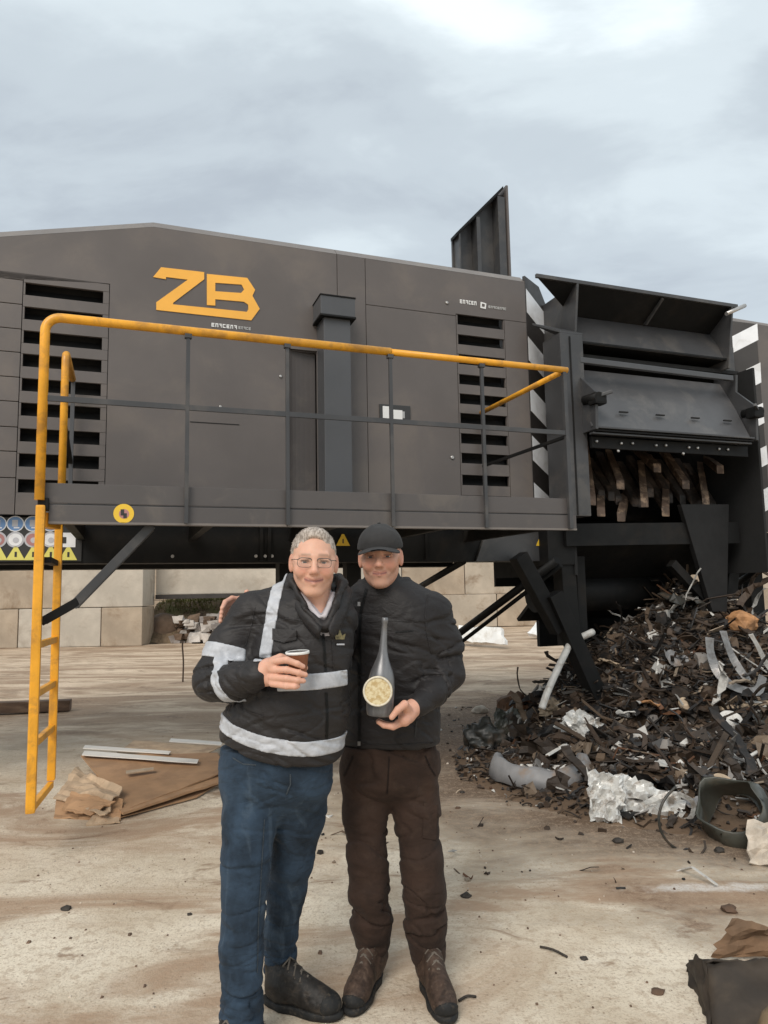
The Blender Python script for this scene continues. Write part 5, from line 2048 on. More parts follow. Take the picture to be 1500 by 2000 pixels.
def hair_mat(name, dark, light):
    m, nt, bs = new_mat(name)
    t = NT(nt)
    tc = t.n('ShaderNodeTexCoord').outputs['Object']
    n = t.noise(t.mapping(tc, (260, 30, 70)), 1.0, 3, 0.6, 0.3)
    n2 = t.noise(t.mapping(tc, (130, 40, 60)), 1.0, 3, 0.6)
    c = t.mix(t.ramp(t.m('ADD', t.m('MULTIPLY', n, .65), t.m('MULTIPLY', n2, .35)), .40, .60), dark, light)
    t.link(c, bs.inputs['Base Color'])
    bs.inputs['Roughness'].default_value = .5
    t.link(t.bump(n, .3, .003), bs.inputs['Normal'])
    return m


HAIR_A = hair_mat('grey_hair', (0.22, 0.175, 0.14), (0.52, 0.45, 0.39))
HAIR_B = hair_mat('brown_hair', (0.05, 0.033, 0.024), (0.14, 0.095, 0.07))
BOOT_A = cloth_mat('black_boot', (0.020, 0.0175, 0.0155), 0.55, var=.4, vs=22, bump=.25, dirt=(0.075, 0.058, 0.044), dirt_amt=.5, sheen=0)
BOOT_B = cloth_mat('brown_boot', (0.050, 0.031, 0.022), 0.62, var=.45, vs=25, bump=.35, dirt=(0.125, 0.083, 0.058), dirt_amt=.6, sheen=0)
SOLE = cloth_mat('boot_sole', (0.014, 0.014, 0.014), 0.7, var=.3, vs=30, bump=.1, dirt=(0.09, 0.07, 0.05), dirt_amt=.6, sheen=0)
LACE = cloth_mat('boot_lace', (0.13, 0.11, 0.09), 0.9, sheen=0)


def skin_mat():
    m, nt, bs = new_mat('skin')
    t = NT(nt)
    tc = t.n('ShaderNodeTexCoord').outputs['Object']
    at_ = t.n('ShaderNodeVertexColor', layer_name='tone').outputs['Color']
    n1 = t.noise(tc, 45, 5, 0.6)
    hs = t.n('ShaderNodeHueSaturation')
    v = t.n('ShaderNodeMapRange')
    v.inputs['To Min'].default_value = 0.86
    v.inputs['To Max'].default_value = 1.12
    t.link(n1, v.inputs['Value'])
    t.link(v.outputs[0], hs.inputs['Value'])
    t.link(at_, hs.inputs['Color'])
    t.link(hs.outputs[0], bs.inputs['Base Color'])
    bs.inputs['Roughness'].default_value = 0.48
    bs.inputs['Specular IOR Level'].default_value = 0.4
    bs.inputs['Subsurface Weight'].default_value = 0.10
    bs.inputs['Subsurface Radius'].default_value = (0.010, 0.004, 0.002)
    t.link(t.bump(t.noise(tc, 260, 3), 0.18, 0.0012), bs.inputs['Normal'])
    return m


SKIN = skin_mat()
EYE_W = mat('eye_white', (0.62, 0.59, 0.56), 0.2, var=.05, bump=0)
EYE_I = mat('eye_iris', (0.05, 0.055, 0.06), 0.15, var=.1, bump=0)
EYE_P = mat('eye_pupil', (0.008, 0.008, 0.008), 0.1, var=.05, bump=0)


def basis(fwd, up=(0, 0, 1), tilt=0.0):
    """columns: x = the figure's left, y = forward, z = up"""
    y = Vector(fwd).normalized()
    x = y.cross(Vector(up)).normalized()
    z = x.cross(y)
    R = Matrix((x, y, z)).transposed()
    R = Matrix.Rotation(tilt, 3, y) @ R
    return np.array(R)


# ------------------------------------------------------------------ head
def head_field(kind):
    """head in its own frame: x to the side, y forward, z up, origin mid-head"""
    f = Field()
    A = kind == 'A'
    f.u(n_ell((0, -.018, .034), (.0755, .096, .086)), .02)                  # cranium
    f.u(n_ell((0, .018, -.02), (.0640 if A else .0630, .078, .092)), .03)    # face
    for s in (-1, 1):
        f.u(n_cap((s * .044, -.005, -.050), (s * .017, .058, -.096), .023 if A else .022, .016), .022)   # jaw line
        f.u(n_ell((s * .040, .060, -.026), (.026, .024, .024)), .02)          # cheek
        f.u(n_cap((s * .062, .030, .004), (s * .045, .066, -.012), .013, .012), .018)   # cheek bone
        f.u(n_cap((s * .010, .0865, .023), (s * .042, .074, .026), .0105, .010), .016)  # brow ridge
    f.u(n_ell((0, .071, -.097), (.024, .019, .018)), .02)                    # chin
    f.u(n_ell((0, .073, -.060), (.030, .021, .024)), .018)                   # mouth mound
    for s in (-1, 1):
        f.sub(n_ell((s * .0325, .101, .003), (.0185, .020, .0125)), .016)     # eye socket
    f.u(n_cap((0, .088, .018), (0, .1085, -.024), .0075, .0105), .012)        # nose bridge
    f.u(n_ell((0, .1085, -.029), (.0125, .012, .0100)), .009)                 # tip
    for s in (-1, 1):
        f.u(n_ell((s * .0125, .0985, -.033), (.0085, .0105, .0080)), .007)    # wings
        f.sub(n_ell((s * .0065, .103, -.0405), (.0036, .005, .003)), .003)
        f.u(n_cap((s * .019, .0885, .0115), (s * .046, .0795, .0095), .0062, .0052), .006)   # upper lid fold
        f.u(n_cap((s * .021, .0865, -.0085), (s * .043, .0800, -.0065), .0058, .0050), .008)  # lower lid bag
    up = .006 if A else .004
    for s in (-1, 1):                                                        # smiling lips
        mw = .031 if A else .026
        f.u(n_cap((0, .0935, -.0550), (s * mw, .0790, -.0545 + up), .0052, .0032), .005)
        f.u(n_cap((0, .0925, -.0700 if A else -.0655), (s * mw * .84, .0805, -.0605 + up * .6), .0062, .0035), .006)
        f.sub(n_cap((0, .0995, -.0622 if A else -.0600), (s * (mw + .001), .0860, -.0570 + up), .0030 if A else .0027, .0022), .004)
        f.sub(n_cap((s * .022, .097, -.034), (s * (mw + .010), .080, -.056), .0035, .004), .011)    # smile fold
        if A:
            f.u(n_ell((s * .043, .064, -.030), (.020, .018, .017)), .014)   # raised cheek
    for s in (-1, 1):                                                        # ears
        R = np.array(Matrix.Rotation(s * radians(22), 3, 'Z'))
        f.u(n_ell((s * .079, -.008, -.004), (.0075, .019, .033), R), .008)
        f.sub(n_ell((s * .0855, -.004, -.002), (.004, .010, .018), R), .004)
    return f


def head_tone(q, kind):
    """colours of face and neck from head-frame coordinates"""
    A = kind == 'A'
    x, y, z = q[:, 0], q[:, 1], q[:, 2]
    ax = np.abs(x)
    base = np.array((0.650, 0.370, 0.262) if A else (0.600, 0.325, 0.225))
    c = np.tile(base, (len(q), 1))

    def blend(mask, col):
        nonlocal c
        m = np.clip(mask, 0, 1)[:, None]
        c = c * (1 - m) + np.array(col) * m
    g = lambda px_, py_, sx, sz: np.exp(-((ax - px_) / sx) ** 2 - ((z - py_) / sz) ** 2)
    front = np.clip((y - .03) / .03, 0, 1)
    blend(.55 * g(.040, -.026, .022, .018) * front, (0.66, 0.27, 0.195))         # ruddy cheeks
    blend(.5 * g(0, -.03, .014, .012) * front, (0.60, 0.27, 0.20))               # nose
    blend(.35 * np.clip((ax - .072) / .006, 0, 1), (0.60, 0.24, 0.18))           # ears
    mw = .034 if A else .028
    cv = 6.5 if A else 6.0
    lip = np.exp(-((z - (-.0615 + cv * np.minimum(ax, .034) ** 2)) / .0090) ** 4) * np.clip((mw - ax) / .004, 0, 1) * np.clip((y - .07) / .01, 0, 1)
    blend(.75 * lip, (0.43, 0.165, 0.135))
    line = np.exp(-((z - (-.0620 + cv * np.minimum(ax, .034) ** 2)) / .0028) ** 2) * np.clip((mw + .001 - ax) / .004, 0, 1) * np.clip((y - .07) / .01, 0, 1)
    blend(.9 * line, (0.10, 0.035, 0.03))
    if not A:
        st_ = np.clip((-.034 - z) / .02, 0, 1) * front * (1 - lip)
        blend(.30 * st_, (0.24, 0.155, 0.125))
    bro = np.exp(-((z - (.0285 - 2.5 * (ax - .03) ** 2)) / (.0042 if A else .0052)) ** 2) * np.clip((ax - .010) / .004, 0, 1) * np.clip((.050 - ax) / .006, 0, 1) * front
    blend((.6 if A else .9) * bro, (0.20, 0.14, 0.105) if A else (0.06, 0.036, 0.025))
    lash = np.exp(-((z - .0075) / .0030) ** 2) * np.clip((ax - .018) / .003, 0, 1) * np.clip((.048 - ax) / .004, 0, 1) * front
    blend(.92 * lash, (0.06, 0.035, 0.028))
    soc_shade = g(.032, -.002, .016, .011) * front  # shade in the eye sockets painted into the skin tone
    blend(.45 * soc_shade, (0.33, 0.155, 0.12))
    return c


def eyeball(parent, origin, o, R, s, r=.0122):
    c = V3(o) + R @ np.array((s * .0322, .0735, .0015))
    fw = R @ np.array((0, 1, 0))
    mb = MB()
    prof = [(1e-4, r)]
    for a in np.linspace(8, 172, 14):
        prof.append((r * sin(radians(a)), r * cos(radians(a))))
    mb.lathe(prof, (0, 0, 0), fw, 18, caps=False)
    me = bpy.data.meshes.new('eye')
    bmesh.ops.recalc_face_normals(mb.bm, faces=mb.bm.faces[:])
    mb.bm.to_mesh(me)
    mb.bm.free()
    for mm in (EYE_W, EYE_I, EYE_P):
        me.materials.append(mm)
    fv = Vector(fw)
    for p in me.polygons:
        a = p.center.normalized().angle(fv)
        p.material_index = 2 if a < .22 else (1 if a < .50 else 0)
        p.use_smooth = True
    ob = bpy.data.objects.new('eye', me)
    COL.objects.link(ob)
    ob.parent = parent
    ob.location = Vector(c) - Vector(origin)
    return ob


def finger(f, pts, r0, r1, k=.006):
    """one finger: smooth chain of joints, kept apart from its neighbours"""
    g = Field()
    n = len(pts) - 1
    for i in range(n):
        ra = r0 + (r1 - r0) * i / n
        rb = r0 + (r1 - r0) * (i + 1) / n
        g.u(n_cap(pts[i], pts[i + 1], ra, rb), .004)
    P = np.array([V3(p) for p in pts])
    c = P.mean(0)
    f.u(Node(lambda p, g=g: g(p), c, np.linalg.norm(P - c, axis=1).max() + r0), k)

# ================================================================== PEOPLE
def st(px, py, Y, hw, hd):
    """torso station seen at a pixel: half width in metres, half depth in metres"""
    p = at(px, py, Y)
    return (p.x, p.y, p.z, hw, hd)


def bbox(pts, pad):
    P = np.array([V3(p) for p in pts])
    return P.min(0) - pad, P.max(0) + pad


def project_on(objs, px, py):
    """first point of the given meshes on the line of sight, and its normal"""
    from mathutils.bvhtree import BVHTree
    best = None
    o = Vector((0, 0, CAM_H))
    d = ray(px, py).normalized()
    for bv, off in objs:
        h = bv.ray_cast(o - off, d)
        if h[0] is not None and (best is None or h[3] < best[2]):
            best = (h[0] + off, h[1], h[3])
    return best


def bvh_of(ob, off):
    from mathutils.bvhtree import BVHTree
    me = ob.data
    n = len(me.vertices)
    co = np.empty(n * 3, np.float32)
    me.vertices.foreach_get('co', co)
    li = np.empty(len(me.loops), np.int32)
    me.loops.foreach_get('vertex_index', li)
    return BVHTree.FromPolygons([tuple(v) for v in co.reshape(-1, 3).tolist()], li.reshape(-1, 4).tolist()), Vector(off)


def decal(name, bv, outline, m, parent, origin, lift=.0035, th=.002):
    """flat cloth piece that follows the garment: outline in pixels is laid on the cloth"""
    pts, nrm = [], Vector((0, 0, 0))
    for (px, py) in outline:
        h = project_on([bv], px, py)
        if h is None:
            continue
        pts.append(h[0])
        nrm += h[1]
    if len(pts) < 3:
        return None
    nrm.normalize()
    if nrm.y > 0:
        nrm = -nrm
    return MB().prism([p + nrm * lift - Vector(origin) for p in pts], nrm * th).build(name, m, parent, 0)


def seam(name, bv, pts, w, m, parent, origin, lift=.0022):
    """narrow strip of thread or piping laid on the cloth along a line"""
    P = []
    for (a, b) in zip(pts, pts[1:]):
        n = max(2, int(((a[0] - b[0]) ** 2 + (a[1] - b[1]) ** 2) ** .5 / 7))
        P += [(a[0] + (b[0] - a[0]) * k / n, a[1] + (b[1] - a[1]) * k / n) for k in range(n)]
    P.append(pts[-1])
    bm = bmesh.new()
    prev = None
    for i, (x, y) in enumerate(P):
        x2, y2 = P[min(i + 1, len(P) - 1)]
        x1, y1 = P[max(i - 1, 0)]
        l = max(1e-6, sqrt((x2 - x1) ** 2 + (y2 - y1) ** 2))
        nx_, ny_ = -(y2 - y1) / l * w / 2, (x2 - x1) / l * w / 2
        ha, hb_ = project_on([bv], x + nx_, y + ny_), project_on([bv], x - nx_, y - ny_)
        if ha is None or hb_ is None:
            prev = None
            continue
        cur = (bm.verts.new(ha[0] + ha[1] * lift - Vector(origin)), bm.verts.new(hb_[0] + hb_[1] * lift - Vector(origin)))
        if prev:
            bm.faces.new((prev[0], prev[1], cur[1], cur[0]))
        prev = cur
    if not bm.faces:
        bm.free()
        return None
    bmesh.ops.solidify(bm, geom=bm.faces[:], thickness=.0012)
    bmesh.ops.recalc_face_normals(bm, faces=bm.faces[:])
    me = bpy.data.meshes.new(name)
    bm.to_mesh(me)
    bm.free()
    return link_mesh(name, me, m, parent)


def boot(ankle, heel, toe, kind, parent, origin, shaft_h=.14):
    """laced work boot: heel and toe are ground points"""
    heel, toe = Vector(heel), Vector(toe)
    d = (toe - heel)
    L = d.length
    d.normalize()
    R = Matrix((d, Vector((0, 0, 1)).cross(d), Vector((0, 0, 1)))).transposed()      # x along foot
    Rn = np.array(R)
    o = V3(heel)
    q = lambda x, y, z: Vector(heel) + R @ Vector((x, y, z))
    up = Field()
    up.u(n_ell(q(L * .80, 0, .045), (.068, .048, .043), Rn), .02)                       # toe box
    up.u(n_ell(q(L * .55, 0, .060), (.095, .046, .050), Rn), .03)                       # vamp
    up.u(n_ell(q(L * .20, 0, .060), (.066, .041, .055), Rn), .03)                       # heel counter
    up.u(n_cap(q(L * .26, 0, .075), Vector(ankle), .052, .056), .03)                    # shaft
    up.u(n_cap(q(L * .70, 0, .072), q(L * .34, 0, .125), .027, .038), .025)             # tongue ridge
    up.inter(n_plane(q(0, 0, .018), (0, 0, -1)))
    up.disp(folds(.0022, (26, 26, 34), 3.1 + heel.x))
    lo, hi = bbox([q(-.09, -.12, 0), q(L + .1, .12, 0), Vector(ankle) + Vector((0, 0, .06)), q(-.09, .12, 0), q(L + .1, -.12, 0)], .03)
    b = field_part('boot', up, lo, hi, .0040, BOOT_A if kind == 'A' else BOOT_B, parent, origin)
    so = Field()
    so.u(n_ell(q(L * .76, 0, .016), (.092, .052, .030), Rn), .02)
    so.u(n_ell(q(L * .22, 0, .016), (.082, .043, .030), Rn), .02)
    so.u(n_box(q(L * .48, 0, .014), (.07, .040, .016), .008, Rn), .03)
    so.inter(n_plane(q(0, 0, .0295), (0, 0, 1)), .003)
    so.inter(n_plane(q(0, 0, .0005), (0, 0, -1)), .003)
    s_ = field_part('sole', so, lo, hi, .0040, SOLE, b, origin)
    s_.location = (0, 0, 0)
    tc = Field()
    tc.u(n_ell(q(L * .80, 0, .045), (.0725, .0520, .0465), Rn), .02)
    tc.inter(n_plane(q(L * (.84 if kind == 'A' else .88), 0, .03), (-d.x, -d.y, .10 if kind == 'A' else .8)), .004)
    tc.inter(n_plane(q(0, 0, .022), (0, 0, -1)))
    field_part('toe_cap', tc, lo, hi, .0040, SOLE, b, origin).location = (0, 0, 0)
    # laces crossing the tongue
    for k in range(4):
        x = L * (.62 - .085 * k)
        z = .119 + .0165 * k
        for sg_ in (-1, 1):
            MB().tube([q(x, -.031 * sg_, z - .022) - Vector(origin), q(x - .008, 0, z + .006) - Vector(origin), q(x - .022, .031 * sg_, z - .014) - Vector(origin)], .0034, 6).build('lace', LACE, b)
    return b


def tufts(shell, HR, n, length, m, seed):
    """short combed strands growing from the hair shell"""
    rnd_ = random.Random(seed)
    me = shell.data
    nf = len(me.polygons)
    bm = bmesh.new()
    back = Vector(HR @ np.array((0, -1, .15)))
    side = Vector(HR @ np.array((1, 0, 0)))
    for _ in range(n):
        p = me.polygons[rnd_.randrange(nf)]
        nrm = p.normal
        d = (back + nrm * rnd_.uniform(.05, .3) + side * (.35 + rnd_.gauss(0, .10))).normalized()
        d = (d - nrm * d.dot(nrm) * .55).normalized()
        L = length * rnd_.uniform(.5, 1.2)
        s_ = d.cross(nrm).normalized() * .0008
        a = p.center - nrm * .001
        b_ = a + d * L * .5 + nrm * .0016
        c_ = a + d * L + nrm * .0006
        v = [bm.verts.new(q) for q in (a - s_, a + s_, b_ + s_, b_ - s_, c_)]
        bm.faces.new((v[0], v[1], v[2], v[3]))
        bm.faces.new((v[3], v[2], v[4]))
    me2 = bpy.data.meshes.new('hair_strands')
    bm.to_mesh(me2)
    bm.free()
    return tag(link_mesh('hair_strands', me2, m, shell), kind='stuff')


# ------------------------------------------------------------------ the man with the cup (A)
def person_a():
    Y = 2.66
    hO = at(613, 1099, 2.585)
    HR = basis((0.12, -1, -0.05), tilt=radians(-2.5))
    foot = ground_at(520, 1990)
    origin = Vector((at(545, 1500, Y).x, Y, 0))
    head = head_field('A')
    S = 1.03
    headN = Node(lambda p: head(((p - V3(hO)) @ HR) / S) * S, V3(hO), .15)

    tor = [st(612, 1150, 2.66, .075, .075), st(604, 1172, 2.665, .145, .105), st(600, 1200, 2.665, .180, .122), st(590, 1260, 2.66, .188, .140),
           st(574, 1330, 2.65, .208, .152), st(560, 1395, 2.645, .228, .158), st(551, 1450, 2.65, .224, .155), st(547, 1520, 2.655, .214, .148)]
    sh = at(494, 1196, 2.68)
    el = at(417, 1330, 2.60)
    wr = at(512, 1316, 2.43)
    fm = at(462, 1328, 2.505)
    # right hand round the cup
    cupc = at(583, 1300, 2.425)
    # ---- body: head, neck, trunk, arms, hand, legs in one surface
    B = Field()
    B.u(headN, .01)
    B.u(n_cap(at(616, 1140, 2.625), at(614, 1205, 2.66), .058, .066), .025)
    B.u(n_cap(at(622, 1165, 2.595), at(626, 1215, 2.575), .035, .030), .03)
    B.u(n_loft([(a, b, c, d - .055, e - .05) for a, b, c, d, e in tor[1:]]), .03)
    B.chain([(sh, .045), (el, .042), (fm, .038), (wr, .031)], .02)
    palm0, palm1 = at(514, 1315, 2.435), at(538, 1312, 2.405)
    B.u(n_cap(wr, palm0, .030, .032), .015)
    B.u(n_cap(at(522, 1301, 2.425), at(534, 1299, 2.405), .026, .021), .016)
    B.u(n_cap(at(522, 1326, 2.43), at(534, 1328, 2.412), .025, .019), .016)
    ys = ((1292, 1289, 1302), (1308, 1308, 1318), (1323, 1325, 1330), (1335, 1340, 1340))
    xe = (592, 597, 593, 582)
    for i, (a, b, c) in enumerate(ys):
        k0 = at(531, a, 2.398)
        k1 = at(560, b, 2.3655)
        k2 = at((560 + xe[i]) / 2 + 5, (b + c) / 2 + 1, 2.3655)
        k3 = at(xe[i], c, 2.374)
        finger(B, [k0, k1, k2, k3], .0125 - .0008 * (i == 3), .0086, .005)
    finger(B, [at(524, 1294, 2.44), at(548, 1284, 2.455), at(575, 1293, 2.468), at(596, 1304, 2.462)], .015, .0105, .010)   # thumb behind the cup
    lhs = at(650, 1205, 2.76)
    B.chain([(lhs, .040), (at(672, 1260, 2.93), .038), (at(745, 1290, 3.10), .034), (at(812, 1280, 3.17), .030)], .02)
    lw = at(812, 1280, 3.17)
    for i in range(4):
        finger(B, [lw, lw + Vector((.05, -.01, .012 - .018 * i)), lw + Vector((.085, -.012, .01 - .02 * i))], .014, .008, .006)
    finger(B, [lw, lw + Vector((.03, -.02, .035)), lw + Vector((.055, -.03, .05))], .014, .009, .008)
    B.u(n_cap(lw, lw + Vector((.055, 0, -.012)), .03, .026), .015)
    rl = [(at(490, 1505, 2.66), .070), (at(487, 1600, 2.625), .060), (at(478, 1740, 2.565), .048), (at(472, 1870, 2.535), .042), (Vector((at(474, 1985, 2.52).x, 2.53, .10)), .038)]
    ll = [(at(590, 1512, 2.69), .070), (at(584, 1600, 2.735), .058), (at(564, 1735, 2.80), .042), (at(550, 1820, 2.83), .036), (at(546, 1905, 2.85), .032)]
    B.chain(rl, .03)
    B.chain(ll, .03)
    lo, hi = (-0.95, 2.28, 0.02), (0.42, 3.25, 1.85)
    P, Q = mesh_field(B, lo, hi, .0036, 1)
    q = (P - V3(hO)) @ HR / S
    cols = np.tile(np.array((0.66, 0.365, 0.262)), (len(P), 1))
    hm = np.clip((q[:, 2] + .16) / .03, 0, 1) * (np.abs(q[:, 0]) < .12) * (np.abs(q[:, 1]) < .16)
    ht = head_tone(q, 'A')
    cols = cols * (1 - hm[:, None]) + ht * hm[:, None]
    body = np_mesh('person', P, Q, SKIN, None, origin, cols)
    tag(body, 'smiling grey-haired man in glasses and black jacket with silver bands, holding a cup', 'person', 'two men posing in front of the machine')
    for s in (-1, 1):
        eyeball(body, origin, hO, HR * S, s)

    # ---- hair
    H = Field()
    H.u(n_ell((0, -.020, .037), (.0785, .0985, .0880)), .02)
    H.u(n_ell((0, .026, .096), (.044, .040, .024)), .02)              # short fringe combed up
    H.u(n_ell((0, -.045, -.005), (.0745, .066, .070)), .02)
    H.sub(n_ell((0, .100, .030), (.064, .070, .066)), .008)          # forehead
    H.sub(n_box((0, .085, -.05), (.12, .070, .095), .01), .010)       # face
    for s in (-1, 1):
        H.sub(n_ell((s * .060, .085, .068), (.022, .042, .028)), .010)  # receding temples
        H.sub(n_ell((s * .088, .012, -.020), (.022, .026, .036)), .006)
    H.inter(n_plane((0, -.03, -.062), (0, .35, -1)), .008)
    H.disp(lambda p, d: d - .0010 * vnoise(p * np.array((150, 22, 50))))
    Hw = Field()
    Hw.u(Node(lambda p: H(((p - V3(hO)) @ HR) / S) * S, V3(hO), .2), 0)
    hr = field_part('hair', Hw, V3(hO) - .14, V3(hO) + .15, .0026, HAIR_A, body, origin)
    tufts(hr, HR, 3200, .024, HAIR_A, 5)

    # ---- glasses
    M_FR = mat('glasses_frame', (0.10, 0.095, 0.09), .3, metal=.7, var=.05, bump=0)
    hw = lambda x, y, z: Vector(V3(hO) + HR @ np.array((x, y, z)) * S) - origin
    gl = MB()
    for s in (-1, 1):
        ring = []
        for t in np.linspace(0, 2 * pi, 25):
            c_, s__ = cos(t), sin(t)
            rx = .0245 * (abs(c_) ** .6) * (1 if c_ > 0 else -1)
            rz = .0160 * (abs(s__) ** .6) * (1 if s__ > 0 else -1)
            ring.append(hw(s * .0325 + rx, .0985 - .10 * abs(s * .0325 + rx) ** 1.0 * .55, .0005 + rz))
        gl.tube(ring, .0009, 6, caps=False)
        gl.tube([r_ for r_ in ring[1:12]], .0016, 6)
        gl.tube([hw(s * .057, .0955, .010), hw(s * .071, .083, .0105), hw(s * .078, .03, .009), hw(s * .079, -.01, .006)], .0012, 6)
    gl.tube([hw(-.010, .0978, .006), hw(0, .100, .009), hw(.010, .0978, .006)], .0013, 6)
    g = gl.build('glasses', M_FR, body)
    lm, nt, bs = new_mat('lens_glass')
    t = NT(nt)
    tr = t.n('ShaderNodeBsdfTransparent')
    gs = t.n('ShaderNodeBsdfGlossy')
    gs.inputs['Roughness'].default_value = .05
    mx = t.n('ShaderNodeMixShader')
    mx.inputs[0].default_value = .05
    t.link(tr.outputs[0], mx.inputs[1])
    t.link(gs.outputs[0], mx.inputs[2])
    t.link(mx.outputs[0], nt.nodes['Material Output'].inputs['Surface'])
    for s in (-1, 1):
        pts = []
        for t in np.linspace(0, 2 * pi, 21)[:-1]:
            c_, s__ = cos(t), sin(t)
            rx = .0235 * (abs(c_) ** .6) * (1 if c_ > 0 else -1)
            rz = .0152 * (abs(s__) ** .6) * (1 if s__ > 0 else -1)
            pts.append(hw(s * .0325 + rx, .0982 - .055 * abs(s * .0325 + rx), .0005 + rz))
        MB().prism(pts, Vector(HR @ np.array((0, -.0008, 0)))).build('lens', lm, g)

    # ---- jacket
    def jacket_core(full=True):
        J = Field()
        J.u(n_loft(tor, 0.0, 2.25), .03)
        J.u(n_cap(at(560, 1168, 2.68), at(500, 1200, 2.685), .062, .078), .05)
        J.u(n_cap(at(650, 1172, 2.69), at(664, 1212, 2.73), .056, .060), .05)
        J.chain([(sh, .076), (at(452, 1262, 2.655), .075), (el, .072)], .04)
        J.chain([(el, .070), (fm, .062), (at(503, 1317, 2.445), .052)], .03)
        J.chain([(lhs, .062), (at(672, 1262, 2.93), .060), (at(740, 1290, 3.10), .055), (at(800, 1282, 3.16), .05)], .03)
        return J
    hem_p = at(560, 1500, 2.50)

    def hem(p0, sgn, off):
        p0 = V3(p0)

        def f(p):
            x = np.clip(p[..., 0] - p0[0], -.30, .25)
            zc = p0[2] + off - .15 * x + .62 * x * x
            return sgn * (p[..., 2] - zc) * .97
        return Node(f, p0, 1e9)
    J = jacket_core()
    J.inter(hem(hem_p, -1, 0), .012)
    # collar: standing flaps either side of the open neck
    for pts in (((566, 1128, 2.695), (570, 1137, 2.60), (596, 1180, 2.545), (628, 1222, 2.520)), ((662, 1128, 2.700), (670, 1140, 2.61), (655, 1180, 2.550), (640, 1222, 2.522)),
                ((566, 1130, 2.695), (612, 1122, 2.755), (662, 1130, 2.700))):
        J.chain([(at(*p), .015) for p in pts], .018)
    J.sub(n_cap(at(617, 1118, 2.60), at(624, 1182, 2.575), .066, .050), .012)
    J.sub(n_cap(at(624, 1180, 2.525), at(632, 1214, 2.508), .034, .006), .010)
    ua = (Vector(el) - Vector(sh)).normalized()
    fa = (at(503, 1317, 2.445) - Vector(el)).normalized()
    J.disp(folds(0.0123, along(ua + Vector((.5, 0, .1)), 13, 5), 1.7, blob_mask(at(440, 1290, 2.62), .17, .35)))
    J.disp(folds(0.0116, along(fa + Vector((0, 0, .4)), 26, 7), 5.2, blob_mask(at(452, 1335, 2.52), .12, .0)))
    J.disp(folds(0.0094, along((.35, 0, 1), 17, 5), 9.1, blob_mask(at(575, 1400, 2.50), .20, .25)))
    J.disp(folds(0.0101, along((1, 0, .8), 14, 4), 14.1, blob_mask(at(545, 1215, 2.55), .12, .0)))
    jlo, jhi = (-.86, 2.30, .78), (.35, 3.28, 1.72)
    jk = field_part('jacket', J, jlo, jhi, .0050, JACKET_A, body, origin)
    jb = bvh_of(jk, origin)

    def band(nodes, lift=.004, name='reflective_band', m=REFLECT, lo_=jlo, hi_=jhi, vox=.0048):
        Bf = Field()
        Bf.u(Node(lambda p: J(p) - lift, V3(origin) + np.array((0, 0, 1.2)), 5.0, lambda p, c, R: J(p, c, R) - lift), 0)
        for nd in nodes:
            Bf.inter(nd, .001)
        b = field_part(name, Bf, lo_, hi_, vox, m, jk, origin, relax=1)
        b.location = (0, 0, 0)
        return b

    def slab(p, n, h):
        n = Vector(n).normalized()
        return [n_plane(Vector(p) + n * h, n), n_plane(Vector(p) - n * h, -n)]
    notarm = lambda: n_plane(at(436, 1400, 2.66), (-1, 0, 0))
    bandlo = band([hem(at(560, 1462, 2.49), -1, -.0265), hem(at(560, 1462, 2.49), 1, .0265)], lo_=(-.75, 2.35, .80), hi_=(.22, 2.95, 1.15))
    band(slab(at(620, 1332, 2.50), (.03, 0, -1), .028) + [n_plane(at(540, 1332, 2.5), (-1, 0, 0)), n_plane(at(676, 1332, 2.5), (1, 0, 0)), n_plane(at(600, 1332, 2.64), (0, 1, 0))],
         lo_=(-.45, 2.3, 1.1), hi_=(.1, 2.7, 1.35))
    # sleeve bands and the brace-like shoulder stripe
    band(slab(at(436, 1277, 2.65), ua + Vector((.15, 0, -.35)), .028) + [n_cap(at(470, 1225, 2.66), at(425, 1300, 2.62), .112), n_plane(at(482, 1270, 2.6), (1, 0, 0))],
         lo_=(-.72, 2.40, 1.15), hi_=(-.42, 2.82, 1.45))
    band(slab(at(447, 1326, 2.53), fa + Vector((.25, 0, .45)), .020) + [n_cap(at(441, 1326, 2.53), at(452, 1330, 2.51), .112), n_plane(at(447, 1326, 2.575), (-.3, 1, 0)), n_plane(at(455, 1372, 2.50), (0, 0, -1))],
         lo_=(-.70, 2.35, 1.05), hi_=(-.42, 2.68, 1.40))
    spt = at(524, 1215, 2.53)
    band([n_plane(at(512, 1215, 2.53), (-1, 0, .12)), n_plane(at(538, 1215, 2.53), (1, 0, -.12)), n_plane(at(520, 1288, 2.5), (0, 0, -1)), n_plane(at(520, 1140, 2.78), (0, 1, 0))],
         lo_=(-.50, 2.3, 1.2), hi_=(-.25, 2.9, 1.62))
    # zip placket, pocket flap, badge
    ZK = mat('zip_dark', (.008, .008, .008), .5, bump=0)
    seam('zip', jb, [(631, 1238), (634, 1280), (636, 1312)], 5, ZK, jk, origin)
    seam('zip', jb, [(637, 1352), (639, 1400), (638, 1444)], 5, ZK, jk, origin)
    PIP = mat('jacket_piping', (.045, .040, .040), .6, var=.2, bump=0)
    seam('seam', jb, [(498, 1186), (490, 1225), (478, 1262)], 2.2, PIP, jk, origin)
    seam('seam', jb, [(545, 1205), (590, 1212), (612, 1222)], 2.0, PIP, jk, origin)
    seam('seam', jb, [(648, 1250), (652, 1310)], 2.0, PIP, jk, origin)
    seam('pocket_seam', jb, [(470, 1385), (500, 1395), (515, 1400)], 2.5, PIP, jk, origin)
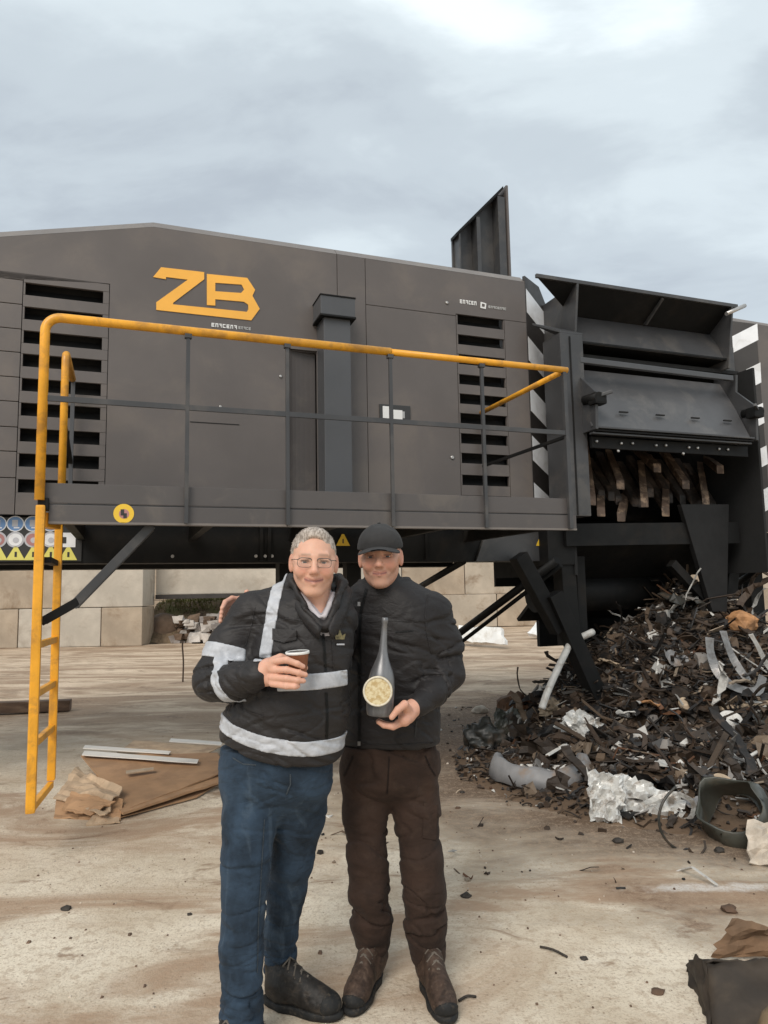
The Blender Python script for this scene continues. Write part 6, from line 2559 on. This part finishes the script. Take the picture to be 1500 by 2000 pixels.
    # broad collar flaps
    for inn, out in ((((566, 1121, 2.715), (571, 1138, 2.60), (598, 1184, 2.535), (629, 1226, 2.505)), ((550, 1150, 2.70), (553, 1168, 2.60), (582, 1210, 2.530), (621, 1250, 2.508))),
                     (((663, 1121, 2.715), (670, 1138, 2.605), (657, 1184, 2.540), (640, 1226, 2.508)), ((686, 1150, 2.71), (692, 1168, 2.625), (678, 1212, 2.550), (650, 1250, 2.512)))):
        bm = bmesh.new()
        I = [at(*p) - origin for p in inn]
        O = [at(*p) - origin for p in out]
        sp = lambda C, t: (C[0] * (1 - t) ** 3 + C[1] * 3 * t * (1 - t) ** 2 + C[2] * 3 * t * t * (1 - t) + C[3] * t ** 3)
        g_ = []
        for i in range(19):
            t = i / 18
            a_, b_ = sp(I, t), sp(O, t)
            row = []
            for j in range(6):
                s_ = j / 5
                p = a_.lerp(b_, s_) + Vector((0, -.016 * sin(pi * s_) - .003 * sin(9 * t + 4 * s_), .004 * sin(7 * t)))
                row.append(bm.verts.new(p))
            g_.append(row)
        for r0, r1_ in zip(g_, g_[1:]):
            for j in range(5):
                bm.faces.new((r0[j], r0[j + 1], r1_[j + 1], r1_[j]))
        bmesh.ops.recalc_face_normals(bm, faces=bm.faces[:])
        bmesh.ops.solidify(bm, geom=bm.faces[:], thickness=.007)
        me = bpy.data.meshes.new('collar')
        bm.to_mesh(me)
        bm.free()
        link_mesh('collar', me, JACKET_A, jk, smooth=True)
    decal('pocket_flap', jb, [(533, 1228), (580, 1232), (580, 1250), (556, 1256), (533, 1250)], JACKET_A, jk, origin, .004, .004)
    GOLD = mat('badge_gold', (.20, .165, .075), .6, var=.5, vscale=90, bump=0)
    crown = [(654, 1249), (652, 1238), (658, 1241), (662, 1229), (666, 1241), (673, 1238), (671, 1249)]
    bd_ = decal('badge', jb, crown, GOLD, jk, origin, .004, .002)
    decal('badge_text', jb, [(656, 1257), (671, 1257), (671, 1260), (656, 1260)], STK_G, jk, origin, .004, .002)

    # ---- shirt in the open neck
    Sf = Field()
    Sf.u(n_loft([st(618, 1152, 2.645, .062, .062), st(620, 1190, 2.635, .085, .085), st(625, 1240, 2.63, .10, .095)], 0, 2), .02)
    Sf.sub(n_cap(at(621, 1110, 2.58), at(629, 1196, 2.525), .060, .020), .008)
    for pts in (((588, 1160, 2.60), (602, 1180, 2.548), (622, 1205, 2.530)), ((651, 1160, 2.60), (645, 1180, 2.552), (634, 1203, 2.532))):
        Sf.chain([(at(*p), .0095) for p in pts], .01)
    field_part('shirt', Sf, *bbox([at(560, 1130, 2.75), at(690, 1260, 2.45)], .05), .0035, SHIRT, body, origin)

    # ---- jeans
    T = Field()
    T.u(n_loft([st(541, 1455, 2.655, .204, .138), st(540, 1500, 2.655, .205, .140), st(539, 1530, 2.66, .201, .134), st(539, 1550, 2.665, .19, .115), st(538, 1575, 2.665, .13, .08), st(538, 1600, 2.665, .06, .04)], 0, 2.2), .05)
    r1 = [(at(493, 1510, 2.66), .105), (at(488, 1600, 2.625), .094), (at(480, 1690, 2.585), .082), (at(477, 1745, 2.565), .074), (at(471, 1850, 2.54), .070), (at(473, 1960, 2.525), .067), (Vector((at(474, 1985, 2.52).x, 2.52, .055)), .078)]
    l1 = [(at(588, 1515, 2.69), .106), (at(583, 1590, 2.735), .097), (at(570, 1680, 2.775), .078), (at(561, 1735, 2.80), .069), (at(548, 1820, 2.83), .062), (at(546, 1888, 2.85), .059)]
    for ch in (r1, l1):
        T.u(sub_node(Field().chain(ch, .03), [c_[0] for c_ in ch], .11), .030)
    T.inter(n_plane((0, 0, .03), (0, 0, -1)), .006)
    T.disp(folds(0.0101, (5, 5, 13), 2.2, blob_mask(at(478, 1745, 2.52), .15, .35)))
    T.disp(folds(0.0138, along((.25, 0, 1), 24, 7), 6.4, blob_mask(at(475, 1965, 2.50), .13, .0)))
    T.disp(folds(0.0116, along((-.2, 0, 1), 26, 8), 4.4, blob_mask(at(548, 1868, 2.82), .11, .0)))
    T.disp(folds(0.0101, along((.7, 0, 1), 16, 6), 8.8, blob_mask(at(560, 1540, 2.55), .14, .1)))
    jn = field_part('jeans', T, (-.80, 2.32, .0), (.05, 2.98, 1.12), .0050, DENIM, body, origin)
    jnb = bvh_of(jn, origin)
    ST = mat('denim_stitch', (.09, .11, .13), .8, bump=0, var=.1)
    seam('fly_seam', jnb, [(567, 1512), (567, 1532), (559, 1552)], 2.5, ST, jn, origin)
    seam('inner_seam', jnb, [(516, 1600), (510, 1700), (504, 1800), (502, 1900)], 2.0, ST, jn, origin)
    seam('pocket_seam', jnb, [(455, 1480), (475, 1492), (500, 1494)], 2.5, ST, jn, origin)

    # ---- boots
    h1 = ground_at(522, 1958)
    t1 = ground_at(632, 1984)
    boot(at(546, 1895, 2.84) + Vector((0, 0, .02)), h1, h1 + (t1 - h1).normalized() * .29, 'A', body, origin)
    h2 = Vector((at(474, 1985, 2.52).x - .0, 2.60, 0))
    boot(Vector((h2.x, 2.535, .13)), h2, h2 + Vector((-.08, -.28, 0)), 'A', body, origin)

    # ---- the cup
    cp = at(583, 1322, 2.425)
    cb = MB().lathe([(.0250, 0), (.0265, .004), (.0375, .078), (.0385, .080)], (0, 0, 0), (0, 0, 1), 28).build('paper_cup', mat('cup_brown', (.24, .085, .038), .5, var=.12, vscale=30, bump=.05), None)
    cb.location = cp
    cb.rotation_euler = (radians(2), radians(-2), 0)
    tag(cb, 'small brown paper cup with a white rim in the grey-haired man\'s hand', 'cup')
    MB().lathe([(.0388, .076), (.0400, .077), (.0405, .084), (.0385, .0855), (.0372, .084)], (0, 0, 0), (0, 0, 1), 28, caps=False).build('rim', mat('cup_white', (.78, .77, .74), .5, var=.03, bump=0), cb)
    MB().lathe([(.0370, .0815), (.001, .0818)], (0, 0, 0), (0, 0, 1), 24, caps=False).build('drink', mat('coffee', (.03, .016, .01), .2, bump=0), cb)
    return body


# ------------------------------------------------------------------ the man with the bottle (B)
def person_b():
    Y = 2.95
    hO = at(743, 1089, 2.885)
    HR = basis((-.06, -1, -0.03), tilt=radians(1.5))
    S = 1.05
    origin = Vector((at(760, 1500, Y).x, Y, 0))
    head = head_field('B')
    headN = Node(lambda p: head(((p - V3(hO)) @ HR) / S) * S, V3(hO), .16)
    YW_ = radians(-14)
    tor = [st(748, 1136, 2.945, .080, .080), st(756, 1153, 2.95, .140, .105), st(766, 1178, 2.955, .190, .122), st(770, 1230, 2.95, .210, .136),
           st(768, 1300, 2.945, .208, .140), st(764, 1380, 2.945, .203, .136), st(761, 1430, 2.945, .206, .136), st(760, 1500, 2.945, .200, .132)]
    sh = at(846, 1196, 2.955)
    el = at(876, 1316, 2.915)
    fm = at(846, 1352, 2.82)
    wr = at(806, 1383, 2.715)
    B = Field()
    B.u(headN, .01)
    B.u(n_cap(at(744, 1125, 2.90), at(750, 1180, 2.95), .058, .066), .025)
    B.u(n_loft([(a, b, c, d - .05, e - .045) for a, b, c, d, e in tor[1:]]), .03)
    B.chain([(sh, .045), (el, .042), (fm, .037), (wr, .030)], .02)
    # left hand under and round the foot of the bottle
    B.u(n_cap(wr, at(797, 1396, 2.685), .030, .030), .015)
    B.u(n_cap(at(794, 1392, 2.69), at(790, 1406, 2.655), .028, .024), .016)
    for i in range(4):
        yy = 2.725 - .024 * i
        dy = 1.5 * i
        finger(B, [at(789, 1405 + dy, yy + .004), at(768, 1417 + dy * .6, yy - .002), at(750, 1414 + dy * .6, yy - .004), at(738 + 1.5 * abs(i - 1.5), 1408 + dy * .6, yy - .003)], .0130, .0092, .005)
    finger(B, [at(796, 1386, 2.66), at(790, 1376, 2.628), at(777, 1386, 2.606), at(765, 1401, 2.603)], .0175, .0105, .010)
    # right arm behind the other man's back, hand on his shoulder
    rs = at(676, 1200, 2.97)
    re = at(585, 1255, 3.02)
    rw = at(500, 1190, 2.885)
    B.chain([(rs, .045), (re, .040), (rw, .030)], .02)
    B.u(n_cap(rw, at(470, 1180, 2.845), .032, .034), .015)
    for i in range(4):
        b0 = at(474 - 3 * i, 1172 + 6 * i, 2.83 + .006 * i)
        finger(B, [b0, at(453 - 2 * i, 1169 + 8.5 * i, 2.79), at(440 - 2.2 * i, 1176 + 9 * i, 2.735), at(434 - 1 * i, 1188 + 8.5 * i, 2.690)], .0125, .0088, .005)
    finger(B, [at(486, 1176, 2.84), at(483, 1160, 2.80), at(482, 1156, 2.76)], .014, .010, .008)
    rl = [(at(712, 1490, 2.95), .068), (at(713, 1590, 2.94), .058), (at(720, 1700, 2.913), .046), (at(725, 1800, 2.94), .040), (at(730, 1870, 2.97), .036)]
    ll = [(at(808, 1490, 2.95), .068), (at(814, 1590, 2.94), .058), (at(825, 1700, 2.897), .046), (at(832, 1800, 2.91), .040), (at(838, 1888, 2.93), .036)]
    B.chain(rl, .03)
    B.chain(ll, .03)
    P, Q = mesh_field(B, (-.80, 2.52, .02), (.50, 3.22, 1.86), .0036, 1)
    q = (P - V3(hO)) @ HR / S
    cols = np.tile(np.array((0.64, 0.345, 0.245)), (len(P), 1))
    hm = np.clip((q[:, 2] + .16) / .03, 0, 1) * (np.abs(q[:, 0]) < .12) * (np.abs(q[:, 1]) < .16)
    cols = cols * (1 - hm[:, None]) + head_tone(q, 'B') * hm[:, None]
    body = np_mesh('person', P, Q, SKIN, None, origin, cols)
    tag(body, 'man in charcoal cap, black zipped jacket and brown trousers, presenting a long-necked bottle', 'person', 'two men posing in front of the machine')
    for s in (-1, 1):
        eyeball(body, origin, hO, HR * S, s)
    hwn = lambda fld: Node(lambda p: fld(((p - V3(hO)) @ HR) / S) * S, V3(hO), .25)
    # ---- hair at the temples
    H = Field()
    H.u(n_ell((0, -.020, .030), (.0785, .0965, .080)), .02)
    H.u(n_ell((0, -.045, -.010), (.0735, .062, .060)), .02)
    H.sub(n_box((0, .078, -.03), (.12, .068, .12), .01), .01)
    for s in (-1, 1):
        H.sub(n_ell((s * .088, .008, -.014), (.022, .024, .036)), .006)
    H.inter(n_plane((0, -.03, -.055), (0, .35, -1)), .008)
    H.disp(lambda p, d: d - .0014 * vnoise(p * np.array((200, 110, 150))))
    Hw = Field().u(hwn(H), 0)
    field_part('hair', Hw, V3(hO) - .15, V3(hO) + .15, .003, HAIR_B, body, origin)
    # ---- cap
    C = Field()
    C.u(n_ell((0, -.012, .040), (.0885, .1085, .0930)), .02)
    C.u(n_ell((0, .045, .062), (.062, .050, .045)), .03)
    C.inter(n_plane((0, 0, .0345), (0, -.10, -1)), .004)
    for s in (-1, 1):
        C.sub(n_ell((s * .0, -.2, -.3), (.01, .01, .01)), 0)
    C.disp(lambda p, d: d + .0012 * np.exp(-(p[..., 0] / .0028) ** 2) - .0012 * vnoise(p * 45))
    cap = field_part('cap', Field().u(hwn(C), 0), V3(hO) - .15, V3(hO) + .17, .0032, CAP_M, body, origin)
    Br = Field()

    def brim(p):
        x, y, z = p[..., 0], p[..., 1], p[..., 2]
        zc = .040 - 4.4 * x * x - .22 * (y - .085)
        d1 = np.abs(z - zc) - .0028
        d2 = (np.sqrt((x / .080) ** 2 + ((y - .070) / .088) ** 2) - 1) * .080
        return np.maximum(np.maximum(d1, d2), .060 - y)
    Br.u(Node(brim, (0, .1, .03), .15), 0)
    bo = field_part('brim', Field().u(hwn(Br), 0), V3(hO) - .16, V3(hO) + .17, .0026, CAP_M, cap, origin)
    bo.location = (0, 0, 0)
    bt = Vector(V3(hO) + HR @ np.array((0, -.010, .1335)) * S) - origin
    MB().lathe([(.008, -.003), (.0075, .002), (.003, .004)], bt, Vector(HR @ np.array((0, 0, 1))), 12).build('cap_button', CAP_M, cap)

    # ---- jacket
    J = Field()
    J.u(n_loft(tor, YW_, 2.2), .03)
    J.u(n_cap(at(790, 1160, 2.955), at(842, 1196, 2.96), .062, .074), .05)
    J.u(n_cap(at(712, 1164, 2.955), at(682, 1200, 2.97), .060, .070), .05)
    J.chain([(sh, .072), (at(868, 1256, 2.94), .068), (el, .065)], .04)
    J.chain([(el, .063), (fm, .055), (at(815, 1378, 2.735), .045)], .03)
    J.chain([(rs, .072), (re, .062), (at(508, 1196, 2.895), .045)], .03)
    J.inter(n_plane(at(760, 1468, 2.80), (0, 0, -1)), .012)
    # zipped stand collar
    Cf = Field()
    Cf.u(n_loft([st(746, 1118, 2.915, .070, .070), st(747, 1138, 2.925, .078, .078), st(750, 1168, 2.94, .098, .088)], 0, 2), 0)
    J.u(Node(lambda p: Cf(p), V3(at(747, 1140, 2.925)), .14), .014)
    J.sub(n_ell(at(744, 1098, 2.89), (.062, .064, .050)), .008)
    J.disp(folds(0.0109, along(Vector(el) - Vector(sh), 15, 5), 11.7, blob_mask(at(868, 1270, 2.92), .15, .2)))
    J.disp(folds(0.0123, along(Vector(wr) - Vector(el), 24, 7), 15.2, blob_mask(at(858, 1345, 2.84), .11, .0)))
    J.disp(folds(0.0087, along((.5, 0, 1), 15, 4), 19.1, blob_mask(at(790, 1330, 2.8), .22, .15)))
    jlo, jhi = (-.62, 2.62, .84), (.50, 3.24, 1.68)
    jk = field_part('jacket', J, jlo, jhi, .0050, JACKET_B, body, origin)
    jb = bvh_of(jk, origin)
    ZD = mat('zip_dark', (.008, .008, .008), .5, bump=0)
    seam('zip', jb, [(716, 1150), (704, 1200), (702, 1300), (702, 1400), (702, 1460)], 5, ZD, jk, origin)
    PB = mat('softshell_seam', (.034, .030, .030), .6, var=.2, bump=0)
    seam('seam', jb, [(836, 1164), (830, 1200), (834, 1240), (842, 1275)], 2.2, PB, jk, origin)
    seam('seam', jb, [(720, 1215), (760, 1212), (800, 1214), (828, 1212)], 2.0, PB, jk, origin)
    seam('seam', jb, [(708, 1452), (760, 1456), (850, 1450)], 2.2, PB, jk, origin)
    seam('chest_pocket', jb, [(772, 1235), (808, 1232)], 3, ZD, jk, origin)
    for yy in (1176, 1448):
        decal('zip_pull', jb, [(700, yy), (705, yy), (705, yy + 8), (700, yy + 8)], STEEL, jk, origin, .004, .003)
    decal('pocket_zip', jb, [(812, 1408), (815, 1408), (812, 1440), (809, 1440)], ZD, jk, origin, .002, .002)
    # ---- trousers
    T = Field()
    T.u(n_loft([st(760, 1450, 2.95, .196, .128), st(760, 1490, 2.95, .199, .132), st(760, 1525, 2.95, .194, .126), st(760, 1545, 2.95, .17, .10), st(760, 1565, 2.95, .10, .06), st(760, 1580, 2.95, .05, .03)], 0, 2.2), .05)
    r1 = [(at(712, 1500, 2.95), .095), (at(713, 1590, 2.94), .088), (at(718, 1680, 2.915), .074), (at(722, 1740, 2.91), .074), (at(725, 1795, 2.94), .076), (at(728, 1836, 2.955), .067)]
    l1 = [(at(808, 1500, 2.95), .097), (at(813, 1590, 2.94), .090), (at(823, 1680, 2.90), .077), (at(828, 1740, 2.89), .078), (at(832, 1805, 2.91), .079), (at(836, 1862, 2.925), .066)]
    for ch in (r1, l1):
        T.u(sub_node(Field().chain(ch, .03), [c_[0] for c_ in ch], .11), .025)
    T.disp(folds(0.0087, along((.3, 0, 1), 11, 5), 22.2, None))
    T.disp(folds(0.0159, along((.25, 0, 1), 20, 7), 26.4, blob_mask(at(726, 1795, 2.85), .11, .0)))
    T.disp(folds(0.0159, along((-.25, 0, 1), 20, 7), 29.4, blob_mask(at(834, 1810, 2.83), .12, .0)))
    tr = field_part('trousers', T, (-.25, 2.72, .05), (.42, 3.18, 1.06), .0050, BROWN_T, body, origin)
    tb = bvh_of(tr, origin)
    PT = mat('trouser_seam', (.018, .009, .006), .8, var=.2, bump=0)
    seam('fly_seam', tb, [(760, 1478), (758, 1520), (756, 1550)], 2.5, PT, tr, origin)
    seam('pocket_seam', tb, [(690, 1476), (680, 1500), (672, 1515)], 2.5, PT, tr, origin)
    seam('pocket_seam', tb, [(830, 1476), (840, 1500), (850, 1515)], 2.5, PT, tr, origin)
    decal('cargo_pocket', tb, [(826, 1568), (852, 1572), (850, 1640), (824, 1636)], BROWN_T, tr, origin, .003, .004)
    h1 = ground_at(735, 1900)
    t1 = ground_at(697, 1966)
    boot(at(731, 1862, 2.985), h1, h1 + (t1 - h1).normalized() * .30, 'B', body, origin)
    h2 = ground_at(833, 1912)
    t2 = ground_at(866, 1980)
    boot(at(838, 1880, 2.945), h2, h2 + (t2 - h2).normalized() * .30, 'B', body, origin)

    # ---- the bottle
    b0 = at(741, 1398, 2.655)
    b1 = at(752, 1206, 2.665)
    ax = b1 - b0
    L = ax.length
    prof = [(.040, 0), (.046, .004), (.049, .02), (.050, .06), (.0495, .105), (.047, .135), (.041, .160), (.032, .182), (.023, .205), (.0165, .232), (.0135, .262), (.0115, .300), (.0105, L - .022), (.0125, L - .020), (.0125, L - .008), (.0105, L)]
    bm_, nt, bs = new_mat('bottle_grey')
    t = NT(nt)
    tc = t.n('ShaderNodeTexCoord').outputs['Object']
    c = t.mix(t.ramp(t.noise(t.mapping(tc, (30, 30, 4)), 1.0, 4), .35, .65), (.12, .12, .125), (.20, .20, .205))
    t.link(c, bs.inputs['Base Color'])
    bs.inputs['Roughness'].default_value = .34
    bs.inputs['Metallic'].default_value = .35
    bt_ = MB().lathe(prof, (0, 0, 0), ax, 40).build('wine_bottle', bm_, None)
    bt_.location = b0
    tag(bt_, 'tall grey long-necked bottle with a round cream disc, in the capped man\'s hand', 'bottle')
    dc = at(738, 1350, 2.598) - b0
    nrm = (Vector((0, 0, CAM_H)) - at(738, 1350, 2.598))
    nrm.z = 0.10
    nrm = (nrm.normalized() + Vector((-.12, 0, 0))).normalized()
    ld, nt, bs = new_mat('disc_cream')
    t = NT(nt)
    tc = t.n('ShaderNodeTexCoord').outputs['Object']
    c = t.mix(t.ramp(t.noise(tc, 60, 6, .65), .38, .62), (.46, .33, .15), (.66, .57, .36))
    t.link(c, bs.inputs['Base Color'])
    bs.inputs['Roughness'].default_value = .55
    t.link(t.bump(t.noise(tc, 110, 4), .5, .002), bs.inputs['Normal'])
    d_ = MB().lathe([(.052, 0), (.0535, .004), (.0535, .010), (.050, .0125)], dc - nrm * .006, nrm, 40).build('disc', ld, bt_)
    MB().lathe([(.0530, .0108), (.0530, .0150), (.0465, .0150), (.0465, .0108)], dc - nrm * .006, nrm, 40, caps=False).build('disc_rim', mat('disc_rim', (.66, .60, .48), .5, var=.15, vscale=60, bump=.1), bt_)
    return body


person_a()
person_b()
